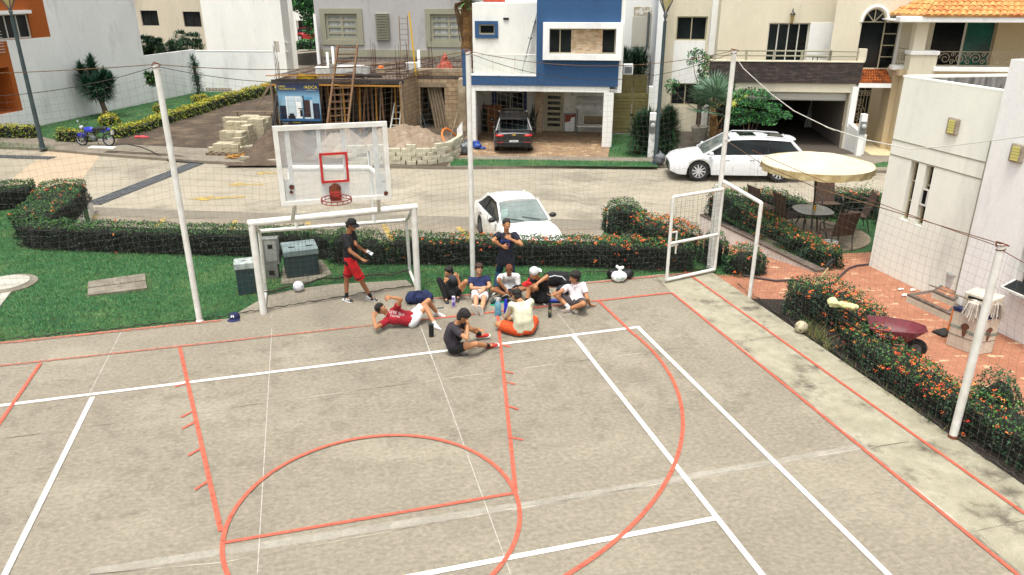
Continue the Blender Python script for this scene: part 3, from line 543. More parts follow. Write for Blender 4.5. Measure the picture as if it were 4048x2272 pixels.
# yuccas
c_bark=M('grey_bark',s3(120,104,84),.9,s3(86,72,58),scale=12,bump=.6,bs=30)
def tufts(name,paths,ll,dens,mats,seed,parent,droop=.35,wd=.02,hang=0):
    rng=np.random.default_rng(seed); V=[];mi=[];F=[];o=0
    for pa in paths:
        P=np.array([tuple(p) for p in pa]); d=np.linalg.norm(np.diff(P,axis=0),axis=1); L=np.concatenate([[0],np.cumsum(d)]); n=int(L[-1]*dens)+30
        s=rng.random(n)**.7*L[-1]; B=np.stack([np.interp(s,L,P[:,i]) for i in range(3)],1); rel=s/L[-1]
        a=rng.random(n)*6.283; el=rng.random(n)*1.1-.35+rel**3*1.2-hang*(1-rel); dr=np.stack([np.cos(a)*np.cos(el),np.sin(a)*np.cos(el),np.sin(el)],1)
        l=ll*(.7+.5*rng.random((n,1))); mid=B+dr*l*.55; tip=B+dr*l; tip[:,2]-=droop*l[:,0]*.5*rng.random(n)
        sd=np.cross(dr,[0,0,1.]); sd/=np.linalg.norm(sd,axis=1)[:,None]+1e-6; w=wd*(.6+.6*rng.random((n,1)))
        V.append(np.stack([B-sd*w*.5,mid-sd*w,tip,mid+sd*w],1).reshape(-1,3)); mi.append(rng.integers(0,len(mats),n))
    V=np.concatenate(V); n=len(V)//4; return rawmesh(name,V-np.array(parent.location),np.arange(n*4).reshape(n,4),mats,np.concatenate(mi),parent=parent)
yu=[M('yucca_dark',s3(18,50,38,.8),.6,grain=0),M('yucca_mid',s3(34,80,58,.8),.6,grain=0),M('yucca_light',s3(66,118,86,.8),.6,grain=0)]
def tree_at(q,lab,name='yucca_tree',cat='tree'): p=G(Z1(*q),HZ); return thing(name,lab,cat,(p.x,p.y,HZ)),p
t,p=tree_at((985,1085),'big bushy yucca tree with several heads on the far lawn'); Yt=p.y
pp=lambda x,y,dy=0:PY(Z1(x,y),Yt+dy)
mb=MB(); mb.tube([p,pp(965,1010),pp(935,930),pp(900,850)],[.17,.14,.13,.11],8); 
for q in((850,700),(770,740),(960,760),(1010,800)): mb.tube([pp(915,880),pp((915+q[0])/2,(880+q[1])/2-10,.3),pp(*q)],[.09,.07,.05],6)
mb.build('trunk',c_bark,t,smooth=60,world=True)
tufts('crown',[[pp(905,880),pp(860,760),pp(848,640),pp(842,575)],[pp(830,850,.4),pp(780,780,.3),pp(755,680,.2),pp(750,640)],[pp(935,900,-.3),pp(940,830),pp(955,740),pp(968,690)],[pp(960,920,.3),pp(1000,860,.3),pp(1018,780),pp(1022,730)],[pp(880,910),pp(820,830,-.4),pp(790,760,-.4)],[pp(910,900,.5),pp(900,780,.6),pp(890,700,.6)],[pp(900,880,-.5),pp(900,800,-.6),pp(880,740,-.5)]],.6,620,yu,41,t,droop=.5,wd=.022,hang=.25)
t,p=tree_at((1832,900),'slender single-stem yucca at the back of the far lawn'); Yt=p.y
mb=MB(); mb.tube([p,pp(1830,800),pp(1800,680),pp(1785,600)],[.12,.1,.09,.08],8); mb.build('trunk',c_bark,t,smooth=60,world=True)
tufts('crown',[[pp(1830,880),pp(1825,800),pp(1815,740)],[pp(1812,720),pp(1800,660),pp(1795,620)],[pp(1788,600),pp(1782,560)]],.6,380,yu,42,t,droop=.8,wd=.022,hang=.6)
t,p=tree_at((1478,990),'thin leaning tree with a sparse leafy top','small_tree'); Yt=p.y
mb=MB(); mb.tube([p,pp(1470,900),pp(1455,830),pp(1440,760),pp(1400,720)],[.1,.07,.06,.05,.03],7); mb.tube([pp(1440,770),pp(1420,700),pp(1390,680)],[.04,.03,.02],5); mb.build('trunk',c_bark,t,smooth=60,world=True)
tufts('crown',[[pp(1440,780),pp(1420,740)],[pp(1400,760),pp(1370,770)],[pp(1380,700),pp(1350,690)],[pp(1430,730),pp(1410,690)],[pp(1390,740),pp(1375,720)]],.32,700,[L_md,M('leaf_fresh',s3(86,140,64,.8),.6,grain=0),L_dk],43,t,droop=.9,wd=.06)
# ================= COURT FURNITURE =================
c_wp=M('white_painted_steel',s3(232,232,226),.45,s3(214,212,202),scale=5,c3=s3(150,100,66),s3c=7,lo3=.68,hi3=.74,grain=.04)
c_net=M('old_net_cord',s3(120,112,98,.8),.9,grain=0); c_netd=M('dark_net_cord',s3(60,54,48,.8),.9,grain=0)
c_rope=M('orange_rope',s3(130,96,58,.7),.9,s3(84,62,42,.7),scale=20); c_cabw=M('pale_cable',s3(200,198,188),.7); c_rust=M('rusty_steel',s3(120,62,36),.85,s3(70,40,28),scale=14,bump=.4,grain=.15)
q_=G(D(1190,701)); PO=[CW(-8.0,14.62),Vector((-6.16,13.48,0)),q_,Vector((4.64,16.33,0)),Vector((6.44,9.35,0)),CW(8.66,1.5)]; print("POLE2",q_,HT(D(1178,135),q_.x,q_.y))
PHt=[4.9,4.9,4.93,4.9,2.98,2.98]
labs=['','white net post standing on the lawn edge left of the goal','white net post behind the seated group','tall white net post at the gate','short white net post in the flowering hedge on the right']
for i in (1,2,3,4):
    p=PO[i]; t=thing('net_post',labs[i],'post',(p.x,p.y,-.02),group='white posts carrying the court netting')
    m=MB(); m.lathe([(.058,0),(.056,1.5),(.053,PHt[i])],(0,0,0),12); m.build('pole',c_wp,t,smooth=50)
    m=MB(); z=PHt[i]-.02
    m.tube([(-.07,0,z),(-.05,.05,z+.05),(.03,.03,z+.03),(.09,-.02,z+.01)],.012,5); m.tube([(.055*math.cos(a),.055*math.sin(a),z-.08+.01*a) for a in [k*.6 for k in range(21)]],.008,4); m.build('rope_hook',c_rust,t)
    m=MB(); m.lathe([(.075,0),(.07,.05),(.055,.07)],(0,0,0),12); m.build('base_collar',c_rust if i==4 else c_wp,t,smooth=50)
def netpanel(lab,a,b,ta,tb,sag,cell=.125,bil=.12,seed=0,zb=0.0,mat=None,r=.0014,top2=None,name='court_netting',bot=None):
    rng=np.random.default_rng(seed+50); a=Vector((a.x,a.y,0));b=Vector((b.x,b.y,0)); d=b-a;L=d.length;d.normalize(); n=Vector((-d.y,d.x,0))
    nc=int(L/cell); 
    ph=rng.random(8)*6.28
    def top(s): return ta+(tb-ta)*s-sag*4*s*(1-s)
    def bottom(s): return zb if bot is None else bot(s)
    def P(s,h):
        zt=top(s); z0=bottom(s); z=z0+(zt-z0)*h; e=math.sin(math.pi*h)*math.sin(math.pi*s)**.5
        off=bil*e*(math.sin(s*5+ph[0])+.6*math.sin(h*6+ph[1]+s*3)+.25*math.sin(s*23+h*9+ph[2]))
        ds=(.05*e*math.sin(h*9+s*13+ph[3])+.03*e*math.sin(h*31+s*7))/L*1.2
        z+=.05*e*math.sin(s*17+h*5+ph[4])+.02*e*math.sin(s*41+h*11)
        q=a+d*(L*(s+ds))+n*off; return (q.x,q.y,z)
    mb=MB(); hm=max(ta,tb); nr=int((hm-zb)/cell); st=max(6,nr//2)
    for i in range(nc+1):
        s=i/nc; mb.tube([P(s,k/st) for k in range(st+1)],r,3,cap=False)
    st=max(8,nc//2)
    for j in range(nr+1):
        h=j/nr; mb.tube([P(k/st,h) for k in range(st+1)],r,3,cap=False)
    t=thing(name,lab,'net',(a.x,a.y,zb),group='netting panels around the court'); mb.build('mesh_cords',mat or c_net,t,world=True)
    mb=MB(); mb.tube([P(k/30,1) for k in range(31)],.006,5); mb.build('top_rope',c_netd if top2 else c_rust,t,world=True)
    if top2:
        mb=MB(); mb.tube([(lambda q,s:(q.x,q.y,ta+(tb-ta)*s+.03-top2*4*s*(1-s)))(a+d*L*s,s) for s in [k/20 for k in range(21)]],.007,5); mb.build('upper_rope',c_rope,t,world=True)
    mb=MB(); rr=rng.random(61)
    mb.tube([(lambda q,k:(q.x+n.x*.04*rr[k],q.y+n.y*.04*rr[k],bottom(k/60)+.02+.03*rr[k]))(a+d*L*(k/60),k) for k in range(61)],[.006+.01*rr[(k*7)%61] for k in range(61)],5); mb.build('gathered_bottom',c_netd,t,world=True)
    return t
netpanel('tall net panel over the lawn at the far left',PO[0],PO[1],4.85,4.85,.42,seed=1,top2=.08)
netpanel('tall net panel behind the goal and backboard',PO[1],PO[2]+Vector((0,.1,0)),4.85,4.88,.42,seed=2,top2=.2,bil=.16)
netpanel('tall net panel between the middle post and the gate post',PO[2]+Vector((0,.1,0)),PO[3],4.88,4.85,.55,seed=3,top2=.3)
netpanel('low net panel along the right edge of the court',PO[3]+Vector((.3,-1.0,0)),PO[4],3.0,2.93,.06,seed=4)
netpanel('low net panel at the near right beside the hedge',PO[4],PO[5],2.9,2.9,.25,seed=5)
t=thing('cable','pale cable swooping from the gate post to the right house','cable',tuple(PO[3])); mb=MB()
cp=[(Z4(860,440),16.3),(Z4(960,590),16.1),(Z4(1200,810),15.7),(Z4(1400,960),15.3),(Z4(1750,1130),14.7),(Z5(250,1095),14.2),(Z5(600,1210),13.4),(Z5(1000,1290),12.6),(Z5(1400,1255),11.9),(Z5(1972,1180),10.9),(Z5(2300,1130),10.2)]
mb.tube([PY(*q) for q in cp],.008,6); mb.build('cable_cord',c_cabw,t,world=True)
mb=MB(); mb.tube([(PO[3].x,PO[3].y,3.02),PY(Y6(1250,350),12.9),PY(Y6(1700,540),11.2),(PO[4].x,PO[4].y,2.97)],.007,5); tag(mb.build('rope',c_rope),'frayed orange rope stretched along the top of the right net','rope')
# ---- goal with backboard ----
gl=G(Y1(245,1340));gr=G(Y1(1295,1195)); gt=thing('goal_with_backboard','white steel football goal with a basketball backboard mounted above it','goal',(gl.x,gl.y,0))
rl=G(Y1(262,1205));rR=G(Y1(1240,1062)); hb=1.42; h=1.9; r=.068
mb=MB()
V=lambda p,z:Vector((p.x,p.y,z))
mb.tube([V(gl,-.03),V(gl,h)],r,12); mb.tube([V(gr,-.03),V(gr,h)],r,12); mb.tube([V(gl,h)-(gr-gl).normalized()*r,V(gr,h)+(gr-gl).normalized()*r],r,12)
mb.build('front_frame',c_wp,gt,smooth=50,world=True)
mb=MB(); mb.tube([V(gl,h),PY(Y1(215,780),rl.y-.15)],.04,8); mb.tube([V(gr,h),PY(Y1(1215,705),rR.y-.15)],.04,8)
a=PY(Y1(215,780),rl.y-.15);b=PY(Y1(1215,705),rR.y-.15)
mb.tube([a,b],.042,10); 
mb.tube([a,V(rl,.35),V(rl,.04),V(gl,.04)],.038,8); mb.tube([b,V(rR,.35),V(rR,.04),V(gr,.04)],.038,8)
mb.build('rear_frame',c_wp,gt,smooth=50,world=True)
BL=Y1(366,606);BR=Y1(1115,563);TL=Y1(308,64);TR=Y1(1088,34)
bl=PY(BL,11.5); k=2.9
# board plane: slightly turned with the court
bd=Vector((math.cos(T_),math.sin(T_),0)); A0=PY(BL,11.35); 
bl=PL(BL,(A0.x,A0.y),(A0.x+bd.x,A0.y+bd.y)); br=PL(BR,(A0.x,A0.y),(A0.x+bd.x,A0.y+bd.y)); tl=PL(TL,(A0.x,A0.y),(A0.x+bd.x,A0.y+bd.y)); tr=PL(TR,(A0.x,A0.y),(A0.x+bd.x,A0.y+bd.y))
print('BOARD',bl,br,tl,tr)
zb_=(bl.z+br.z)/2; zt_=(tl.z+tr.z)/2; Wb=(br-bl).length
bt=Matrix.Translation((bl.x,bl.y,zb_))@Matrix.Rotation(T_,4,'Z'); HH=zt_-zb_
def BW(x,y,z): return bt@Vector((x,y,z))
def bbox(mb,x0,x1,y0,y1,z0,z1,m=0):
    R=bt.to_3x3(); mb.obox(BW((x0+x1)/2,(y0+y1)/2,(z0+z1)/2),(x1-x0)/2,(y1-y0)/2,(z1-z0)/2,R,m)
mb=MB(); fw=.075
bbox(mb,0,Wb,-.03,.03,0,fw);bbox(mb,0,Wb,-.03,.03,HH-fw,HH);bbox(mb,0,fw,-.028,.028,fw,HH-fw);bbox(mb,Wb-fw,Wb,-.028,.028,fw,HH-fw)
for x in(.115,.885): bbox(mb,Wb*x-.035,Wb*x+.035,.0,.05,fw,HH-fw)
for x in(.385,.60): bbox(mb,Wb*x-.03,Wb*x+.03,.0,.05,fw,HH-fw)
bbox(mb,Wb*.385+.03,Wb*.60-.03,.012,.03,fw,.36)
bbox(mb,fw,Wb*.115-.035,.015,.03,fw,.42); bbox(mb,Wb*.885+.035,Wb-fw,.015,.03,fw,.42)
bo=mb.build('backboard_frame',c_wp,gt,world=True,bev=.004)
c_acr=M('clear_acrylic',(.95,.97,1),.08,grain=0,trans=.0,alpha=(2.2,.3,.75,.07,.2))
mb=MB(); bbox(mb,fw,Wb-fw,-.012,-.004,fw,HH-fw); mb.build('backboard_panel',M('cloudy_acrylic',s3(226,232,234),.12,grain=0,alpha=(2.2,.3,.7,.10,.32)),gt,world=True)
c_red=M('red_steel',s3(200,34,30),.5,s3(170,30,28),scale=12)
mb=MB(); x0,x1=Wb*.375,Wb*.625; z0,z1=.33,.80; q=.035
for a_ in((x0,x1,z0,z0+q),(x0,x1,z1-q,z1),(x0,x0+q,z0+q,z1-q),(x1-q,x1,z0+q,z1-q)): bbox(mb,a_[0],a_[1],-.034,-.016,a_[2],a_[3])
mb.build('target_square',c_red,gt,world=True)
mb=MB(); cz=.16; R0=.228; cxx=Wb*.487
ring=lambda rr,z:[BW(cxx+rr*math.cos(t*math.pi/16),-.36+rr*math.sin(t*math.pi/16)*1.0,z) for t in range(32)]
mb.tube(ring(R0,cz),.009,6,closed=True); mb.tube(ring(R0,cz-.05),.007,6,closed=True)
for t_ in range(0,32,2):
    a_=ring(R0,cz)[t_];b_=ring(R0,cz-.05)[t_]; mb.tube([a_,b_],.006,4)
bbox(mb,cxx-.085,cxx+.085,-.14,-.03,cz-.1,cz+.03); bbox(mb,cxx-.05,cxx+.05,-.17,-.14,cz-.04,cz+.0)
mb.build('hoop',M('dark_red_steel',s3(150,38,30),.5,s3(110,34,28),scale=14),gt,world=True)
mb=MB(); 
for (x,z,s_) in((Wb*.487,.22,.11),(Wb*.11,.30,.045),(Wb*.95,.1,.04),(Wb*.10,.22,.03)):
    n=14; pts=[BW(x+s_*(.75+.35*random.random())*math.cos(6.283*i/n),-.0335,z+s_*(.75+.35*random.random())*math.sin(6.283*i/n)) for i in range(n)]
    pt2=[p+bt.to_3x3()@Vector((0,.0035,0)) for p in pts]
    mb.add(pts+pt2,[tuple(range(n))]+[(i,n+i,n+(i+1)%n,(i+1)%n) for i in range(n)])
mb.build('rust_patches',c_rust,gt,world=True)
mb=MB() 
ca=lambda f,z=h:V(gl+(gr-gl)*f,z)
fL=(Y1(432,690)[0]-Y1(160,0)[0])/(Y1(1250,0)[0]-Y1(160,0)[0])
for xx,px in((Wb*.12,(432,690)),(Wb*.88,(1003,650))):
    f=(px[0]-175)/(1245-175); mb.tube([ca(f),BW(xx,.06,.02)],.038,8)
for px,xx in(((455,755),Wb*.1),((980,712),Wb*.9)):
    f=(px[0]-215)/(1210-215); a_=a+(b-a)*f; top=Vector((a_.x,a_.y,PY(Y1(690,352),a_.y).z)); mb.tube([a_,Vector((a_.x,a_.y,2.9)),top],.04,8); mb.tube([top,BW(xx,.06,HH*.3)],.045,8)
    if xx<Wb*.5: tA=top
    else: tB=top
mb.tube([tA,tB],.07,10); mb.build('board_supports',c_wp,gt,smooth=50,world=True)
# ragged goal net
def PGN(s,h):
    top=a.lerp(b,s); bot=V(rl.lerp(rR,s),0.03); d=(bot-top).normalized(); q=top.lerp(bot,h); q.y+=.28*math.sin(math.pi*h)*(1+.4*math.sin(s*11))+.15*math.sin(s*7+h*5); q.z=max(.02,q.z-.12*math.sin(math.pi*h)*abs(math.sin(s*9))); return q
mb=MB()
for i in range(34): mb.tube([PGN(i/33,k/10) for k in range(11)],.0024,3,cap=False)
for j in range(14): mb.tube([PGN(k/24,j/13) for k in range(25)],.0024,3,cap=False)
mb.tube([PGN(k/24,.97)+Vector((0,0,.02+.02*math.sin(k*5))) for k in range(25)],[.014+.012*math.sin(k*1.7)**2 for k in range(25)],5)
o=mb.build('goal_net',c_netd,gt,world=True)
# ---- court gate ----
gh=2.0; A=G(Y6(470,1280)); B=G(Y6(850,1195)); Cc=G(Y6(1130,1395)); pz=PO[3]
t=thing('gateway','white steel gateway frame beside the tall gate post','gate frame',(Cc.x,Cc.y,0))
mb=MB(); mb.tube([V(Cc,-.03),V(Cc,2.06)],.042,10); mb.tube([V(Cc,2.06),Vector((pz.x+.06,pz.y,2.1))],.042,10); mb.build('frame_pipes',c_wp,t,smooth=50,world=True)
hx=B+Vector((.0,-.0,0)); t=thing('court_gate','open white steel gate leaf with a mesh panel and a latch','gate',(B.x,B.y,0))
mb=MB(); z0,z1,zm_=.07,1.96,.98
A2=V(A,0);B2=V(B,0)
for p_,q_ in((V(A,z0),V(A,z1)),(V(B,z0),V(B,z1)),(V(A,z0),V(B,z0)),(V(A,z1),V(B,z1))): mb.tube([p_,q_],.036,10)
mb.build('leaf_frame',c_wp,t,smooth=50,world=True)
mb=MB(); zz_=HT(Y6(505,970),A.x,A.y); mb.tube([V(A,zz_),V(B,zz_+.0)],.034,8)
mb.build('mid_rail',c_wp,t,smooth=50,world=True)
mb=MB(); d=(B2-A2).normalized(); q=A2+d*.04; mb.bar(V(q,zz_+.25),V(q+d*.14,zz_+.25),.03,.03); mb.bar(V(q+d*.14,zz_+.26),V(q+d*.14,zz_-.02),.03,.03); mb.bar(V(q-d*.06,zz_-.06),V(q+d*.2,zz_-.06),.025,.03); mb.bar(V(q+d*.15,zz_-.06),V(q+d*.15,zz_-.26),.025,.03); mb.build('latch',c_wp,t,world=True)
mb=MB(); n=12
for i in range(n): s_=i/n; mb.tube([V(A2.lerp(B2,s_),z0),V(A2.lerp(B2,s_+.01),1.0),V(A2.lerp(B2,s_),z1)],.002,3,cap=False)
for i in range(17): z=z0+(z1-z0)*i/16; mb.tube([V(A2,z),V(A2.lerp(B2,.5),z-.03),V(B2,z)],.002,3,cap=False)
mb.build('leaf_net',c_netd,t,world=True)
t=thing('gate_post','white hinge post beside the court gate','post',(pz.x-.0,pz.y,0))
a_=G(Y6(800,1165)); t.location=(a_.x,a_.y,0); mb=MB(); mb.tube([V(a_,0),V(a_,2.0)],.036,10); mb.tube([V(a_,.09),V(B,.09)],.03,8); mb.build('post_body',c_wp,t,smooth=50,world=True)
# ---- cabinets ----
c_cab=M('green_cabinet_paint',s3(44,66,68,.9),.5,s3(34,54,56),scale=2.5,c3=s3(90,104,100),s3c=4,lo3=.64,hi3=.72,grain=.06)
c_cabt=M('pale_cabinet_top',s3(196,202,196),.6,s3(120,136,132),scale=5,c3=s3(60,70,70),s3c=9,lo3=.6,hi3=.66)
c_cabt2=M('grey_cabinet_top',s3(126,142,140),.6,s3(104,120,120),scale=4)
def cabinet(lab,bL,bR,tL,back,mt,dl=None,name='utility_cabinet'):
    p=G(bL);q=G(bR); h=HT(tL,p.x,p.y); d=(q-p);L=d.length;rz=math.atan2(d.y,d.x); bk=G(back,h); dep=dl or (bk-Vector((p.x,p.y,h))).length
    t=thing(name,lab,'cabinet',(p.x,p.y,-.03),rz); mb=MB(); mb.box((0,0,0),(L,dep,h-.1)); mb.build('cabinet_body',c_cab,t,bev=.01)
    mb=MB(); mb.box((-.02,-.02,h-.1),(L+.02,dep+.02,h+.03)); mb.build('lid',[mt],t,bev=.012)
    return t,L,dep,h
t,L,dp,h_=cabinet('big dark green utility cabinet with grey lid behind the goal mouth',Y1(405,1102),Y1(628,1074),Y1(386,922),Y1(384,857),c_cabt2)
mb=MB(); 
for x in(.25,.8): mb.box((L*x-.07,dp*.35,h_+.03),(L*x+.07,dp*.35+.03,h_+.045))
mb.build('lid_handle',c_blk,t); 
mb=MB(); mb.box((L*.02,-.006,.05),(L*.5-.005,-.001,h_-.16)); mb.box((L*.5+.005,-.006,.05),(L*.98,-.001,h_-.16)); mb.build('door',c_cab,t)
t,L,dp,h_=cabinet('smaller green utility cabinet with peeling white lid left of the goal post',Y1(75,1212),Y1(212,1197),Y1(30,1008),Y1(48,968),c_cabt)
c_met=M('grey_meter_paint',s3(128,130,124),.5,s3(104,106,100),scale=5)
p=G(Y1(262,1098)); t=thing('meter_box','grey electric meter box behind the left goal post','meter box',(p.x,p.y,-.03),.15)
mb=MB(); mb.box((0,0,0),(.28,.2,.34)); mb.box((-.03,.0,.34),(.34,.22,.95)); mb.build('housing',c_met,t,bev=.01)
mb=MB(); mb.box((.06,-.008,.42),(.3,-.001,.9)); mb.build('door',M('meter_door',s3(150,152,146),.5),t,bev=.006); mb=MB(); mb.box((.12,-.012,.72),(.22,-.009,.82)); mb.build('dial_window',c_blk,t); mb=MB(); mb.box((.08,-.01,.1),(.2,-.001,.2)); mb.build('switch',c_blk,t)
slab('concrete_pad','broken pale concrete pad under the big green cabinet','pad',[G(Y1(*q)) for q in((360,1140),(560,1122),(712,1070),(640,975),(380,1010))],.03,c_osl)
# ---- lamps ----
c_lp=M('dark_teal_pole',s3(44,62,66),.5,s3(60,76,78),scale=4); c_gl=M('lantern_glass',s3(216,206,140),.2,grain=0,alpha=.75); c_lg=M('lantern_metal',s3(90,96,96),.5)
def lamp(lab,p,h,r=.085):
    t=thing('street_lamp',lab,'street lamp',(p.x,p.y,HZ),group='dark street lamps with pyramid lanterns')
    m=MB(); m.lathe([(.2,0),(.2,.03),(r*1.3,.05),(r,.3),(r*.75,h-.3),(.04,h-.3),(.04,h)],(0,0,0),12); m.build('pole',c_lp,t,smooth=40)
    m=MB(); m.lathe([(.05,h-.22),(.09,h-.1),(.05,h)],(0,0,0),8)
    for i in range(4):
        a_=math.pi/4+i*math.pi/2; b_=a_+math.pi/2; P1=(.04*math.cos(a_),.04*math.sin(a_),h-.02);P2=(.44*math.cos(a_),.44*math.sin(a_),h+.75); P3=(.44*math.cos(b_),.44*math.sin(b_),h+.75); m.tube([P1,P2],.025,6); m.tube([P2,P3],.025,6)
    m.build('lantern_frame',c_lg,t)
    m=MB(); c4=[(.41*math.cos(math.pi/4+i*math.pi/2),.41*math.sin(math.pi/4+i*math.pi/2),h+.74) for i in range(4)]; m.add(c4+[(0,0,h+.03)],[(0,4,1),(1,4,2),(2,4,3),(3,4,0)]); m.build('lantern_glass',c_gl,t)
    m=MB(); m.lathe([(.62,h+.76),(.3,h+.9),(.02,h+.95)],(0,0,0),4,R=Matrix.Rotation(math.pi/4,3,'Z')); m.build('lantern_cap',c_lg,t)
    return t
p=G(Z1(395,1370),HZ); z=HT(Z1(98,85),p.x,p.y); lamp('dark street lamp at the left in front of the white house',p,z-HZ,.1)
p=G(Z4(195,1425),HZ); z=HT(Z4(283,110),p.x,p.y); lamp('dark street lamp beside the white meter pillar in the middle',p,z-HZ,.09)
# ---- loose things ----
def soccer(name,lab,p,r,mw,md):
    t=thing(name,lab,'ball',(p.x,p.y,0)); m=MB(); m.ell((0,0,r),r,24,16); m.build('ball_skin',mw,t,smooth=180)
    m=MB()
    for i in range(12):
        ph=math.acos(1-2*(i+.5)/12); th=2.4*i; c=Vector((math.sin(ph)*math.cos(th),math.sin(ph)*math.sin(th),math.cos(ph))); R=c.to_track_quat('Z','Y').to_matrix(); rr=r*.36
        pts=[Vector((0,0,r))+(c*r*.955+R@Vector((rr*math.cos(j*1.2566),rr*math.sin(j*1.2566),0))).normalized()*r*1.006 for j in range(5)]+[Vector((0,0,r))+c*r*1.012]; m.add(pts,[(j,(j+1)%5,5) for j in range(5)])
    m.build('patches',md,t); return t
c_bw=M('ball_white',s3(232,234,236),.4); c_bb=M('ball_blue',s3(40,110,180),.4)
p=G(Y1(485,1188)); soccer('football','white football with blue patches on the slab behind the goal line',p,.115,c_bw,c_bb)
p=G(Y8(425,505)); soccer('old_ball','dirty cream ball in the weeds at the slab edge',p,.12,M('old_ball_skin',s3(206,200,170),.7,s3(150,140,110),scale=14),M('old_ball_dark',s3(50,54,44),.7))
def cap_mesh(parent,c,R,rad,mat,mb_=None):
    m=MB(); pr=[(rad,0),(rad*1.0,rad*.35),(rad*.9,rad*.75),(rad*.6,rad*1.05),(rad*.2,rad*1.18),(.002,rad*1.2)]; m.lathe(pr,c,18,R=R); m.build('crown',mat,parent,smooth=60,world=False)
    m=MB(); n=9; vs=[];c=Vector(c)
    for k,(rr,zz) in enumerate(((rad*.97,.005),(rad*1.35,-.004),(rad*1.72,-.022))):
        for i in range(n):
            a_=math.radians(-58+116*i/(n-1)); ff=1 if k==0 else (.62+.38*math.cos((i/(n-1)-.5)*2.6))
            rr2=rad*.97+(rr-rad*.97)*ff; q=Vector((rr2*math.cos(a_),rr2*math.sin(a_),zz)); vs.append(c+R@q)
    vs2=[v+R@Vector((0,0,.006)) for v in vs]; N_=len(vs)
    fs=[(k*n+i,k*n+i+1,(k+1)*n+i+1,(k+1)*n+i) for k in range(2) for i in range(n-1)]
    m.add(vs+vs2,[f[::-1] for f in fs]+[tuple(i+N_ for i in f) for f in fs]+[(2*n+i,2*n+i+1,N_+2*n+i+1,N_+2*n+i) for i in range(n-1)]); m.build('brim',mat,parent,smooth=50)
p=G(Z6(1588,1215)); t=thing('baseball_cap','navy baseball cap lying on the orange line left of the goal','cap',(p.x,p.y+.08,.0)); c_nav=M('navy_cloth',s3(24,34,78,.8),.85,bump=.3,bs=90)
cap_mesh(t,(0,0,.015),Matrix.Rotation(-1.45,3,'Z'),.105,c_nav)
m=MB()  # letter M-like emblem
for i,(x0,z0,x1,z1) in enumerate(((-.028,.07,-.02,.115),(-.02,.115,-.002,.085),(-.002,.085,.016,.115),(.016,.115,.026,.07))): m.bar((x0,-.112+.12*(z0-.07)*4,z0),(x1,-.112+.12*(z1-.07)*4,z1),.011,.008)
m.build('emblem',M('white_thread',s3(230,230,230),.7),t)
def bottle(lab,base,top,prof,mat,capm,capf=.86,extra=None,z=0):
    p=G(base,z); h=HT(top,p.x,p.y)-z; t=thing('water_bottle',lab,'bottle',(p.x,p.y,z)); body=[(r_,q*h) for r_,q in prof if q<=capf]; cap=[(r_,q*h) for r_,q in prof if q>=capf]
    m=MB(); m.lathe(body,(0,0,0),20); b_=m.build('bottle_body',mat,t,smooth=50); m=MB(); m.lathe(cap,(0,0,0),16); m.build('bottle_cap',capm,t,smooth=50)
    if extra: extra(t,h)
    return t
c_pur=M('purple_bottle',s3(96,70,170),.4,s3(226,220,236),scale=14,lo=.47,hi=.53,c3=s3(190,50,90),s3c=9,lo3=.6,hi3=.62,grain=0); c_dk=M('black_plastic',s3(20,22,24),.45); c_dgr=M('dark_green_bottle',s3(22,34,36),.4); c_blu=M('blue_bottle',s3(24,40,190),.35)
bottle('tall purple and white patterned bottle with black cap by the seated group',Y3(393,1355),Y3(388,1165),[(.034,0),(.037,.02),(.037,.74),(.03,.8),(.022,.83),(.024,.84),(.026,.95),(.018,1)],c_pur,c_dk,.83)
bottle('plain deep blue bottle beside the person in the cream shirt',Y5(1545,472),Y5(1580,170),[(.036,0),(.04,.02),(.04,.68),(.033,.8),(.024,.86),(.026,.87),(.026,.97),(.02,1)],c_blu,c_blu,.86)
def gr(t,h):
    m=MB(); m.lathe([(.0365,.32*h),(.0365,.6*h)],(0,0,0),20,cap=False); m.build('round_logo',M('bottle_logo',s3(150,142,110),.5,s3(40,48,46),scale=18,lo=.45,hi=.52),t,smooth=80)
bottle('dark green bottle with pale round logo beside the white polo shirt person',Y4(666,942),Y4(662,752),[(.034,0),(.036,.02),(.036,.76),(.026,.84),(.024,.86),(.026,.87),(.026,.97),(.018,1)],c_dgr,c_dk,.86,gr)
bottle('black tumbler standing by the white socks of the lying person',Y2(978,1228),Y2(975,1110),[(.044,0),(.046,.03),(.05,.9),(.053,.91),(.053,.99),(.04,1)],M('black_tumbler',s3(26,28,28),.5),c_dk,.9)
def jug(t,h):
    m=MB(); R_=Matrix.Rotation(.3,3,'Z'); m.tube([(-.055,0,h*.9),(-.06,-.02,h*1.02),(-.04,-.03,h*1.1),(.04,-.03,h*1.1),(.06,-.02,h*1.02),(.055,0,h*.9)],.011,6); m.build('carry_loop',M('cyan_plastic',s3(30,150,200),.35),t,smooth=50)
    m=MB(); m.lathe([(.062,.0),(.06,.02),(.06,.36*h),(.0,.36*h)],(0,0,.004),20,cap=False); m.build('water',M('water_in_jug',s3(120,170,190),.05,grain=0,alpha=.5),t,smooth=60)
c_jug=M('clear_blue_plastic',s3(90,180,210),.12,grain=0,alpha=.5)
bottle('big clear blue water jug with cyan loop lid by the seated group',Y5(1385,495),Y5(1385,160),[(.062,0),(.068,.03),(.068,.3),(.06,.4),(.068,.48),(.066,.72),(.045,.82),(.036,.84),(.038,.85),(.038,.95),(.03,1)],c_jug,M('cyan_plastic'),.84,jug)
c_scr=M('phone_screen',s3(14,15,18),.1,grain=0); c_phw=M('phone_case_white',s3(220,222,224),.4)
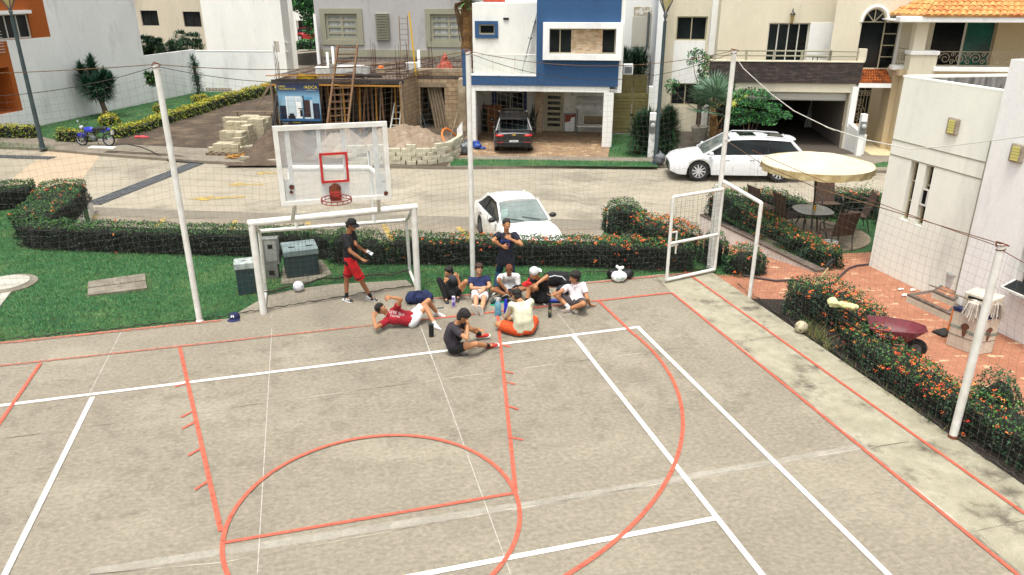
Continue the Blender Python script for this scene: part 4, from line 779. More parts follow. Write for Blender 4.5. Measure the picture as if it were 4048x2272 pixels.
def phone(lab,p,rz,mat=None,tilt=None,loc=None):
    t=thing('phone',lab,'phone',(p.x,p.y,p.z),rz); m=MB(); m.box((-.075,-.037,.002),(.075,.037,.010)); m.build('phone_case',mat or c_dk,t,bev=.003); m=MB(); m.box((-.071,-.033,.0101),(.071,.033,.0115)); m.build('screen',c_scr,t); 
    if tilt: t.rotation_euler=tilt
    return t
phone('black phone lying on the court in front of the person in dark grey',G(Y5(690,1298)),.03)
phone('small black and white phone lying near the bare knees of the lying person',G(Y5(213,358)),.2,c_phw)
# blobs: bags made as soft remeshed shapes
def soft(name,blobs,vox,mat,parent,disp=.01,dsc=8,sm=2,seed=0):
    m=MB()
    for b_ in blobs:
        if len(b_)==2: m.ell(b_[0],b_[1],14,10)
        elif len(b_)==3: m.ell(b_[0],b_[1],14,10,R=b_[2])
        else: rcone(m,*b_)
    return remesh(m,name,vox,mat,parent,sm,disp,dsc,seed)
def rcone(m,a_,b_,ra,rb,n=12,k=3,flat0=False,flat1=False):
    a_=Vector(a_);b_=Vector(b_);t=b_-a_; 
    if t.length<1e-5: t=Vector((0,0,1e-4))
    t.normalize(); pts=[];rs=[]
    if not flat0:
        for i in range(k): an=math.pi/2*(1-i/k); pts.append(a_-t*ra*math.sin(an)*.999);rs.append(max(.001,ra*math.cos(an)))
    pts.append(a_);rs.append(ra);pts.append(b_);rs.append(rb)
    if not flat1:
        for i in range(1,k+1): an=math.pi/2*i/k; pts.append(b_+t*rb*math.sin(an)*.999);rs.append(max(.001,rb*math.cos(an)))
    m.tube(pts,rs,n)
def remesh(m,name,vox,mat,parent,sm=2,disp=0,dsc=8,seed=0,world=False,fn=None,mind=None):
    me=bpy.data.meshes.new('tmp'); me.from_pydata(m.v,[],m.f); o=bpy.data.objects.new('tmp',me); COL.objects.link(o)
    r_=o.modifiers.new('r','REMESH'); r_.mode='VOXEL'; r_.voxel_size=vox
    if sm: s_=o.modifiers.new('s','SMOOTH'); s_.iterations=sm; s_.factor=.6
    dg=bpy.context.evaluated_depsgraph_get(); ev=o.evaluated_get(dg); me2=bpy.data.meshes.new_from_object(ev); me2.name=name
    bpy.data.objects.remove(o); bpy.data.meshes.remove(me)
    nv=len(me2.vertices); c=np.empty(nv*3,np.float32); me2.vertices.foreach_get('co',c); c=c.reshape(-1,3).astype(float)
    if disp or fn:
        nr=np.empty(nv*3,np.float32); me2.vertices.foreach_get('normal',nr); nr=nr.reshape(-1,3)
        if disp:
            off=Vector((seed*3.7,seed*1.3,seed*2.1)); f=np.array([noise.noise(Vector(p)*dsc+off)+.5*noise.noise(Vector(p)*dsc*2.3+off) for p in c]); c=c+nr*(f*disp)[:,None]
        if fn: c=fn(c,nr)
    if world and parent is not None:
        I=np.array(Matrix.LocRotScale(parent.location,parent.rotation_euler,None).inverted()); c=c@I[:3,:3].T+I[:3,3]
    me2.vertices.foreach_set('co',c.astype(np.float32).ravel()); me2.polygons.foreach_set('use_smooth',np.ones(len(me2.polygons),bool)); me2.materials.clear(); me2.materials.append(mat); me2.update()
    o=bpy.data.objects.new(name,me2); COL.objects.link(o)
    if parent is not None: o.parent=parent
    return o
c_duf=M('navy_duffel_cloth',s3(20,32,70,.85),.85,s3(30,44,88),scale=10,bump=.5,bs=40); c_blkc=M('black_cloth',s3(18,18,22),.85,bump=.4,bs=60); c_bin=M('black_bin_bag',s3(18,19,20),.35,bump=.8,bs=22)
p=G(Y2(835,930)); t=thing('duffel_bag','navy duffel bag lying at the foot of the right goal post','bag',(p.x+.02,p.y+.12,0),.15)
t.scale=(.74,.85,.92); soft('bag_body',[((-.2,0,.14),(-.0+.22,0,.15),.14,.15),((-.24,0,.12),(.12,.16,.12)),((.3,0,.12),(.14,.15,.12))],.014,c_duf,t,.016,9)
m=MB(); m.tube([(-.12,-.13,.2),(-.1,-.12,.29),(0,-.05,.32),(.14,-.1,.29),(.16,-.13,.2)],.012,6); m.build('handles',c_nav,t,smooth=60); m=MB(); m.bar((-.28,0,.292),(.26,0,.30),.012,.006); m.build('zip',c_dk,t)
p=G(Y4(740,560)); t=thing('backpack','black backpack with white trim behind the person in the white cap','bag',(p.x+.03,p.y+.22,0))
soft('bag_body',[((-.1,0,.16),(.16,.0,.18),.17,.15),((.2,-.05,.12),(.15,.16,.12))],.014,c_blkc,t,.015,8,seed=3); m=MB(); m.tube([(-.16,-.14,.25),(-.05,-.17,.3),(.12,-.17,.27),(.2,-.17,.18)],.01,5); m.build('white_piping',c_phw,t,smooth=60)
p=G(Y4(860,650)); t=thing('grey_bag','small dark bag with a pink mark beside the white polo shirt person','bag',(p.x,p.y+.1,0)); soft('bag_body',[((0,0,.1),(.17,.12,.11))],.013,M('dark_grey_cloth',s3(48,52,60),.85,s3(30,32,38),scale=9),t,.015,9,seed=5); m=MB(); m.ell((.05,-.115,.12),(.02,.006,.02),8,6); m.build('pink_mark',M('pink_mark',s3(226,60,90),.6),t)
p=G(Y4(730,755)); t=thing('blue_shoe','blue shoe lying between two seated people','shoe',(p.x,p.y+.05,0)); soft('shoe_upper',[((-.08,0,.045),(.1,0,.035),.045,.038)],.008,M('blue_shoe_cloth',s3(30,70,180),.6,s3(20,40,110),scale=16),t,.004,20); m=MB(); m.box((-.12,-.04,0),(.13,.04,.014)); m.build('sole',c_dk,t,bev=.006)
p=G(Y6(95,1275)); t=thing('plastic_bag','white knotted plastic bag with green print at the far slab edge','bag',(p.x-.0,p.y+.05,0))
soft('bag_body',[((0,0,.12),(.18,.13,.13)),((.0,0,.15),(.02,0,.28),.12,.03),((.0,0,.3),(-.05,0,.35),.03,.035),((.0,0,.3),(.06,0,.33),.03,.04)],.012,M('white_film',s3(232,234,232),.35),t,.018,11,seed=7)
bpy_txt=[]
def text(name,s,size,mat,parent,loc,rot,ext=.0015,shx=1):
    c=bpy.data.curves.new(name,'FONT'); c.body=s; c.size=size; c.extrude=ext; c.align_x='CENTER'; c.align_y='CENTER'; c.resolution_u=2; o=bpy.data.objects.new('t',c); COL.objects.link(o)
    dg=bpy.context.evaluated_depsgraph_get(); me=bpy.data.meshes.new_from_object(o.evaluated_get(dg)); bpy.data.objects.remove(o); me.name=name; me.materials.clear(); me.materials.append(mat)
    o=bpy.data.objects.new(name,me); COL.objects.link(o); o.parent=parent; o.location=loc; o.rotation_euler=rot; o.scale=(shx,1,1); return o
text('green_print','NUSE',.075,M('green_print',s3(30,110,70),.6),t,(.0,-.142,.12),(math.radians(80),.0,.05))
t=thing('rubbish_bag','shiny black rubbish bag behind the white plastic bag','bag',(p.x+.02,p.y+.26,0)); soft('bag_body',[((-.12,0,.1),(.16,.14,.12)),((.18,0,.1),(.17,.14,.12))],.015,c_bin,t,.02,9,seed=8)
for i,(q,rz,lab) in enumerate(((Y5(1290,295),1.35,'black and green sneaker standing left of the blue water jug'),(Y5(1470,240),1.9,'dark teal sneaker standing behind the blue water jug'))):
    p=G(q); t=thing('sneaker',lab,'shoe',(p.x,p.y+.12,0),rz); soft('shoe_upper',[((-.09,0,.055),(.02,0,.06),.045,.042),((.0,0,.045),(.1,0,.038),.042,.036)],.008,M('black_teal_mesh',s3(20,34,34),.6,s3(20,110,100),scale=22,lo=.55,hi=.6),t,.003,20); m=MB(); m.box((-.14,-.045,0),(.14,.045,.022)); m.build('sole',M('green_sole',s3(30,170,130),.5),t,bev=.008)
# ================= PEOPLE =================
from mathutils.bvhtree import BVHTree
def proj(p):
    cp,sp=math.cos(P_),math.sin(P_); x,y,z=p; z-=H_; u=y*sp+z*cp; w=y*cp-z*sp; return (CX+F_*x/w, CY-F_*u/w)
def ik(a,c,L1,L2,hint):
    a=Vector(a);c=Vector(c);d=(c-a);D_=d.length
    if D_>(L1+L2)*.995: k=D_/(L1+L2)/.995; L1*=k;L2*=k
    if D_<abs(L1-L2)*1.05: D_=abs(L1-L2)*1.05; c=a+d.normalized()*D_
    d=(c-a).normalized(); x=(L1*L1-L2*L2+D_*D_)/(2*D_); r=math.sqrt(max(0,L1*L1-x*x)); m=a+d*x
    e=d.orthogonal().normalized(); f=d.cross(e); best=None
    for i in range(90):
        t=i*math.pi/45; q=m+(e*math.cos(t)+f*math.sin(t))*r; pp=proj(q); s=math.hypot(pp[0]-hint[0],pp[1]-hint[1])+(200 if q.z<.05 else 0)
        if best is None or s<best[0]: best=(s,q)
    return best[1],c,D_/(L1+L2)
SK={k:M('skin_'+k,s3(*v),.55,s3(*[c*.9 for c in v]),scale=9,grain=.03) for k,v in dict(tan=(186,130,88),brown=(156,104,68),light=(206,154,118),mid=(170,114,76)).items()}
c_hair=M('black_hair',s3(20,16,15,.9),.7,s3(36,28,24),scale=60,bump=.6,bs=90); c_hbr=M('brown_hair',s3(50,34,24,.9),.7,s3(72,50,34),scale=60,bump=.6,bs=90); c_hbuzz=M('rust_hair',s3(122,66,34,.9),.8,s3(96,50,28),scale=50,bump=.6,bs=90)
c_eyew=M('eye_white',s3(225,222,215),.3,grain=0); c_iris=M('iris_dark',s3(30,20,14),.2,grain=0); c_lip=M('lip',s3(150,84,70),.5,grain=0); c_brow=M('brow_hair',s3(26,20,18),.8,grain=0)
def cloth(n,c,**k): return M(n,s3(*c),.9,s3(*[x*.86 for x in c]),scale=7,bump=.25,bs=120,grain=.06,**k)
K=dict(blk=cloth('black_jersey',(24,23,27)),red=cloth('red_shorts_cloth',(206,28,34)),dred=cloth('dark_red_jersey',(162,22,38)),wht=cloth('white_cloth',(226,226,226)),navy=cloth('navy_jersey',(26,38,82)),jean=cloth('blue_denim',(34,64,92)),polo=cloth('white_polo_cloth',(228,218,220)),cream=cloth('cream_jersey',(226,226,196)),orange=cloth('orange_shorts_cloth',(222,84,32)),char=cloth('charcoal_jersey',(52,46,54)),gsh=cloth('grey_shorts_cloth',(74,66,68)),blk2=cloth('black_shorts_cloth',(20,20,22)),navy2=cloth('dark_navy_jersey',(28,30,44)))
def FRAME(fwd,up):
    f=Vector(fwd).normalized(); u=Vector(up); u=(u-f*u.dot(f)).normalized(); x=f.cross(u); return Matrix((x,f,u)).transposed()   # x: right hand side, y: forward, z: up
def person(lab,s,pel,nk,fh,fs,head,hf,arms,legs,skin,shirt,shorts,hair='short',hairm=None,shoes=None,socks=None,slump=0.0,sleeve=.55,legcut=.82,shoulders=None,long=False,fat=1.0,hand=(.9,),headup=None,name='person',extra=None,shirt_hem=0.0):
    pel=Vector(pel);nk=Vector(nk); u=(nk-pel).normalized(); L_=(nk-pel).length
    if abs(L_-.5*s)>.1: print('TORSO',lab[:30],round(L_,2))
    lh=u.cross(Vector(fh)).normalized(); ls_=u.cross(Vector(fs)).normalized(); fh=lh.cross(u).normalized(); fs=ls_.cross(u).normalized()
    t=thing('person',lab,'person',(pel.x,pel.y,0)); b=MB(); sh=MB(); so=MB()
    wa=pel.lerp(nk,.36)-fh*slump; ch=pel.lerp(nk,.72)-fs*slump*.7
    S_={'L':nk+ls_*.175*s-u*.055*s,'R':nk-ls_*.175*s-u*.055*s}
    if shoulders: S_.update(shoulders)
    Hh={'L':pel+lh*.09*s,'R':pel-lh*.09*s}
    k=fat
    for sd in(-1,1):
        rcone(b,pel+lh*sd*.065*s,wa+lh*sd*.05*s,.09*s*k,.08*s*k); rcone(b,wa+lh*sd*.05*s,ch+ls_*sd*.065*s,.08*s*k,.09*s); 
    for q in'LR': rcone(b,ch.lerp(nk,.3)+(S_[q]-nk)*.35,S_[q],.075*s,.05*s)
    hd=Vector(head); HR=FRAME(hf,headup or ((hd-nk)+Vector((0,0,.15))))
    h=lambda x,y,z:hd+HR@Vector((x*s,y*s,z*s))
    rcone(b,nk-u*.03,h(0,-.02,-.05),.058*s,.052*s)
    b.ell(h(0,-.012,.03),(.074*s,.092*s,.086*s),20,14,HR); b.ell(h(0,.02,-.03),(.062*s,.066*s,.08*s),20,14,HR); b.ell(h(0,.038,-.088),(.04*s,.04*s,.032*s),14,10,HR)
    rcone(b,h(0,.084,.004),h(0,.102,-.03),.008*s,.013*s); b.ell(h(0,.074,.022),(.048*s,.016*s,.011*s),12,8,HR)
    for sd in(-1,1): b.ell(h(sd*.076,-.005,-.012),(.011*s,.02*s,.03*s),10,8,HR)
    rr=sh
    for sd in(-1,1):
        rcone(sh,pel+lh*sd*.062*s+u*(.02-shirt_hem),wa+lh*sd*.055*s,(.112+shirt_hem*.25)*s*k,.102*s*k); rcone(sh,wa+lh*sd*.055*s,ch+ls_*sd*.07*s,.102*s*k,.106*s)
    for q in'LR': rcone(sh,ch.lerp(nk,.35)+(S_[q]-nk)*.35,S_[q],.084*s,.066*s)
    rcone(sh,nk-u*.07,nk-u*.005,.085*s,.062*s,flat1=True)
    so.ell(pel,(.14*s*k,.115*s*k,.10*s),16,12,Matrix((lh,fh,u)).transposed())
    if not long: pass
    out={}
    for q,(eh,w,ht) in arms.items():
        w=Vector(w); e,w,st=ik(S_[q],w,.295*s,.255*s,eh)
        if st>1.02: print('ARM',lab[:28],q,round(st,2))
        rcone(b,S_[q],e,.049*s,.039*s); rcone(b,e,e.lerp(w,.3),.037*s,.038*s); rcone(b,e.lerp(w,.3),w,.038*s,.026*s)
        hv=(Vector(ht)-w); hv=hv.normalized() if hv.length>.01 else (w-e).normalized()
        fa=(w-e).normalized(); hv=(hv+fa*.6).normalized(); pn=hv.cross(ls_ if abs(hv.dot(ls_))<.9 else u).normalized()
        if pn.dot(Vector((0,-1,0))-Vector((0,0,1)))>0: pn=-pn
        wd=hv.cross(pn).normalized(); ps=.05
        for i,o in enumerate((-.033,-.011,.011,.033)):
            kb=w+hv*.09*s+wd*o*s; rcone(b,w+hv*.01+wd*o*.5*s,kb,.017*s,.0145*s,8)
            L=(.062,.072,.076,.068)[i]*s; c1=.35+.12*i; d1=(hv*math.cos(c1)+pn*math.sin(c1)+wd*o*2.5).normalized(); p1=kb+d1*L*.5; d2=(hv*math.cos(c1+.6)+pn*math.sin(c1+.6)).normalized(); p2=p1+d2*L*.5
            rcone(b,kb,p1,.0090*s,.0082*s,8); rcone(b,p1,p2,.0082*s,.0072*s,8)
        ts=-1 if q=='L' else 1
        tb=w+hv*.03*s+wd*.028*ts*s; t1=tb+(hv*.6+wd*ts*.75+pn*.3).normalized()*.045*s; t2=t1+(hv*.9+wd*ts*.2+pn*.4).normalized()*.03*s
        rcone(b,w+hv*.02*s,tb,.018*s,.013*s,8); rcone(b,tb,t1,.0125*s,.0105*s,8); rcone(b,t1,t2,.0105*s,.0088*s,8)
        if sleeve>1.2:
            rcone(sh,S_[q],e,.068*s,.058*s); f_=min(1,sleeve-1); rcone(sh,e,e.lerp(w,f_),.058*s,.042*s,flat1=True)
        else: rcone(sh,S_[q],S_[q].lerp(e,sleeve),.067*s,.068*s,flat1=True)
        out[q+'w']=w; out[q+'h']=w+hv*.1*s; out[q+'e']=e
    feet=[]
    for q,(kh,a,toe) in legs.items():
        a=Vector(a);toe=Vector(toe); kn,a2,st=ik(Hh[q],a,.43*s,.42*s,kh)
        if st>1.02: print('LEG',lab[:28],q,round(st,2))
        a=a2; sn=(a-kn).normalized(); fw=(fh*.6+(toe-a).normalized()*.4); cf=(fw-sn*fw.dot(sn)).normalized()
        rcone(b,Hh[q],kn,.084*s*k,.054*s); rcone(b,kn,kn.lerp(a,.3)-cf*.012,.05*s,.053*s); rcone(b,kn.lerp(a,.3)-cf*.012,a,.053*s,.034*s)
        d=(toe-a); n=(kn-a); d=(d-n.normalized()*min(0,0)).normalized(); n=(n-d*n.dot(d)).normalized(); sd=d.cross(n)
        fp=lambda x,z,y=0:a+d*x*s+n*z*s+sd*y*s
        rcone(b,fp(-.04,-.045),fp(.06,-.055),.032*s,.032*s); rcone(b,fp(.0,-.01),fp(.09,-.055),.034*s,.03*s); rcone(b,fp(.06,-.06,.015),fp(.15,-.068,.01),.026*s,.018*s); rcone(b,fp(.06,-.06,-.015),fp(.14,-.068,-.01),.026*s,.018*s)
        if long:
            rcone(so,Hh[q],kn,.1*s,.075*s); rcone(so,kn,a+(kn-a)*.04,.075*s,.064*s,flat1=True)
        else: rcone(so,Hh[q],Hh[q].lerp(kn,legcut),.104*s*k,.088*s*k,flat1=True)
        feet.append((q,a,kn,d,n,sd,fp)); out[q+'k']=kn; out[q+'a']=a
    body=remesh(b,'body',.0052,skin,t,2,world=True)
    rng=int(abs(pel.x*97+pel.y*31))%50
    ax=u
    shirt_o=remesh(sh,'shirt',.009,shirt,t,4,.008,9,rng,world=True)
    sho=remesh(so,'trousers' if long else 'shorts',.009,shorts,t,4,.008,9,rng+3,world=True)
    for q,a,kn,d,n,sd,fp in feet:
        if socks:
            m=MB(); hi=socks[1]; rcone(m,a+(kn-a).normalized()*hi*s,a,.042*s,.04*s,flat0=True)
            if socks[2]: rcone(m,fp(-.04,-.045),fp(.06,-.052),.038*s,.038*s); rcone(m,fp(0,-.01),fp(.09,-.05),.04*s,.036*s); rcone(m,fp(.06,-.055,.012),fp(.15,-.062,.008),.032*s,.024*s); rcone(m,fp(.06,-.055,-.012),fp(.14,-.062,-.008),.032*s,.024*s)
            remesh(m,'sock',.008,socks[0],t,2,.002,20,world=True)
        if shoes:
            m=MB(); rcone(m,fp(-.045,-.04),fp(.03,-.05),.042*s,.043*s); rcone(m,fp(.02,-.045),fp(.13,-.062,.004),.046*s,.032*s); rcone(m,fp(.06,-.06,-.012),fp(.14,-.066,-.01),.034*s,.026*s); rcone(m,fp(-.02,.01),fp(-.01,-.04),.043*s,.042*s,flat0=True)
            up=remesh(m,'shoe',.008,shoes[0],t,2,.002,20,world=True)
            m=MB(); R=Matrix((d,sd,n)).transposed(); vs=[]
            prof=[(-.092,.0),(-.08,.03),(-.03,.037),(.03,.034),(.09,.045),(.14,.043),(.18,.026),(.19,.0)]; pts=prof+[(x,-y) for x,y in prof[-2:0:-1]]
            for zz in(-.1,-.072): vs+=[a+R@Vector((x*s,y*s,zz*s)) for x,y in pts]
            nn=len(pts); m.add(vs,[tuple(range(nn))[::-1],tuple(range(nn,2*nn))]+[(i,(i+1)%nn,nn+(i+1)%nn,nn+i) for i in range(nn)])
            m.build('sole',shoes[1],t,world=True,bev=.004)
    # hair and face
    hm=hairm or c_hair; m=MB()
    if hair in('short','curly','long','full'):
        g_={'short':0,'curly':.010,'long':.012,'full':.018}[hair]
        m.ell(h(0,-.03,.056),((.083+g_)*s,(.094+g_*.8)*s,(.076+g_)*s),20,14,HR); m.ell(h(0,-.05,-.005),((.078+g_)*s,(.062+g_)*s,(.07+g_)*s),18,12,HR)
        if hair in('long','full'): m.ell(h(0,-.055,-.04),((.08+g_)*s,.06*s,.065*s),18,12,HR); m.ell(h(0,.03,.098),(.07*s,.055*s,.035*s),14,10,HR)
        if hair=='curly': m.ell(h(0,.025,.10),(.068*s,.055*s,.035*s),14,10,HR)
        remesh(m,'hair',.007,hm,t,1,.012 if hair!='short' else .006,38,rng,world=True)
    elif hair=='buzz': m.ell(h(0,-.018,.038),(.078*s,.094*s,.083*s),20,14,HR); remesh(m,'hair',.007,hm,t,1,.001,60,world=True)
    elif hair in('cap','capback'):
        m.ell(h(0,-.05,-.005),(.082*s,.062*s,.06*s),18,12,HR)
        if hair=='cap': m.ell(h(0,-.105,-.0),(.035*s,.04*s,.04*s),12,8,HR); m.ell(h(0,-.07,-.045),(.07*s,.045*s,.04*s),12,8,HR)
        remesh(m,'hair',.007,hm,t,1,.01,38,rng,world=True)
    m=MB()
    for sd in(-1,1): 
        e_=MB(); e_.ell(h(sd*.029,.0785,-.002),(.0105*s,.006*s,.0042*s),10,8,HR); eo=e_.build('eye',c_eyew,t,smooth=180,world=True)
        e_=MB(); e_.ell(h(sd*.029,.0835,-.003),(.0052*s,.0045*s,.0046*s),8,6,HR); e_=e_.build('iris',c_iris,None,smooth=180); e_.parent=eo; 
        e_.location=(-t.location.x,-t.location.y,-t.location.z)
        e_=MB(); rcone(e_,h(sd*.014,.088,.02),h(sd*.045,.078,.022),.0045*s,.003*s,6); e_.build('eyebrow',c_brow,t,world=True)
    m=MB(); m.ell(h(0,.083,-.064),(.022*s,.008*s,.0065*s),10,8,HR); m.build('mouth',c_lip,t,smooth=180,world=True)
    out.update(t=t,h=h,HR=HR,shirt=shirt_o,shorts=sho,u=u,fs=fs,ls=ls_,ch=ch,nk=nk,S=S_,H=Hh,s=s,pel=pel,fh=fh)
    return out
def decal(P,part,verts,faces,name,mat,d,off=.004):
    "lay a flat print onto a cloth part: world verts are shifted along -d onto the cloth"
    t=P['t']; me=part.data; tree=BVHTree.FromPolygons([v.co+t.location for v in me.vertices],[tuple(p.vertices) for p in me.polygons]); d=Vector(d).normalized(); vs=[]
    for v in verts:
        v=Vector(v); hit=tree.ray_cast(v+d*.3,-d)[0]; vs.append((hit if hit else v)+d*off)
    m=MB(); m.add(vs,faces); return m.build(name,mat,t,world=True)
def textdecal(P,part,s_,size,c,right,up,d,mat,name):
    cu=bpy.data.curves.new(name,'FONT'); cu.body=s_; cu.size=size; cu.align_x='CENTER'; cu.align_y='CENTER'; cu.resolution_u=2; o=bpy.data.objects.new('t',cu); COL.objects.link(o)
    dg=bpy.context.evaluated_depsgraph_get(); me=bpy.data.meshes.new_from_object(o.evaluated_get(dg)); bpy.data.objects.remove(o)
    r=Vector(right).normalized(); u=Vector(up).normalized(); vs=[Vector(c)+r*v.co.x+u*v.co.y for v in me.vertices]; fs=[tuple(p.vertices) for p in me.polygons]; bpy.data.meshes.remove(me)
    return decal(P,part,vs,fs,name,mat,d)
def wcap(P,mat,back=False):
    h,HR,t,s=P['h'],P['HR'],P['t'],P['s']; R=HR@Matrix.Rotation(math.pi/2 if not back else -math.pi/2,3,'Z'); c=h(0,-.012 if not back else -.01,.035); 
    cc=Vector(c)-t.location; e=thing('x','','',(0,0,0)); 
    bpy.data.objects.remove(e); cap_parent=t; holder=bpy.data.objects.new('cap_band',bpy.data.meshes.new('cap_band')); 
    m=MB(); m.lathe([(.096*s,-.012*s),(.096*s,.012*s)],cc,18,R=R,cap=False); holder=m.build('cap',mat,t,smooth=60)
    m=MB(); rad=.095*s; m.lathe([(rad,0),(rad,rad*.35),(rad*.9,rad*.72),(rad*.6,rad*.98),(rad*.2,rad*1.08),(.002,rad*1.09)],cc,18,R=R); m.build('cap_crown',mat,holder,smooth=60)
    n=9; vs=[]
    for k,(r0,zz) in enumerate(((rad*.97,.0),(rad*1.35,-.006),(rad*1.75,-.026))):
        for i in range(n):
            a_=math.radians(-55+110*i/(n-1)); ff=1 if k==0 else (.62+.38*math.cos((i/(n-1)-.5)*2.6)); r2=rad*.97+(r0-rad*.97)*ff; vs.append(cc+R@Vector((r2*math.cos(a_),r2*math.sin(a_),zz)))
    N_=len(vs); vs2=[v+R@Vector((0,0,.006)) for v in vs]; fs=[(k*n+i,k*n+i+1,(k+1)*n+i+1,(k+1)*n+i) for k in range(2) for i in range(n-1)]
    m=MB(); m.add(vs+vs2,[f[::-1] for f in fs]+[tuple(i+N_ for i in f) for f in fs]+[(2*n+i,2*n+i+1,N_+2*n+i+1,N_+2*n+i) for i in range(n-1)]); m.build('cap_brim',mat,holder,smooth=50)
c_shbw=M('black_white_shoe',s3(20,20,22),.6,s3(225,225,225),scale=16,lo=.52,hi=.55,grain=0); c_ws=M('white_sole',s3(226,226,222),.6); c_shr=M('red_shoe',s3(206,40,26),.6,s3(90,20,18),scale=18,lo=.5,hi=.6,grain=0); c_shw=M('white_shoe',s3(214,208,198),.7); c_sht=M('teal_black_shoe',s3(16,22,24),.6,s3(20,130,130),scale=20,lo=.6,hi=.63,grain=0); c_shg=M('grey_shoe',s3(150,142,130),.7); c_teal=M('teal_shoe',s3(20,110,100),.6)
Gz=lambda q,z: G(q,z)
# 1 walking person in black shirt and red shorts
Yw=14.45
P1=person('person walking in black shirt, black cap and red shorts holding a phone',1.0,PY(Y2(208,475),Yw),PY(Y2(186,240),Yw),(1,-.15,0),(1,-.25,0),PY(Y2(218,165),Yw-.02),(1,-.3,-.3),
 dict(R=(Y2(192,400),PY(Y2(306,488),Yw-.25),PY(Y2(365,515),Yw-.28)),L=(Y2(275,385),PY(Y2(326,404),Yw+.12),PY(Y2(375,430),Yw+.08))),
 dict(R=(Y2(310,690),Gz(Y2(396,846),.1),Gz(Y2(520,872),.04)),L=(Y2(160,640),Gz(Y2(168,850),.1),Gz(Y2(285,888),.04))),
 SK['brown'],K['blk'],K['red'],hair='cap',shoes=(c_shbw,c_ws),socks=(K['blk'],.1,False),legcut=1.0,sleeve=.72,fat=1.1,shirt_hem=.06)
wcap(P1,K['blk'])
for q in'RL':
    a=P1['H'][q].lerp(P1[q+'k'],.86);b=P1['H'][q].lerp(P1[q+'k'],.99); m=MB()
    for f,(mt,nm) in enumerate(((K['blk'],'black_band'),)):
        rcone(m,a.lerp(b,.15),a.lerp(b,.5),.101,.100,flat0=True,flat1=True,n=20); m.build('shorts_band',mt,P1['t'],world=True,smooth=60)
ph=thing('phone','pale phone held out by the walking person in the black cap','phone',tuple(P1['Lh']+Vector((.05,-.01,-.0)))); ph.rotation_euler=(.5,.5,-.2); m=MB(); m.box((-.07,-.036,-.004),(.07,.036,.004)); m.build('phone_case',c_phw,ph,bev=.002); m=MB(); m.box((-.066,-.032,.0041),(.066,.032,.0052)); m.build('screen',M('lit_screen',s3(190,200,206),.15,grain=0),ph)
# 2 lying person in red
Rs=Gz(Y2(532,1092),.13); Ls=PY(Y2(640,972),Rs.y+.10); nk2=(Rs+Ls)/2+Vector((-.07,0,.04)); pel2=Gz(Y2(795,1065),.12)
P2=person('person lying in a dark red shirt and white shorts with one arm over the head',1.0,pel2,nk2,(-.0,-.45,.9),(-.1,-.85,.5),PY(Y2(507,966),nk2.y-.0),(.62,-.6,.35),
 dict(R=(Y2(440,1135),PY(Y2(424,1045),Rs.y-.06),PY(Y2(478,1000),Rs.y-.02)),L=(Y2(690,880),PY(Y2(590,852),Ls.y+.05),PY(Y2(535,890),Ls.y))),
 dict(R=(Y2(938,932),Gz(Y2(1010,1108),.075),Gz(Y2(1125,1150),.03)),L=(Y2(985,845),Gz(Y2(1034,1005),.075),Gz(Y2(1150,1035),.03))),
 SK['tan'],K['dred'],K['wht'],hair='curly',socks=(K['wht'],.05,True),shoulders=dict(R=Rs,L=Ls),sleeve=.5,legcut=.62,headup=(-.75,.0,.6))
fd=Vector((.0,-.8,.6)).normalized(); r_=(P2['pel']-P2['nk']).normalized(); up_=fd.cross(r_)*-1
up_=r_.cross(fd)*-1 
tc=P2['nk'].lerp(P2['pel'],.36); 
textdecal(P2,P2['shirt'],"WE'RE BLA",.075,tc+up_*.04,r_,up_ if up_.z>0 else -up_,fd,K['wht'],'shirt_print'); textdecal(P2,P2['shirt'],"YOU'RE",.06,tc-(up_ if up_.z>0 else -up_)*.03,r_,up_ if up_.z>0 else -up_,fd,K['wht'],'shirt_print')
# 3 person in black at left of the seated group
pl=Gz(Y3(368,1172),.12); n3=PY(Y3(342,965),pl.y+.26)
P3=person('seated person in black with knees up holding a dark cap, dark wavy hair',.95,pl,n3,(-.05,-1,0),(-.2,-1,.1),PY(Y3(318,885),n3.y-.04),(-.55,-.8,-.12),
 dict(R=(Y3(262,1060),PY(Y3(268,1010),n3.y-.28),PY(Y3(345,960),n3.y-.26)),L=(Y3(470,1040),PY(Y3(448,965),n3.y-.26),PY(Y3(400,915),n3.y-.26))),
 dict(R=(Y3(192,975),Gz(Y3(278,1225),.1),Gz(Y3(295,1300),.04)),L=(Y3(545,965),Gz(Y3(455,1200),.1),Gz(Y3(462,1290),.04))),
 SK['tan'],K['blk'],K['blk2'],hair='long',shoes=(c_sht,c_dk),socks=(K['blk2'],.16,False),legcut=.5,slump=.05)
m=MB(); a,b,c=P3['H']['R'],P3['Rk'],P3['Ra']; rcone(m,a.lerp(b,.4),b,.07,.06); rcone(m,b,c,.06,.045); remesh(m,'leg_sleeve',.009,K['blk2'],P3['t'],2,world=True)
tt=thing('held_cap','dark grey cap held in the hands of the seated person in black','cap',tuple((P3['Rh']+P3['Lh'])/2+Vector((0,-.05,-.03)))); cap_mesh(tt,(0,0,-.03),Matrix.Rotation(1.9,3,'Z')@Matrix.Rotation(.9,3,'X'),.1,cloth('dark_grey_cap_cloth',(52,58,66)))
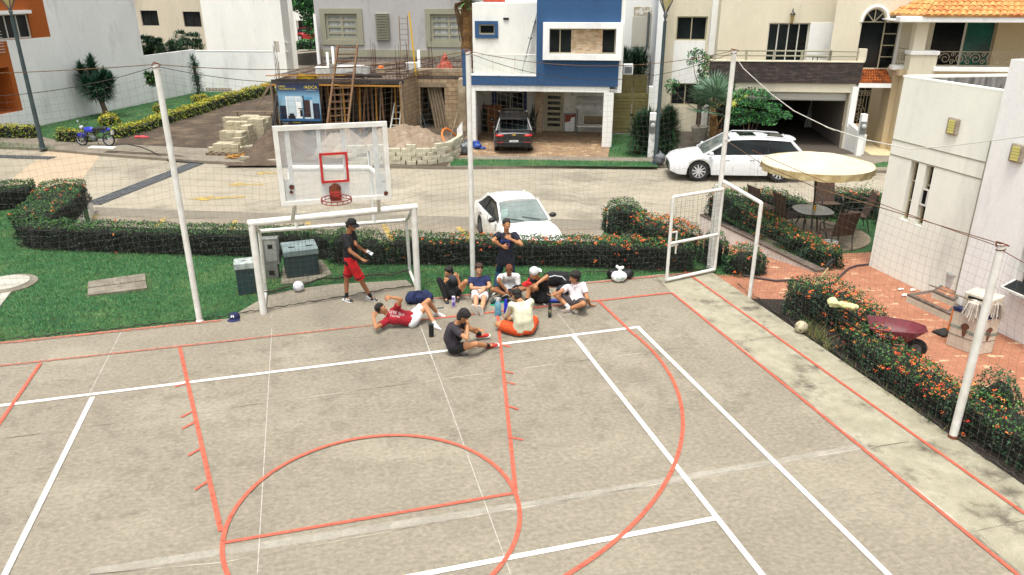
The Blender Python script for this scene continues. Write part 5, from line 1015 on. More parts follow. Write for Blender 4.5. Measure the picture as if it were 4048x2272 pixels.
# 4 smiling person in navy
pl=Gz(Y3(745,1140),.12); n4=PY(Y3(728,940),pl.y+.26)
P4=person('seated smiling person in navy shirt and white shorts with legs stretched to the camera',1.0,pl,n4,(0,-1,.1),(0,-1,.1),PY(Y3(735,845),n4.y-.05),(.15,-1,-.12),
 dict(R=(Y3(603,1110),PY(Y3(765,1095),pl.y-.2),PY(Y3(820,1092),pl.y-.22)),L=(Y3(885,1070),PY(Y3(795,1125),pl.y-.27),PY(Y3(735,1150),pl.y-.3))),
 dict(R=(Y3(690,1245),Gz(Y3(690,1385),.09),Gz(Y3(690,1385),.09)+Vector((-.07,-.05,.2))),L=(Y3(835,1190),Gz(Y3(768,1395),.09),Gz(Y3(768,1395),.09)+Vector((-.06,-.05,.21)))),
 SK['light'],K['navy'],K['wht'],hair='curly',hairm=c_hbr,shoes=(c_shw,c_shw),legcut=.85,slump=.04,sleeve=.6)
# 5 standing person
Yf=Gz(Y3(935,1150),0).y+.05
P5=person('standing person in dark navy shirt and blue jeans with a hand at the chest',1.0,PY(Y3(1100,690),Yf),PY(Y3(1108,335),Yf),(0,-1,0),(.1,-1,0),PY(Y3(1112,240),Yf-.03),(.35,-1,-.2),
 dict(R=(Y3(952,480),PY(Y3(1050,528),Yf-.2),PY(Y3(1140,530),Yf-.22)),L=(Y3(1262,465),PY(Y3(1168,430),Yf-.22),PY(Y3(1095,375),Yf-.2))),
 dict(R=(Y3(1010,880),Gz(Y3(968,1105),.1),Gz(Y3(905,1150),.04)),L=(Y3(1185,880),Gz(Y3(1195,1105),.1),Gz(Y3(1220,1190),.04))),
 SK['tan'],K['navy2'],K['jean'],hair='short',shoes=(c_teal,c_ws),long=True,sleeve=.62,shirt_hem=.08)
rr_=Vector((1,0,0)); uu=P5['u']; textdecal(P5,P5['shirt'],'BUHOS',.085,PY(Y3(1110,440),Yf),rr_,uu,Vector((0,-1,.1)),M('blue_print',s3(50,80,170),.7),'shirt_print'); textdecal(P5,P5['shirt'],'62',.1,PY(Y3(1125,490),Yf),rr_,uu,Vector((0,-1,.1)),M('lilac_print',s3(150,110,170),.7),'shirt_print')
# 6 person in white shirt looking down
pl=Gz(Y3(1150,1125),.12); n6=PY(Y3(1145,905),pl.y-.03)
P6=person('seated person in white shirt with short rust hair looking down at a phone',.98,pl,n6,(0,-1,0),(0,-1,-.1),PY(Y3(1145,845),n6.y-.16),(0,-.8,-.75),
 dict(R=(Y3(1033,1050),PY(Y3(1100,1120),pl.y-.3),PY(Y3(1135,1140),pl.y-.34)),L=(Y3(1265,1050),PY(Y3(1240,1100),pl.y-.3),PY(Y3(1215,1125),pl.y-.34))),
 dict(R=(Y3(965,1130),Gz(Y3(1170,1215),.09),Gz(Y3(1260,1235),.05)),L=(Y3(1375,1100),Gz(Y3(1110,1205),.12),Gz(Y3(1040,1230),.06))),
 SK['brown'],K['wht'],K['blk2'],hair='buzz',hairm=c_hbuzz,shoes=(c_shg,c_dk),slump=.09,sleeve=.62,legcut=.6)
t=thing('phone','dark phone held low by the person with short rust hair','phone',tuple((P6['Rh']+P6['Lh'])/2+Vector((0,-.0,.03)))); t.rotation_euler=(.5,0,0); m=MB(); m.box((-.075,-.037,-.004),(.075,.037,.004)); m.build('phone_case',c_dk,t,bev=.002); m=MB(); m.box((-.07,-.033,.0041),(.07,.033,.005)); m.build('screen',c_scr,t)
# 7 person with white backwards cap
pl=Gz(Y4(545,690),.12); n7=PY(Y4(508,402),pl.y-.08)
P7=person('seated person in black with a white backwards cap and one arm over a raised knee',1.0,pl,n7,(-.35,-1,0),(-.45,-.9,-.1),PY(Y4(452,345),n7.y-.12),(-.75,-.7,-.35),
 dict(L=(Y4(625,385),PY(Y4(492,485),pl.y-.5),PY(Y4(468,560),pl.y-.52)),R=(Y4(430,480),PY(Y4(425,515),pl.y-.42),PY(Y4(385,540),pl.y-.46))),
 dict(L=(Y4(612,435),Gz(Y4(603,690),.1),Gz(Y4(560,800),.04)),R=(Y4(375,560),Gz(Y4(352,760),.1),Gz(Y4(300,810),.04))),
 SK['tan'],K['blk'],K['blk2'],hair='capback',shoes=(c_shbw,c_ws),socks=(K['blk'],.12,False),slump=.1,sleeve=.5,legcut=.55)
wcap(P7,K['wht'],True)
t=thing('red_cloth','crumpled red cloth held by the person in the white backwards cap','cloth',tuple(P7['Rh']+Vector((-.03,-.02,.07)))); soft('cloth_body',[((-.04,0,.0),(.04,0,.02),.055,.05),((0,0,.04),(.03,0,.09),.04,.02)],.01,K['red'],t,.025,16,seed=4)
t=P7['t']; m=MB()
a,b=P7['H']['L'],P7['Lk']
# 8 white polo
pl=Gz(Y4(1030,745),.12); n8=PY(Y4(1012,480),pl.y+.20)
P8=person('seated person in white polo and grey shorts leaning on one hand on the court',1.0,pl,n8,(-.5,-.85,0),(-.45,-.9,0),PY(Y4(1000,400),n8.y-.05),(-1,-.35,-.2),
 dict(R=(Y4(800,600),PY(Y4(715,638),pl.y-.42),PY(Y4(665,652),pl.y-.46)),L=(Y4(1170,665),Gz(Y4(1212,770),.05),Gz(Y4(1305,790),.015))),
 dict(R=(Y4(738,630),Gz(Y4(925,808),.09),Gz(Y4(1015,870),.05)),L=(Y4(1125,765),Gz(Y4(905,835),.08),Gz(Y4(760,815),.06))),
 SK['tan'],K['polo'],K['gsh'],hair='full',shoes=(c_shg,c_ws),socks=(K['wht'],.09,False),slump=.04,sleeve=.6,legcut=.7)
m=MB(); cf=P8['fs']; cx_=P8['nk']+cf*.06-P8['u']*.0
for sd in(-1,1): m.add([cx_+P8['ls']*sd*.01-P8['u']*.06,cx_+P8['ls']*sd*.075+P8['u']*.02-cf*.05,cx_+P8['ls']*sd*.08-P8['u']*.02-cf*.03,cx_+P8['ls']*sd*.045-P8['u']*.075+cf*.01],[(0,1,2,3)])
o=m.build('collar',K['polo'],P8['t'],world=True); sm=o.modifiers.new('s','SOLIDIFY'); sm.thickness=.008
textdecal(P8,P8['shirt'],'AMA',.045,P8['ch']+P8['ls']*.06+P8['u']*.02,P8['ls'],P8['u'],P8['fs'],K['navy2'],'chest_logo')
t=thing('phone','dark phone in the hand of the person in the white polo','phone',tuple(P8['Rh']+Vector((-.01,-.02,.01)))); t.rotation_euler=(.9,.3,.5); m=MB(); m.box((-.037,-.07,-.004),(.037,.07,.004)); m.build('phone_case',c_dk,t,bev=.002); m=MB(); m.box((-.033,-.065,.0041),(.033,.065,.005)); m.build('screen',c_scr,t)
# 9 cream shirt, back to camera
pl=Gz(Y4(305,1100),.13); n9=PY(Y4(272,715),pl.y+.04)
P9=person('seated person in a cream long-sleeved shirt and orange shorts seen from behind',1.05,pl,n9,(-.25,1,0),(-.3,1,-.1),PY(Y4(212,645),n9.y+.10),(-.55,.8,-.35),
 dict(L=(Y4(100,1010),PY(Y4(70,935),pl.y+.4),PY(Y4(60,925),pl.y+.5)),R=(Y4(445,960),PY(Y4(330,960),pl.y+.4),PY(Y4(250,940),pl.y+.45))),
 dict(L=(Y5(1395,690),Gz(Y5(1640,560),.09),Gz(Y5(1480,555),.06)),R=(Y4(470,960),Gz(Y4(200,930),.09),Gz(Y4(100,900),.06))),
 SK['tan'],K['cream'],K['orange'],hair='short',shoes=(c_shg,c_ws),slump=.07,sleeve=1.95,legcut=.78,fat=1.22)
# 10 charcoal shirt, hand at the forehead
pl=Gz(Y5(470,1130),.13); n10=PY(Y5(545,650),pl.y+.02)
P10=person('seated person in charcoal shirt and red shoes resting the forehead in one hand',1.0,pl,n10,(1,.1,0),(1,-.1,-.1),PY(Y5(690,520),n10.y-.02),(.8,-.15,-.62),
 dict(R=(Y5(735,965),PY(Y5(762,710),n10.y-.14),PY(Y5(775,610),n10.y-.08)),L=(Y5(800,760),PY(Y5(955,775),n10.y+.22),PY(Y5(1040,815),n10.y+.2))),
 dict(R=(Y5(920,1090),Gz(Y5(1190,1110),.07),Gz(Y5(1190,1110),.07)+Vector((.21,-.02,.04))),L=(Y5(720,640),Gz(Y5(1015,880),.12),Gz(Y5(1015,880),.12)+Vector((.2,.0,.03)))),
 SK['tan'],K['char'],K['blk2'],hair='full',shoes=(c_shr,c_ws),socks=(K['blk2'],.1,False),slump=.1,sleeve=.6,legcut=.5)
# ================= HOUSES =================
A7=math.radians(-7)
def st(name,c,k=None,**kw):
    k=k or (.95 if min(c)>215 else .84 if min(c)>150 else .74)
    return st_(name,c,k,**kw)
def st_(name,c,k,**kw): return M(name,s3(*c,k),.85,s3(*[q*.965 for q in c],k),scale=.7,c3=s3(*[q*.87 for q in c],k),s3c=.8,lo3=.54,hi3=.72,stretch=(1,1,.35),bump=.15,bs=60,grain=.03,gs=60,**kw)
m_w=st('white_stucco',(236,236,230)); m_w2=st('bright_white_stucco',(240,241,238)); m_blue=st('blue_stucco',(50,92,138)); m_navy=st('navy_trim',(34,56,112)); m_cream=st('cream_stucco',(228,220,196)); m_beige=st('beige_stucco',(212,202,180)); m_orangew=st('orange_stucco',(186,96,24)); m_greyw=st('grey_stucco',(184,182,180)); m_tan=st('tan_trim',(168,166,144)); m_sand=st('sand_stucco',(216,196,158)); m_conc=M('raw_concrete',s3(156,138,112),.9,s3(132,116,94),scale=2,c3=s3(176,160,136),s3c=1.2,bump=.4,bs=20,grain=.1,gs=40)
m_gls=M('dark_window_glass',s3(14,18,20),.08,s3(30,38,38),scale=.8,grain=0,spec=.25); m_glt=M('teal_window_glass',s3(40,110,96),.08,s3(28,70,66),scale=1.2,grain=0); m_alu=M('beige_aluminium',s3(176,168,140),.45,grain=.02); m_aluw=M('white_aluminium',s3(214,214,206),.45,grain=.02); m_curt=M('curtain',s3(196,200,196),.8,s3(150,156,154),scale=1,stretch=(22,1,.1),lo=.4,hi=.6,grain=0)
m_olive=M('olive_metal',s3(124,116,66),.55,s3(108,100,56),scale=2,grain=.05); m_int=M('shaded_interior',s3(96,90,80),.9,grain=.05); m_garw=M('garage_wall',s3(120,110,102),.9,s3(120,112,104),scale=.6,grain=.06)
def brick(name,c1,c2,mortar,sc,w=.5,h=.25,ms=.015,c3=None,lump=.6,bias=0):
    if name in _M: return _M[name]
    m=bpy.data.materials.new(name); m.use_nodes=True; nt=m.node_tree;N=nt.nodes;L=nt.links;b=N['Principled BSDF']; b.inputs['Roughness'].default_value=.85
    tc=N.new('ShaderNodeTexCoord'); mp=N.new('ShaderNodeMapping'); L.new(tc.outputs['Object'],mp.inputs[0]); 
    sx=N.new('ShaderNodeSeparateXYZ'); cx=N.new('ShaderNodeCombineXYZ'); L.new(mp.outputs[0],sx.inputs[0]); ad=N.new('ShaderNodeMath'); ad.operation='ADD'; L.new(sx.outputs[0],ad.inputs[0]); L.new(sx.outputs[1],ad.inputs[1]); L.new(ad.outputs[0],cx.inputs[0]); L.new(sx.outputs[2],cx.inputs[1])
    t=N.new('ShaderNodeTexBrick'); L.new(cx.outputs[0],t.inputs[0]); t.inputs['Color1'].default_value=(*c1,1);t.inputs['Color2'].default_value=(*c2,1);t.inputs['Mortar'].default_value=(*mortar,1);t.inputs['Scale'].default_value=sc;t.inputs['Mortar Size'].default_value=ms;t.inputs['Brick Width'].default_value=w;t.inputs['Row Height'].default_value=h; t.inputs['Bias'].default_value=bias
    n=N.new('ShaderNodeTexNoise'); n.inputs['Scale'].default_value=3.5; L.new(cx.outputs[0],n.inputs[0]); x=N.new('ShaderNodeMix'); x.data_type='RGBA'; x.blend_type='MULTIPLY'; x.inputs[0].default_value=lump; L.new(t.outputs[0],x.inputs[6]); rr=N.new('ShaderNodeMapRange'); L.new(n.outputs[0],rr.inputs[0]); rr.inputs[1].default_value=.3; rr.inputs[2].default_value=.7; rr.inputs[3].default_value=.6; rr.inputs[4].default_value=1.2; cc=N.new('ShaderNodeCombineColor'); [L.new(rr.outputs[0],cc.inputs[i]) for i in range(3)]; L.new(cc.outputs[0],x.inputs[7]); L.new(x.outputs[2],b.inputs['Base Color'])
    bp=N.new('ShaderNodeBump'); bp.inputs['Strength'].default_value=.5; bp.inputs['Distance'].default_value=.03; L.new(t.outputs['Fac'],bp.inputs['Height']); bp.invert=True; L.new(bp.outputs[0],b.inputs['Normal']); _M[name]=m; return m
m_stone=brick('cream_stacked_stone',s3(222,206,178),s3(198,160,118),s3(150,130,104),1,.22,.055,.006); m_dstone=brick('dark_stacked_stone',s3(62,54,50),s3(96,80,74),s3(30,26,24),1,.3,.06,.006,lump=.9,bias=-.2); m_block=brick('concrete_block_wall',s3(176,154,122),s3(158,136,106),s3(120,102,80),1,.42,.21,.012)
m_gtile=brick('dark_floor_tile',s3(56,46,40,.7),s3(48,40,34,.7),s3(86,76,66,.7),1,.45,.45,.02,lump=.3)
class HF:
    def __init__(s,name,lab,cat,o,ang=A7,zb=HZ):
        s.o=Vector((o[0],o[1],0)); s.e=Vector((math.cos(ang),math.sin(ang),0)); s.n=Vector((-math.sin(ang),math.cos(ang),0)); s.zb=zb; s.t=thing(name,lab,cat,(o[0],o[1],zb),ang); s.i=0
    def L(s,p,d=0.0):
        a=s.o+s.n*d; P=PL(p,a,a+s.e); return ((P-s.o).dot(s.e),P.z-s.zb)
    def R(s,p,q,d=0.0):
        a=s.L(p,d);b=s.L(q,d); return (min(a[0],b[0]),max(a[0],b[0]),min(a[1],b[1]),max(a[1],b[1]))
    def slab(s,name,mat,r,y0,y1,par=None,bev=0):
        m=MB(); s.i+=1; e=(s.i%7)*.0006; m.box((r[0],y0+e,r[2]),(r[1],y1+e,r[3])); return m.build(name,mat,par or s.t,bev=bev)
    def win(s,r,y,fm,gm,nv=1,nh=0,fw=.06,th=.06,name='window',dep=.05,pane=None):
        x0,x1,z0,z1=r; m=MB(); m.box((x0,y,z0),(x1,y+th,z0+fw)); m.box((x0,y,z1-fw),(x1,y+th,z1)); m.box((x0,y+.001,z0+fw),(x0+fw,y+th-.001,z1-fw)); m.box((x1-fw,y+.001,z0+fw),(x1,y+th-.001,z1-fw))
        for i in range(1,nv+1): x=x0+(x1-x0)*i/(nv+1); m.box((x-fw*.4,y+.002,z0+fw),(x+fw*.4,y+th-.002,z1-fw))
        for i in range(1,nh+1): z=z0+(z1-z0)*i/(nh+1); m.box((x0+fw,y+.003,z-fw*.4),(x1-fw,y+th-.003,z+fw*.4))
        f=m.build(name,fm,s.t); m=MB(); yy=y+dep*.8; m.quad((x0+fw*.5,yy,z0+fw*.5),(x1-fw*.5,yy,z0+fw*.5),(x1-fw*.5,yy,z1-fw*.5),(x0+fw*.5,yy,z1-fw*.5)); m.build('pane',gm,f); return f
    def rail(s,name,x0,x1,z0,z1,y,mat,n,r=.02,rails=(1.0,),pw=None):
        m=MB()
        for f in rails: m.tube([(x0,y,z0+(z1-z0)*f),(x1,y,z0+(z1-z0)*f)],r,8)
        for i in range(n): x=x0+(x1-x0)*(i/(n-1) if n>1 else .5); m.tube([(x,y,z0),(x,y,z1)],pw or r,8)
        return m.build(name,mat,s.t)
# ---------- blue house ----------
P0=G(Z3(1400,1274),HZ); e7=Vector((math.cos(A7),math.sin(A7),0)); 
H=HF('house','blue and white two-storey house with an open garage and glass-railed balcony','house',(P0.x,P0.y)); R=H.R; X=lambda x,y,d=0:H.L(Z3(x,y),d)
xl=X(160,700)[0]; xr=X(1452,700)[0]; zbm=X(700,792)[1]; zbl=X(700,740)[1]; zfl=X(400,655)[1]; ztop=7.4; xm=X(745,600)[0]
m_ho=m_w
H.slab('garage_beam',m_w,(xl,xr-.35,zbm,zbl),0,.35,bev=.01)
cr=(X(1322,1000)[0],X(1408,1000)[0]); H.slab('column',m_w,(cr[0],cr[1],0,zbm),.0,.4,bev=.01); H.slab('column',m_w,(xl,xl+.3,0,zbm),.0,.4,bev=.01)
H.slab('balcony_parapet',m_blue,(xl+.02,xm,zbl,zfl),-.05,.3,bev=.01); H.slab('parapet_cap',m_w,(xl,xm,zfl,zfl+.06),-.07,.32)
wf=R(Z3(805,193),Z3(1482,524),-.3)
m=MB(); m.holes(xm,xr,zbl,ztop,[(X(815,0)[0]+.1,X(1470,0)[0]-.1,wf[2]+.1,wf[3]-.1)],y=-.05,depth=.3); m.quad((xr,-.05,zbl),(xr,6,zbl),(xr,6,ztop),(xr,-.05,ztop)); m.quad((xm,6,zfl),(xm,-.05,zfl),(xm,-.05,ztop),(xm,6,ztop)); m.quad((xm,-.05,zbl),(xm,6,zbl),(xr,6,zbl),(xr,-.05,zbl)); m.build('blue_upper_wall',m_blue,H.t)
H.slab('side_trim',m_w,(xr-.02,xr+.18,zbm-.0,ztop),.0,.3)
m=MB(); f=.28; x0,x1,z0,z1=wf
for b in((x0,x1,z0,z0+f*.9),(x0,x1,z1-f*.9,z1),(x0,x0+f,z0+f*.9,z1-f*.9),(x1-f,x1,z0+f*.9,z1-f*.9)): m.box((b[0],-.34,b[2]),(b[1],.1,b[3]))
m.build('window_surround',m_w2,H.t,bev=.006)
g=R(Z3(845,235),Z3(1055,478),.0); H.win((g[0],g[1],z0+f*.9,z1-f*.9),-.02,m_alu,m_gls,1,fw=.06)
g2=R(Z3(1057,235),Z3(1313,485),0); H.slab('stone_panel',m_stone,(g2[0]-.02,g2[1],z0+f*.9,z1-f*.9),-.05,.08)
g3=R(Z3(1315,240),Z3(1440,480),0); H.win((g3[0]-.02,x1-f,z0+f*.9,z1-f*.9),-.0,m_alu,m_gls,0,fw=.06)
# balcony back wall
D1=2.0; bw=(xl-.1,xm,zfl-.1,X(400,25,D1)[1]); wi=R(Z3(248,210),Z3(385,297),D1); wo=R(Z3(214,180),Z3(415,330),D1)
m=MB(); m.holes(xl-.12,xm,zbl,bw[3],[wi],y=D1,depth=.2); m.quad((xl-.12,7,0),(xl-.12,D1,0),(xl-.12,D1,bw[3]),(xl-.12,7,bw[3])); m.quad((xl-.12,D1,bw[3]),(xm,D1,bw[3]),(xm,7,bw[3]),(xl-.12,7,bw[3])); m.build('balcony_wall',m_w,H.t)
m=MB(); x0,x1,z0,z1=wo
for b in((x0,x1,z0,wi[2]),(x0,x1,wi[3],z1),(x0,wi[0],wi[2],wi[3]),(wi[1],x1,wi[2],wi[3])): m.box((b[0],D1-.07,b[2]),(b[1],D1+.01,b[3]))
m.build('blue_window_surround',m_blue,H.t); H.win(wi,D1+.1,m_alu,m_gls,0,fw=.06)
H.slab('balcony_floor',m_sand,(xl,xm,zbl,zbl+.15),.3,D1)
H.slab('side_fin',m_blue,(xl-.35,xl-.02,zbl-.1,zfl+1.1),.3,.6)
m=MB(); zr=X(400,472)[1]
for i in range(3): a=xl+.15+(xm-xl-.2)*i/3; m.box((a+.05,.1,zfl+.1),(a+(xm-xl-.2)/3-.05,.115,zr-.05))
m.build('glass_panels',M('clear_rail_glass',s3(220,232,228),.05,grain=0,alpha=.22),H.t)
H.rail('balcony_rail',xl+.1,xm,zfl+.05,zr,.1,m_aluw,4,.022)
v=R(Z3(460,152),Z3(507,170),D1); H.slab('wall_vent',c_dk,v,D1-.06,D1)
m=MB(); m.lathe([(1.15,0),(1.12,.35),(.9,.62),(.5,.78),(.02,.84)],((X(670,25,4)[0]),4.2,bw[3]+.02),24); m.build('roof_tank',m_w2,H.t,smooth=40)
m=MB(); m.box((xl+.1,4.0,bw[3]+.01),(xm-1.6,7,bw[3]+.3)); m.build('red_roof_tiles',M('red_tile',s3(186,78,50),.8,s3(150,60,40),scale=6),H.t)
# garage
D2=(G(Z3(890,1135),HZ)-P0).dot(H.n); D2w=D2-.0
gw=R(Z3(402,790),Z3(635,948),D2); go=R(Z3(362,786),Z3(662,980),D2); dr=R(Z3(820,800),Z3(976,1138),D2)
m=MB(); m.holes(xl,xr-.3,0,zbm+.1,[gw,(dr[0],dr[1],0.02,dr[3])],y=D2,depth=.15); m.build('garage_back_wall',m_w,H.t)
m=MB(); m.quad((xl+.02,D2,0),(xl+.02,0,0),(xl+.02,0,zbm+.2),(xl+.02,D2,zbm+.2)); m.quad((xr-.4,.4,0),(xr-.4,D2,0),(xr-.4,D2,zbm+.2),(xr-.4,.4,zbm+.2)) if False else None; m.quad((xl,.3,zbm+.12),(xl,D2,zbm+.12),(xr,D2,zbm+.12),(xr,.3,zbm+.12)); m.build('garage_side_wall',m_w,H.t)
m=MB(); x0,x1,z0,z1=go; z1=zbm+.1
for b in((x0,x1,z0,gw[2]),(x0,gw[0],gw[2],z1),(gw[1],x1,gw[2],z1)): m.box((b[0],D2-.08,b[2]),(b[1],D2,b[3]))
m.build('navy_window_surround',m_navy,H.t); H.win(gw,D2+.05,m_alu,m_gls,1)
sp=R(Z3(738,800),Z3(800,1160),D2-.3); H.slab('stone_pillar',m_stone,(sp[0],sp[1],0,zbm+.1),D2-.45,D2-.01)
m=MB(); x0,x1,z0,z1=dr; m.box((x0,D2-.04,0.02),(x1,D2+.04,z1)); dd=m.build('front_door',m_alu,H.t,bev=.01)
m=MB(); q1=R(Z3(845,812),Z3(950,1098),D2); 
for i in range(6): zz=q1[2]+(q1[3]-q1[2])*(i+.1)/6; m=MB(); m.box((q1[0],D2-.05,zz),(q1[1],D2-.042,zz+(q1[3]-q1[2])/6*.58)); m.build('door_pane',m_gls,dd)
m=MB(); m.tube([(x1-.1,D2-.05,1.0),(x1-.1,D2-.1,1.0),(x1-.1,D2-.1,1.3),(x1-.1,D2-.05,1.3)],.012,6); m.build('door_handle',c_lg,dd)
nx=X(1054,815,D2); text('house_number','16',.2,c_lg,H.t,(nx[0],D2-.02,nx[1]),(math.pi/2,0,0),.01)
eb=X(1007,942,D2); m=MB(); m.box((eb[0]-.05,D2-.02,eb[1]-.09),(eb[0]+.05,D2,eb[1]+.09)); m.build('switch_plate',m_aluw,H.t)
# things in the garage
def wpt(H_,x,y,z=0): p=H_.o+H_.e*x+H_.n*y; return (p.x,p.y,H_.zb+z)
pf=R(Z3(985,1055),Z3(1082,1150),D2-.2); t=thing('framed_panel','white and rust coloured framed panel leaning on the garage wall','panel',wpt(H,(pf[0]+pf[1])/2,D2-.2),A7); w_=(pf[1]-pf[0])/2
m=MB(); m.box((-w_,0,0),(w_,.04,.95)); m.build('frame',c_dk,t); m=MB(); m.box((-w_+.04,-.012,.04),(w_-.04,-.002,.91)); pp_=m.build('canvas',m_w2,t); m=MB(); m.add([(-w_+.05,-.016,.5),(.0,-.016,.55),(.08,-.016,.75),(.3,-.016,.8),(.3,-.016,.9),(-w_+.05,-.016,.9)],[(0,1,2,3,4,5)]); m.build('rust_patch',M('rust_paint',s3(140,60,30),.7),t)
tb=R(Z3(1092,895),Z3(1335,1172),D2-1.2); xx0,xx1=tb[0],tb[1]+.3; t=thing('work_bench','tall metal table under a clear plastic cover at the right of the garage','table',wpt(H,(xx0+xx1)/2,D2-.9),A7); w_=(xx1-xx0)/2
for x in(-w_+.05,w_-.05):
    for y in(-.3,.3): m=MB(); m.tube([(x,y,0),(x,y,1.5)],.022,6); m.build('leg',c_lg,t)
m=MB(); m.box((-w_,-.35,1.5),(w_,.35,1.56)); m.build('table_top',m_aluw,t); m=MB(); m.box((-w_+.05,-.3,.45),(w_-.05,.3,.5)); m.build('shelf',m_aluw,t); m=MB(); n=14
vs=[];
for i in range(n): x=-w_-.03+(2*w_+.06)*i/(n-1); vs+= [(x,-.4,1.28+.06*math.sin(i*2.1)),(x,-.38,1.7),(x,-.2,1.86),(x,.36,1.9)]
m.add(vs,[(i*4+j,(i+1)*4+j,(i+1)*4+j+1,i*4+j+1) for i in range(n-1) for j in range(3)]); m.build('plastic_cover',M('plastic_sheet',s3(190,190,190),.25,s3(150,150,150),scale=9,grain=0,alpha=.75),t,smooth=180)
t=thing('cabinet_box','long brown glass-doored box on the floor under the covered table','box',wpt(H,(xx0+xx1)/2+.1,D2-.15),A7); m=MB(); m.box((-w_+.2,-.2,.32),(w_-.1,.1,.95)); m.build('box_body',m_aluw,t,bev=.01); m=MB(); m.box((-w_+.27,-.21,.4),(w_-.17,-.202,.88)); m.build('box_window',M('brown_glass',s3(110,96,70),.15),t)
# snake plants beside the car
for i,(q,lab) in enumerate(((Z3(295,1130),'snake plant in the left corner of the blue house garage'),(Z3(712,1120),'snake plant beside the stone pillar in the garage'))):
    x=H.L(q,D2-.6)[0]; p=wpt(H,x,D2-.6); t=thing('snake_plant',lab,'plant',p); m=MB(); m.lathe([(.16,0),(.2,.35),(.17,.36)],(0,0,0),14); m.build('pot',c_dk,t,smooth=50)
    m=MB(); rg=random.Random(i)
    for k in range(16): a=rg.random()*6.28; r=rg.random()*.12; h_=.7+rg.random()*.6; m.add([(r*math.cos(a)-.03,r*math.sin(a),.33),(r*math.cos(a)+.03,r*math.sin(a),.33),(r*math.cos(a)*2.2+.035,r*math.sin(a)*2,.33+h_*.6),(r*math.cos(a)*3,r*math.sin(a)*3,.33+h_),(r*math.cos(a)*2.2-.035,r*math.sin(a)*2,.33+h_*.6)],[(0,1,2,3,4)])
    m.build('foliage',L_dk,t)
x=H.L(Z3(360,1130),D2-.7)[0]; t=thing('wooden_chest','brown wooden board standing left of the black car','board',wpt(H,x,D2-.5),A7); m=MB(); m.box((-.5,-.03,0),(.5,.03,1.35)); m.build('board',M('brown_wood',s3(150,96,50),.7,s3(126,78,40),scale=3,stretch=(1,1,8)),t,bev=.01)
# aluminium ladder on the balcony
a=H.L(Z3(605,650),1.2);b=H.L(Z3(748,110),1.9); t=thing('ladder','thin metal extension ladder leaning on the balcony wall','ladder',wpt(H,a[0],1.2,a[1]),A7)
dv=Vector((b[0]-a[0],.6,b[1]-a[1])); n_=14; wv_=Vector((.0,.32,0)).cross(dv).normalized(); side=Vector((0,.26,-.03)); m=MB(); m.tube([Vector((0,0,0)),dv],.035,6); m.tube([side,dv+side],.035,6); m.build('rails',m_aluw,t); m=MB()
for i in range(1,16): q=dv*(i/16); m.tube([q,q+side],.015,5)
m.build('rungs',m_aluw,t); m=MB(); [m.ell(dv*f_+side*.5,(.09,.1,.07),8,6) for f_ in(.08,.3,.6,.86)]; m.build('clamps',c_lg,t)
# side gate and pillars
DG=(G(Z3(1560,1155),HZ)-P0).dot(H.n); gr_=R(Z3(1415,805),Z3(1722,1155),DG); xg0,xg1=gr_[0],gr_[1]
t=thing('side_gate','olive green metal double gate between the blue house and the white pillar','gate',wpt(H,xg0,DG),A7); W_=xg1-xg0; hg=gr_[3]
for k in(0,1):
    m=MB(); m.box((W_*k/2+.02,0,.05),(W_*(k+1)/2-.02,.05,hg)); lf=m.build('gate_leaf',m_olive,t,bev=.008); m=MB()
    for i in range(10): z=.25+(hg-.4)*i/9.5; m.box((W_*k/2+.08,-.018,z),(W_*(k+1)/2-.08,-.001,z+.13))
    m.build('slats',m_olive,lf,bev=.004)
m=MB(); m.box((W_/2-.06,-.05,hg*.45),(W_/2+.1,-.02,hg*.5)); m.build('gate_handle',c_dk,t)
u_=R(Z3(1477,645),Z3(1697,803),DG+2); t=thing('upper_panel','olive panel fence above and behind the side gate','fence',wpt(H,u_[0],DG+2,0),A7); m=MB(); w_=u_[1]-u_[0]; m.box((0,0,u_[2]-.6),(w_/2-.01,.06,u_[3])); m.box((w_/2+.01,0,u_[2]-.6),(w_,.06,u_[3])); m.build('panels',m_olive,t,bev=.01)
def pillar(lab,q0,q1,zt_px,d=None,ped=None):
    p=G(((q0[0]+q1[0])/2,q0[1]),HZ); q=G(q0,HZ); w_=(G(q1,HZ)-q).length; h=HT(zt_px,p.x,p.y)-HZ; t=thing('meter_pillar',lab,'pillar',(p.x,p.y,HZ),A7); m=MB(); m.box((-w_/2,0,0),(w_/2,.3,h)); m.build('pillar_body',m_w2,t,bev=.015)
    m=MB(); m.box((-.14,-.05,h-.85),(.14,0,h-.3)); mt_=m.build('meter_housing',c_met,t,bev=.01); m=MB(); m.lathe([(.095,0),(.095,.05),(.07,.07)],(0,-.05,h-.5),16,R=Matrix.Rotation(math.pi/2,3,'X')); m.build('meter_dial',M('meter_glass',s3(190,196,190),.1),mt_,smooth=50); return t,h,w_
pillar('white pillar with an electric meter beside the middle street lamp',Z3(1708,1362),Z3(1762,1365),Z3(1760,980))
q=wpt(H,H.L(Z3(1745,900),DG-.4)[0],DG-.4); t=thing('gate_pier','tall white pier behind the meter pillar','pillar',q,A7); h=H.L(Z3(1750,748),DG-.4)[1]; m=MB(); m.box((-.18,-.2,0),(.22,.3,h)); m.build('pier_body',m_w,t,bev=.01)
# AC unit
q=R(Z3(1468,562),Z3(1514,645),1.2); t=thing('air_conditioner','white air conditioner unit on the side of the blue house','air conditioner',wpt(H,xr+.24,1.2,q[2]),A7); h=q[3]-q[2]; m=MB(); m.box((0,0,0),(.45,.8,h)); m.build('casing',m_w2,t,bev=.02); m=MB(); 
for i in range(8): m.box((.06,-.012,.06+i*(h-.12)/8),(.4,-.001,.06+(i+.5)*(h-.12)/8))
m.build('grille',c_dk,t)
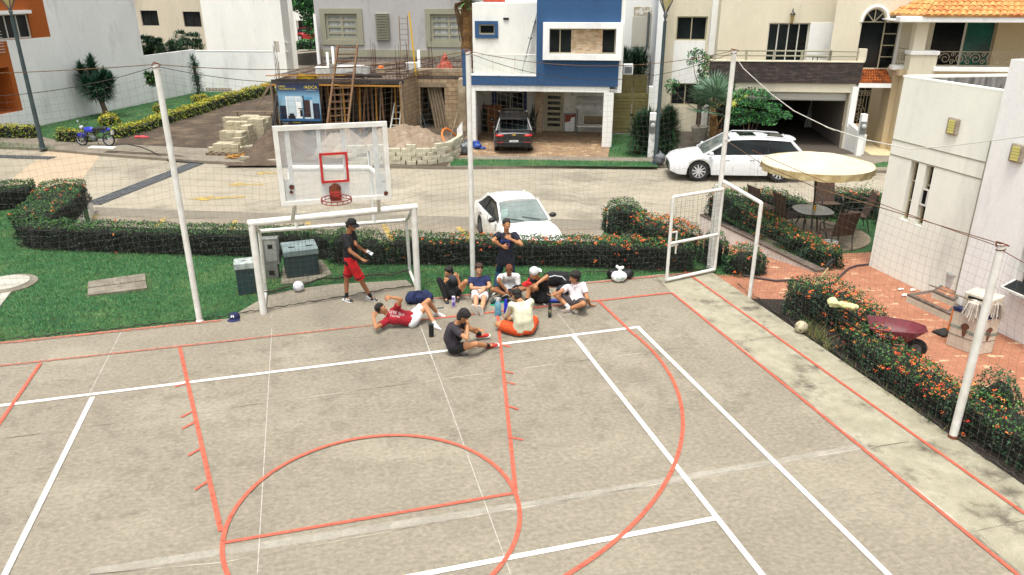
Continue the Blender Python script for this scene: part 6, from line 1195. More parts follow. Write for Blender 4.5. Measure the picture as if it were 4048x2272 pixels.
# ---------- beige house with dark stone balcony ----------
PB=G(Z5(378,1285),HZ); B=HF('house','beige house with a dark stone balcony over an open garage and an arched window','house',(PB.x,PB.y)); 
b4=lambda x,y,d=0:B.L(Z4(x,y),d); b5=lambda x,y,d=0:B.L(Z5(x,y),d)
xg0=b4(800,850)[0]; xg1=b5(452,900)[0]; xp0=b4(672,620)[0]; xp1=b5(565,620)[0]; zs0=b4(1200,714)[1]; zs1=b4(1200,532)[1]; zbm=b4(1200,793)[1]
B.slab('stone_parapet',m_dstone,(xp0,xp1,zs0,zs1),-.1,.25); B.slab('parapet_cap',m_cream,(xp0-.02,xp1+.03,zs1,zs1+.05),-.13,.28)
B.slab('garage_beam',m_cream,(b4(890,750)[0],b5(500,750)[0],zbm,zs0),-.02,.35,bev=.01); B.slab('rolled_door',m_aluw,(xg0,xg1,zbm-.42,zbm-.001),.3,.7,bev=.1)
B.slab('garage_pier',m_cream,(xg1,b5(478,900)[0]+.06,0,zs0),-.01,.4)
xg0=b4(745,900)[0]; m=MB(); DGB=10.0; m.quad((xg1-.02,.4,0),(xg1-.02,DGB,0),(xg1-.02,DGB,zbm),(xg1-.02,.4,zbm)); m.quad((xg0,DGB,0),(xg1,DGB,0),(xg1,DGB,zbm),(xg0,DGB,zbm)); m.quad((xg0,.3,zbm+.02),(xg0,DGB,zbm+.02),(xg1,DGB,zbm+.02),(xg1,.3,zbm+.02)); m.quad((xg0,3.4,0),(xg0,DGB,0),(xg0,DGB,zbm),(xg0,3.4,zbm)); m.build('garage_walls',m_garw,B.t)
m=MB(); m.quad((xg0-1.6,-1.3,.006),(xg1+.2,-1.3,.006),(xg1+.2,DGB,.006),(xg0-1.6,DGB,.006)); o=m.build('garage_floor',m_gtile,B.t)
for i in range(3): x=B.L(Z4(1540-i*22,1080),6)[0]; m=MB(); m.bar((x-.1,5.6,.0),(x+.45,6.6,2.2),.08,.05); o=m.build('plank',m_aluw,None); tag(o,'pale plank leaning deep inside the dark garage','plank','planks leaning in the dark garage'); o.location=(PB.x,PB.y,HZ); o.rotation_euler=(0,0,A7)
# upper floor behind the balcony
DU=2.2; u4=lambda x,y:B.L(Z4(x,y),DU); u5=lambda x,y:B.L(Z5(x,y),DU)
sd_=(u4(1150,500)[0],u4(1502,500)[0],zs0,u4(1400,197)[1]); xw0=u4(745,300)[0]; xw1=u5(560,200)[0]; m=MB(); m.holes(xw0,xw1+.5,zs0,8,[sd_],y=DU,depth=.25); m.quad((xw0,DU+4,0),(xw0,DU,0),(xw0,DU,8),(xw0,DU+4,8)); m.build('upper_wall',m_cream,B.t)
B.win(sd_,DU+.12,m_aluw,m_gls,3,fw=.06,name='sliding_door'); wp_=(sd_[1],u5(362,300)[0],zs0,sd_[3]+.02); B.slab('white_wall_panel',m_w2,wp_,DU-.03,DU)
B.slab('balcony_floor',m_sand,(xp0,xp1,zs0-.1,zs0+.05),.25,DU)
zt1,zt2=b4(1100,440)[1],b4(1100,482)[1]; m=MB(); xa,xb=b4(740,430)[0],b5(552,450)[0]
for z in(zt1,zt2): m.tube([(xa,.1,z),(xb,.1,z)],.035,8)
for q in(b4(990,480),b4(1230,480),b4(1472,480),b4(1716,480),b5(300,480)): m.box((q[0]-.05,.06,zs1),(q[0]+.05,.14,zt1+.04))
m.build('balcony_rail',m_tan,B.t); er=b5(570,480)[0]; B.slab('rail_end_wall',m_cream,(xb-.02,xb+.3,zs1+.05,zt1+.12),-.0,.25)
# pilaster and left lower volume
DL=(G(Z4(450,1137),HZ)-PB).dot(B.n); l4=lambda x,y,d=DL:B.L(Z4(x,y),d)
x0,x1=l4(205,600)[0],l4(690,300)[0]; w1=B.R(Z4(388,140),Z4(636,350),DL); w2=B.R(Z4(338,718),Z4(575,912),DL)
m=MB(); m.holes(x0,x1,0,8,[w1,w2],y=DL,depth=.2); m.quad((x0,DL+6,0),(x0,DL,0),(x0,DL,8),(x0,DL+6,8)); m.build('left_wall',m_cream,B.t); B.win(w1,DL+.08,m_alu,m_gls,1,fw=.06); B.win(w2,DL+.08,m_alu,m_gls,1,fw=.06)
pw=B.R(Z4(370,352),Z4(620,716),DL); B.slab('white_wall_band',m_w2,(w1[0]-.05,w1[1]-.02,w2[3],w1[2]),DL-.02,DL+.0)
xq0,xq1=B.L(Z4(668,300),DL-.3)[0],B.L(Z4(738,300),DL-.3)[0]; B.slab('pilaster',m_w2,(xq0,xq1,zs1-.0,8),DL-.5,DL+.3); B.slab('pilaster_base',m_w,(xq0+.15,xq1-.15,0,zs0),DL-.6,DL+.2) 
B.slab('stone_return',m_dstone,(xp0,xp0+1.4,0,zs0),DL-.15,DL-.02)
B.slab('side_pier',m_w,(l4(585,1000)[0],l4(630,1000)[0],0,zs0-.1),DL-1.0,DL-.6)
def lantern(lab,H_,q,d):
    x,z=H_.L(q,d); t=thing('wall_lantern',lab,'wall lamp',wpt(H_,x,d,z-.45),A7,group='black carriage lanterns on the beige upper wall'); m=MB(); m.tube([(0,0,.3),(0,-.12,.75),(0,-.2,.7),(0,-.2,.55)],.015,6); m.lathe([(.02,.62),(.13,.5),(.13,.47)],(0,-.2,0),8); m.lathe([(.03,0),(.07,.08),(.07,.1)],(0,-.2,0),8); m.build('bracket',c_dk,t); m=MB(); m.lathe([(.06,.1),(.1,.46)],(0,-.2,0),8); m.build('glass',M('amber_glass',s3(150,130,80),.2),t)
lantern('black carriage lantern on the beige wall above the sliding door',B,Z4(1380,130),DU-.02); lantern('black carriage lantern on the beige wall left of the arched window',B,Z5(352,120),DU-.02)
# satellite/table things on balcony
x,z=B.L(Z4(1580,490),1.2); t=thing('round_table','small round glass table on the stone balcony','table',wpt(B,x,1.1,zs0+.05),A7); hh_=z-zs0; m=MB(); m.lathe([(.62,hh_-.03),(.62,hh_)],(0,0,0),24); m.build('table_top',m_gls,t); m=MB(); m.tube([(-.1,0,0),(-.1,0,hh_-.03)],.02,6); m.tube([(.1,0,0),(.1,0,hh_-.03)],.02,6); m.build('table_legs',c_dk,t)
# right part: arched window, entry
DA=1.0; a5=lambda x,y:B.L(Z5(x,y),DA); ax0,ax1=a5(500,500)[0]+.1,a5(735,500)[0]; za0=a5(640,590)[1]; zsp=a5(640,190)[1]; zap=a5(640,62)[1]; xr2=a5(960,400)[0]
axm=(ax0+ax1)/2; m=MB(); n=16; rx=(ax1-ax0)/2-.06; rz=zap-zsp-.05
m.holes(xw1-.2 if False else ax0-1.2,xr2+1.0,zs0-.3,8,[(ax0,ax1+.55,za0,zsp),(ax0,ax1,zsp,zap)],y=DA,depth=.25)
ar=[(axm+rx*math.cos(math.pi*i/n),zsp+rz*math.sin(math.pi*i/n)) for i in range(n+1)]
for i in range(n):
    (xa_,za_),(xb_,zb2)=ar[i],ar[i+1]; m.quad((xb_,DA,zb2),(xa_,DA,za_),(xa_,DA,zap),(xb_,DA,zap)); m.quad((xa_,DA,za_),(xb_,DA,zb2),(xb_,DA+.25,zb2),(xa_,DA+.25,za_))
m.quad((ax1-.06,DA,zsp),(ax1,DA,zsp),(ax1,DA,zap),(ax1-.06,DA,zap)); m.quad((ax0,DA,zsp),(ax0+.06,DA,zsp),(ax0+.06,DA,zap),(ax0,DA,zap)); m.build('stair_wall',m_cream,B.t)
m=MB(); m.quad((ax0,DA+.2,za0),(ax1+.55,DA+.2,za0),(ax1+.55,DA+.2,zap),(ax0,DA+.2,zap)); ap=m.build('arched_glass',m_gls,B.t)
m=MB(); m.tube([(x,DA+.12,z) for x,z in ar],.05,6); m.bar((ax0,DA+.12,zsp),(ax1+.5,DA+.12,zsp),.06,.06); m.bar((axm,DA+.12,zsp),(axm,DA+.12,zap-.05),.04,.04); 
for s_ in(-1,1): m.bar((axm,DA+.12,zsp),(axm+s_*rx*.72,DA+.12,zsp+rz*.68),.04,.04)
m.bar((ax1-.05,DA+.12,za0),(ax1-.05,DA+.12,zsp),.05,.05,m=0)
for k in(.25,.5,.75): z=za0+(zsp-za0)*k; m.bar((ax1-.05,DA+.12,z),(ax1+.5,DA+.12,z),.04,.04)
m.build('window_bars',m_alu,B.t); m=MB(); m.tube([(axm+(rx+.1)*math.cos(math.pi*i/n),DA-.02,zsp+(rz+.1)*math.sin(math.pi*i/n)) for i in range(n+1)],.06,6); m.bar((ax1+.58,DA-.02,za0),(ax1+.58,DA-.02,zsp+.05),.08,.08); m.build('arch_moulding',m_w2,B.t)
def tileroof(H_,name,c4,rows,cols,mat,par=None,rad=.07):
    "barrel tiles over the quad c4 = eave-left, eave-right, ridge-right, ridge-left in local coords"
    el,er_,rr_,rl_=[Vector(c) for c in c4]; m=MB()
    vs=[];nu=cols*6;nr=rows
    nrm=((er_-el).cross(rl_-el)).normalized()
    if nrm.z<0: nrm=-nrm
    for r in range(nr):
        for lo,off in((0,.035),(1,0.0)):
            t0=(r+lo)/nr
            a=el.lerp(rl_,t0);b=er_.lerp(rr_,t0)
            for i in range(nu+1):
                u=i/nu; q=a.lerp(b,u)+nrm*(rad*abs(math.sin(math.pi*u*cols))**.7+off); vs.append(q)
    w_=nu+1; fs=[]
    for r in range(nr):
        for i in range(nu): fs.append((2*r*w_+i,2*r*w_+i+1,(2*r+1)*w_+i+1,(2*r+1)*w_+i))
        if r: 
            for i in range(nu): fs.append(((2*r-1)*w_+i,(2*r-1)*w_+i+1,2*r*w_+i+1,2*r*w_+i))
    # eave face
    k=len(vs); vs+=[(el.lerp(er_,i/nu)-Vector((0,0,.03))) for i in range(nu+1)]; fs+=[(k+i,k+i+1,i+1,i) for i in range(nu)]
    m.add(vs,fs); return m.build(name,mat,par or H_.t,smooth=50)
m_tile=M('terracotta_tile',s3(226,176,108,.74),.8,s3(206,142,76,.74),scale=5,lo=.4,hi=.6,c3=s3(184,112,60),s3c=3,grain=.1,gs=20); m_tiled=M('dark_terracotta_tile',s3(176,98,38),.8,s3(140,70,24),scale=4,c3=s3(96,44,14),s3c=3,grain=.1,gs=20)
te=[b5(545,712),b5(822,712)]; DE=.2; tt0=B.L(Z5(565,602),DA); tt1=B.L(Z5(740,602),DA)
tileroof(B,'entry_roof',((B.L(Z5(545,712),-.1)[0],-.1,B.L(Z5(545,712),-.1)[1]),(B.L(Z5(822,712),-.1)[0],-.1,B.L(Z5(822,712),-.1)[1]),(tt1[0]+.2,DA,tt1[1]),(tt0[0],DA,tt0[1])),5,11,m_tiled)
ze=B.L(Z5(545,712),-.1)[1]; xe0,xe1=B.L(Z5(545,712),-.1)[0],B.L(Z5(822,712),-.1)[0]; B.slab('entry_fascia',m_w2,(xe0,xe1+.02,ze-.22,ze-.035),-.14,.1)
DX=(G(Z5(690,1125),HZ)-PB).dot(B.n); x_=lambda x,y:B.L(Z5(x,y),DX)
gd=(x_(512,900)[0],x_(672,900)[0],0.0,x_(600,748)[1]); m=MB(); m.holes(gd[0]-.8,x_(965,900)[0]+1.5,0,zs0+.3,[gd,B.R(Z5(832,772),Z5(890,880),DX)],y=DX,depth=.2); m.build('entry_wall',m_sand,B.t)
m=MB(); m.box((gd[1]+.3,DX-1.1,0),(gd[1]+.95,DX-.01,zs0)); m.build('entry_pier',m_sand,B.t); B.win(B.R(Z5(832,772),Z5(890,880),DX),DX+.03,m_alu,m_gls,0,fw=.08)
m=MB(); m.quad((gd[0],DX+.15,0),(gd[1],DX+.15,0),(gd[1],DX+.15,gd[3]),(gd[0],DX+.15,gd[3])); m.build('door_glass',m_gls,B.t)
def scroll(cx,cz,r,y,turns=1.6,flip=1,n=26): return [(cx+flip*r*(1-i/n*.8)*math.cos(i/n*turns*6.283),y,cz+r*(1-i/n*.8)*math.sin(i/n*turns*6.283)) for i in range(n)]
m_iron=M('wrought_iron',s3(150,140,118),.6,grain=0); m=MB(); gw_=gd[1]-gd[0]
for i in range(6): m.tube([(gd[0]+gw_*(i+.5)/6,DX+.05,.0),(gd[0]+gw_*(i+.5)/6,DX+.05,gd[3]-.25*(i%2))],.018,5)
for i in range(4): m.tube(scroll(gd[0]+gw_*(.2+.2*i),gd[3]-.35,.17,DX+.04),.015,4); 
for z,r in((1.4,.18),(1.0,.28),(.6,.2)): m.tube(scroll(gd[0]+gw_*.22,z,r,DX+.04),.018,4)
m.build('ornate_gate',m_iron,B.t)
for ch,q in(('1',(765,775)),('2',(778,818))): x,z=B.L(Z5(*q),DX-1.1); text('house_number',ch,.5,c_lg,B.t,(x,DX-1.13,z),(math.pi/2,0,0),.015)
for i,(d0,h_) in enumerate(((DX-2.6,.16),(DX-1.9,.32))): B.slab('entry_step',m_sand,(xg1+1.2,x_(965,1100)[0],0,h_),d0,DX)
lw=B.R(Z5(410,1085),Z5(530,1355),-.8)
m=MB(); l0=B.L(Z5(425,1300),-.2)[0]; l1=B.L(Z5(520,1340),-1.2)[0]; m.add([(xg1+.05,0,0),(l1+.1,-1.3,0),(l1+.1,-1.3,.85),(xg1+.05,0,1.25)],[(0,1,2,3)]); o=m.build('low_wall',m_w,B.t); sm=o.modifiers.new('s','SOLIDIFY'); sm.thickness=.2
xpc=B.L(Z5(492,900),-.1)[0]; B.slab('porch_column',m_w2,(xpc-.13,xpc+.13,1.0,ze-.2),-.15,.15)
pillar('white pillar with a round meter beside the entry of the beige house',Z5(515,1350),Z5(560,1358),Z5(585,990))
flat('entry_path',[wpt(B,xg1+.9,-1.4)[:2],wpt(B,xg1+4.6,-1.4)[:2],wpt(B,xg1+4.6,DX)[:2],wpt(B,xg1+.9,DX)[:2]],HZ+.006,M('sandy_concrete',s3(206,190,150),.85,s3(188,172,134),scale=1.2,grain=.08,gs=50))
# ---------- house with tiled roof, right ----------
PC=wpt(B,B.L(Z5(1000,600),-.6)[0],-.6); C=HF('house','cream house with an orange tiled roof and curly iron balcony at the top right','house',PC[:2]); c5=lambda x,y,d=0:C.L(Z5(x,y),d)
zs=c5(1500,615)[1]; zsi=c5(1500,585)[1]; xc0=c5(990,550)[0]; xcr=9.0; zf0=c5(1500,190)[1]; zf1=c5(1500,140)[1]
m=MB(); m.quad((xc0-.1,0,-0.0),(xcr,0,0),(xcr,0,zs),(xc0-.1,0,zs)); m.quad((xc0-.1,4,0),(xc0-.1,0,0),(xc0-.1,0,zs),(xc0-.1,4,zs)); m.build('lower_wall',m_sand,C.t)
xsill=c5(1180,600)[0]; C.slab('balcony_sill',m_w2,(xsill,xcr,zs-.02,zsi+.02),-.1,.3,bev=.02); C.slab('balcony_pedestal',m_cream,(xc0-.05,xsill+.1,zs-.3,c5(1100,475)[1]),-.02,.6); C.slab('pedestal_cap',m_w2,(xc0-.1,xsill+.15,c5(1100,475)[1],c5(1100,440)[1]),-.08,.66,bev=.02)
C.slab('balcony_column',m_cream,(c5(1010,300)[0]+.1,c5(1150,300)[0]-.05,c5(1100,440)[1],zf0+.2),.02,.5,bev=.02)
DW=1.8; gq=C.R(Z5(1185,200),Z5(1668,575),DW); gq=(gq[0],gq[1],zs,gq[3]+.2); m=MB(); m.holes(c5(905,300,DW)[0],xcr,zs,zf1+.3,[gq],y=DW,depth=.2); m.build('upper_wall',m_sand,C.t)
mid_=(gq[0]+gq[1])/2+.1; C.win((gq[0],mid_,gq[2],gq[3]),DW+.1,m_aluw,m_gls,0,name='sliding_window'); C.win((mid_,gq[1],gq[2],gq[3]),DW+.14,m_alu,m_glt,0,name='sliding_window')
C.slab('balcony_floor',m_sand,(xc0-.3,xcr,zs-.25,zs),.3,DW)
m=MB(); zr1=c5(1500,450)[1]; zr0=zsi+.08; hR=zr1-zr0; m.tube([(xsill+.1,.1,zr0),(xcr,.1,zr0)],.018,5); m.tube([(xsill+.1,.1,zr1),(xcr,.1,zr1)],.018,5); nsc=int((xcr-xsill)/.62)
for i in range(nsc):
    x=xsill+.45+i*.62; m.tube(scroll(x,zr0+hR*.5,hR*.42,.1,1.5,1 if i%2 else -1),.014,4); m.tube(scroll(x+.3,zr0+hR*.25,hR*.2,.1,1.3,-1 if i%2 else 1,18),.012,4); m.tube(scroll(x+.3,zr0+hR*.78,hR*.17,.1,1.3,1,18),.012,4)
m.build('iron_railing',m_iron,C.t)
# side bay railing
xs0,xs1=c5(868,500,.8)[0],c5(990,500,.8)[0]; m=MB()
for i in range(3): m.tube(scroll(xs0+.2+i*(xs1-xs0-.3)/2.2,zr0+hR*.5,hR*.36,.8,1.5),.018,4)
m.tube([(xs0,.8,zr1+.1),(xs1,.8,zr1)],.02,5); m.tube([(xs0,.8,zr0),(xs1,.8,zr0)],.02,5); m.build('side_railing',m_iron,C.t); C.slab('side_sill',m_w2,(xs0-.15,xs1,zs-.05,zsi),.6,1.1,bev=.02); C.slab('side_bay_wall',m_sand,(c5(850,600,.8)[0],xs1,0,zs-.05),.8,DW)
C.slab('eave_fascia',m_w2,(c5(870,140)[0],xcr,zf0,zf1),-.5,.1,bev=.03); C.slab('eave_soffit',m_w2,(c5(870,140)[0],xcr,zf0+.02,zf0+.08),.1,DW+.2)
xe=c5(865,120)[0]-.05; z0=zf1+.02; rx0=xe+3.6
tileroof(C,'tiled_roof',((xe+1.0,-.55,z0),(xcr,-.55,z0),(xcr,3.6,z0+2.0),(xe+3.6,3.6,z0+2.0)),12,34,m_tile,rad=.075)
tileroof(C,'tiled_roof_hip',((xe-.3,3.6,z0),(xe+.98,-.57,z0),(xe+3.6,3.6,z0+2.0),(xe+3.6,3.62,z0+2.0)),10,12,m_tile,rad=.075)
# ---------- near right white house ----------
g0=Vector((8.45,16.66,0)); gd_=Vector((math.sin(T_),-math.cos(T_),0)); angN=math.atan2(gd_.y,gd_.x)
N_=HF('house','tall white house wall with two slit windows at the right of the court','house',(g0.x,g0.y),angN,-.03); y7=lambda x,y,d=0:N_.L(Y7(x,y),d); n5=lambda x,y,d=0:N_.L(Z5(x,y),d)
zt=(n5(965,690)[1]+n5(1700,765)[1])/2; xe_=y7(1480,700)[0]; print('NEARHOUSE',n5(965,690),n5(1850,810),zt,xe_)
s1=N_.R(Y7(1000,150),Y7(905,590)); 
sA=(y7(960,400)[0]-.09,y7(960,400)[0]+.12,y7(905,595)[1],y7(1000,152)[1]); sB=(y7(1080,400)[0]-.09,y7(1080,400)[0]+.12,y7(1010,640)[1],y7(1110,180)[1]); zlo=(sA[2]+sB[2])/2; zhi=(sA[3]+sB[3])/2; sA=(sA[0],sA[1],zlo,zhi);sB=(sB[0],sB[1],zlo,zhi)
m_nw=st('near_white_stucco',(236,238,226),.98); m=MB(); m.holes(0,xe_,0,zt,[sA,sB],y=0,depth=.16,mr=0)
m.box((0,-.0015,zt-.001),(xe_,.18,zt+.03)); m.build('wall_front',m_nw,N_.t)
g1=n5(1200,1300)[1]; 
for q in(n5(1200,1295)[1],n5(1100,1420)[1] if False else (n5(900,1355)[1])): m=MB(); m.box((0,-.008,q-.012),(xe_,-.001,q+.012)); m.build('groove_line',m_tan,N_.t)
for s_ in(sA,sB): N_.win(s_,.1,m_alu,m_gls,0,2,fw=.03,th=.04)
m=MB(); fr=N_.win((sB[0]+.01,sB[1]-.01,sB[2]+(sB[3]-sB[2])*.34,sB[2]+(sB[3]-sB[2])*.62),-.0,m_aluw,m_gls,0,0,fw=.03,th=.03,name='tilted_sash') ; fr.rotation_euler=(math.radians(0),0,0)
# roof parapet inner face (weathered grey) and roof
m_par=M('weathered_parapet',s3(150,148,146),.9,s3(110,108,106),scale=2,stretch=(6,6,1),c3=s3(90,88,86),s3c=1.5); fq=G(Z5(1930,656),zt-.03)-N_.o; fx,fy=fq.dot(N_.e)*1.6,fq.dot(N_.n)*1.6; m=MB(); m.bar((.08,.1,zt*.5),(fx,fy,zt*.5),.18,zt); m.build('street_wall',m_par,N_.t); m=MB(); m.bar((.0,.05,zt+.015),(fx,fy,zt+.015),.24,.04); m.build('parapet_cap',m_nw,N_.t); m=MB(); m.add([(.1,.1,zt-1.0),(xe_,.1,zt-1.0),(xe_,fy,zt-1.0),(fx,fy,zt-1.0)],[(0,1,2,3)]); m.build('roof',m_conc,N_.t)
N_.slab('tan_return',m_tan,(xe_-.05,xe_,y7(1390,1085)[1]*0,zt*.80),-.12,-.001)
DB=-.14; b7=lambda x,y:N_.L(Y7(x,y),DB); zB=N_.L(Z5(1955,520),DB)[1]; 
wr=(b7(1845,900)[0]-.05,b7(1845,900)[0]+1.1,b7(1760,1180)[1],b7(1850,830)[1]+.05)
m=MB(); m.holes(xe_,xe_+14,0,zB,[wr],y=DB,depth=.2); m.quad((xe_,6,0),(xe_,DB,0),(xe_,DB,zB),(xe_,6,zB)); m.quad((xe_,DB,zB),(xe_+14,DB,zB),(xe_+14,6,zB),(xe_,6,zB)); m.build('wall_side',m_w2,N_.t); N_.win(wr,DB+.1,m_aluw,m_gls,1,1,fw=.05)
x,z=b7(1800,1120); m=MB(); m.bar((wr[0]+.02,DB-.3,z),(wr[0]+.02,DB,z+.12),.04,.03); m.bar((wr[0]+.02,DB-.3,z),(wr[0]+.9,DB-.3,z),.04,.03); m.bar((wr[0]+.9,DB-.3,z),(wr[0]+.9,DB,z+.12),.04,.03); os_=m.build('open_sash',m_aluw,N_.t); m=MB(); m.add([(wr[0]+.02,DB-.3,z+.005),(wr[0]+.9,DB-.3,z+.005),(wr[0]+.9,DB,z+.125),(wr[0]+.02,DB,z+.125)],[(0,1,2,3)]); m.build('pane',m_gls,os_)
def sconce(lab,H_,q,d):
    x,z=H_.L(q,d); p=wpt(H_,x,d,z); t=thing('wall_light',lab,'wall lamp',p,angN,group='grey louvred wall lights on the white house'); m=MB(); m.box((-.14,-.07,-.17),(.14,0,.17)); m.build('stone_body',M('grey_sconce',s3(166,156,140),.8,s3(140,130,114),scale=12),t,bev=.03); 
    m=MB()
    for i in range(5): m.box((-.075,-.084,-.13+i*.053),(.075,-.071,-.13+i*.053+.042))
    m.build('louvres',M('yellow_louvre',s3(214,206,120),.5),t)
sconce('grey louvred wall light on the white house wall above the slit windows',N_,Z5(1368,1092),0); sconce('grey louvred wall light at the right edge above the small window',N_,Z5(1925,1325),DB)
# ---------- steps ----------
c_crm=st('cream_plaster',(214,208,188))
def step(lab,pts,h):
    P=[G(Y8(*q),h-.03) for q in pts]; c=P[0]; t=thing('step',lab,'step',(c.x,c.y,-.03)); m=MB(); m.prism([(p.x-c.x,p.y-c.y) for p in P],0,h-.03); m.build('riser',c_crm,t); m=MB(); m.prism([(p.x-c.x,p.y-c.y) for p in P],h-.03,h+.01); m.build('tread_edge',c_cop,t)
    cen=sum(((p-c) for p in P),Vector())/len(P); m=MB(); m.prism([((p-c)*.74+cen*.26)[:2] for p in P],h+.01,h+.014); m.build('tread',c_terra,t)
step('lower L-shaped doorstep with pebble edge beside the white house',((1102,262),(1385,392),(1440,330),(1262,236)),.17)
step('upper doorstep with pebble edge against the white house',((1262,240),(1400,300),(1470,240),(1330,195)),.32)
# ---------- left white house and boundary wall ----------
WA=G(Z1(-400,1335),HZ); w0=G(Z1(190,1200),HZ); w1=G(Z1(1500,912),HZ); w2=G(Z1(1850,845),HZ); dW=(w2-w0).normalized(); aW=math.atan2(dW.y,dW.x)
Wn=HF('house','long white house wall with orange window panels at the far left','house',(w0.x,w0.y),aW); z1_=lambda x,y,d=0:Wn.L(Z1(x,y),d)
# in this frame the visible face looks towards local -y
xt=z1_(1325,515)[0]; xs=-14; top=11
o1=(z1_(-60,60)[0],z1_(440,200)[0],z1_(440,340)[1],top); 
wi=Wn.R(Z1(60,128),Z1(300,350)); wi=(z1_(-40,240)[0],z1_(285,240)[0],z1_(170,358)[1],z1_(160,125)[1])
o2=(z1_(-60,700)[0],z1_(140,700)[0],z1_(200,1018)[1],z1_(50,378)[1]); gi=(xs+.5,z1_(125,800)[0],z1_(160,1022)[1],z1_(60,620)[1])
m=MB(); m.holes(xs,xt,0,top,[(o1[0]-3,o1[1],o1[2],o1[3]),(o2[0]-4,o2[1],o2[2],o2[3])],y=0,depth=.02); m.quad((xt,0,0),(xt,9,0),(xt,9,top),(xt,0,top)); m.build('side_wall',m_w2,Wn.t)
m=MB(); m.holes(o1[0]-3,o1[1],o1[2],o1[3],[wi],y=.02,depth=.2); m.holes(o2[0]-4,o2[1],o2[2],o2[3],[gi],y=.02,depth=2.5); m.quad((gi[0],2.5,gi[2]),(gi[1],2.5,gi[2]),(gi[1],2.5,gi[3]),(gi[0],2.5,gi[3])); m.build('orange_wall',m_orangew,Wn.t); Wn.win(wi,.12,m_aluw,m_gls,2,fw=.07)
Wn.slab('window_hood',m_w2,(wi[0]-.3,z1_(255,110)[0],z1_(200,124)[1],z1_(200,92)[1]),-.25,.02)
m=MB(); n=7
for k in range(8): z=z1_(20,480)[1]+k*.14; m.tube([(z1_(-60,480)[0],-.05,z),(z1_(45,480)[0],-.05,z)],.018,4)
m.build('balcony_grille',m_aluw,Wn.t)
bw_=HF('boundary_wall','low white boundary wall around the far lawn','wall',(w0.x,w0.y),aW); zl=(z1_(1420,500)[1]+z1_(1740,462)[1])/2; x2=Wn.L(Z1(1850,845))[0]; m=MB(); m.box((xt,.0,0),(x2,.2,zl)); m.build('wall_run',m_w2,bw_.t)
cb=w2; d2=(G(Z1(2330,852),HZ)-w2).normalized(); a2=math.atan2(d2.y,d2.x); bb=HF('boundary_wall','white back wall behind the slender yucca','wall',(w2.x,w2.y),a2+.0); L2=bb.L(Z1(2530,600))[0]; zz=(bb.L(Z1(1760,463))[1]+bb.L(Z1(2525,480))[1])/2; print('BACKW',L2,zz,zl)
h1=bb.R(Z1(1895,808),Z1(2140,850)); h2=bb.R(Z1(2232,820),Z1(2420,855)); hs_=[(h1[0],h1[1],.02,h1[3]),(h2[0],L2-.4,.02,h2[3])]
m=MB(); m.holes(0,L2,0,zz,hs_,y=0,depth=.2); m.box((0,-.02,zz),(L2,.24,zz+.03)); m.build('wall_run',m_w2,bb.t); m=MB()
for h_ in hs_:
    k=int((h_[1]-h_[0])/.22)
    for i in range(k+1): m.tube([(h_[0]+(h_[1]-h_[0])*i/k,.1,0),(h_[0]+(h_[1]-h_[0])*i/k,.1,h_[3])],.03,4)
m.build('baluster_grille',m_tan,bb.t)
# ---------- houses behind ----------
aE=math.radians(-14); pE=ray(*Z1(2000,440)); E_=HF('house','beige and white house with two dark windows behind the far lawn','house',(pE[0]*62,pE[1]*62),aE); e1=lambda x,y,d=0:E_.L(Z1(x,y),d)
xL=e1(1180,300)[0]; wa=E_.R(Z1(1290,95),Z1(1470,236)); wb=E_.R(Z1(1680,105),Z1(1862,247)); m=MB(); m.holes(xL-2,0,-3,14,[wa,wb],y=0,depth=.2); m.build('beige_wall',m_beige,E_.t); E_.win(wa,.1,c_dk,m_gls,1,fw=.05); E_.win(wb,.1,c_dk,m_gls,1,fw=.05)
e2=lambda x,y,d=0:E_.L(Z2(x,y),d); xR_=e2(282,200)[0]; ob=[E_.R(Z2(206,352),Z2(262,452)),E_.R(Z2(300,362),Z2(335,440))]; m=MB(); m.holes(-.6,xR_,-3,14,ob,y=-.5,depth=.3); m.quad((-.6,2,-3),(-.6,-.5,-3),(-.6,-.5,14),(-.6,2,14)); m.quad((xR_,-.5,-3),(xR_,.6,-3),(xR_,.6,14),(xR_,-.5,14)); m.build('white_wall',m_w,E_.t)
m=MB(); xx=e1(1960,200)[0]; m.tube([(e1(1925,0)[0],-.08,11),(e1(1950,120)[0],-.08,e1(1950,120)[1]),(e1(1990,430)[0],-.08,e1(1990,430)[1])],.07,6); m.build('drain_pipe',c_lg,E_.t)
sE=HF('house','white house block with a tall slit window left of the shaded carport','house',tuple((Vector((pE[0]*70,pE[1]*70)))),aE); s2=lambda x,y:sE.L(Z2(x,y)); m=MB(); m.holes(s2(268,100)[0],s2(345,100)[0],-3,16,[sE.R(Z2(285,180),Z2(305,262)),sE.R(Z2(268,0),Z2(280,110))],y=0,depth=.2); m.build('white_wall',m_w,sE.t)
pF=ray(*Z2(350,400)); cp_=HF('carport_house','far white house with a dark carport and a red car','house',(pF[0]*88,pF[1]*88),aE); k2=lambda x,y,d=0:cp_.L(Z2(x,y),d); oc=cp_.R(Z2(372,176),Z2(560,350)); gnd=k2(400,352)[1]
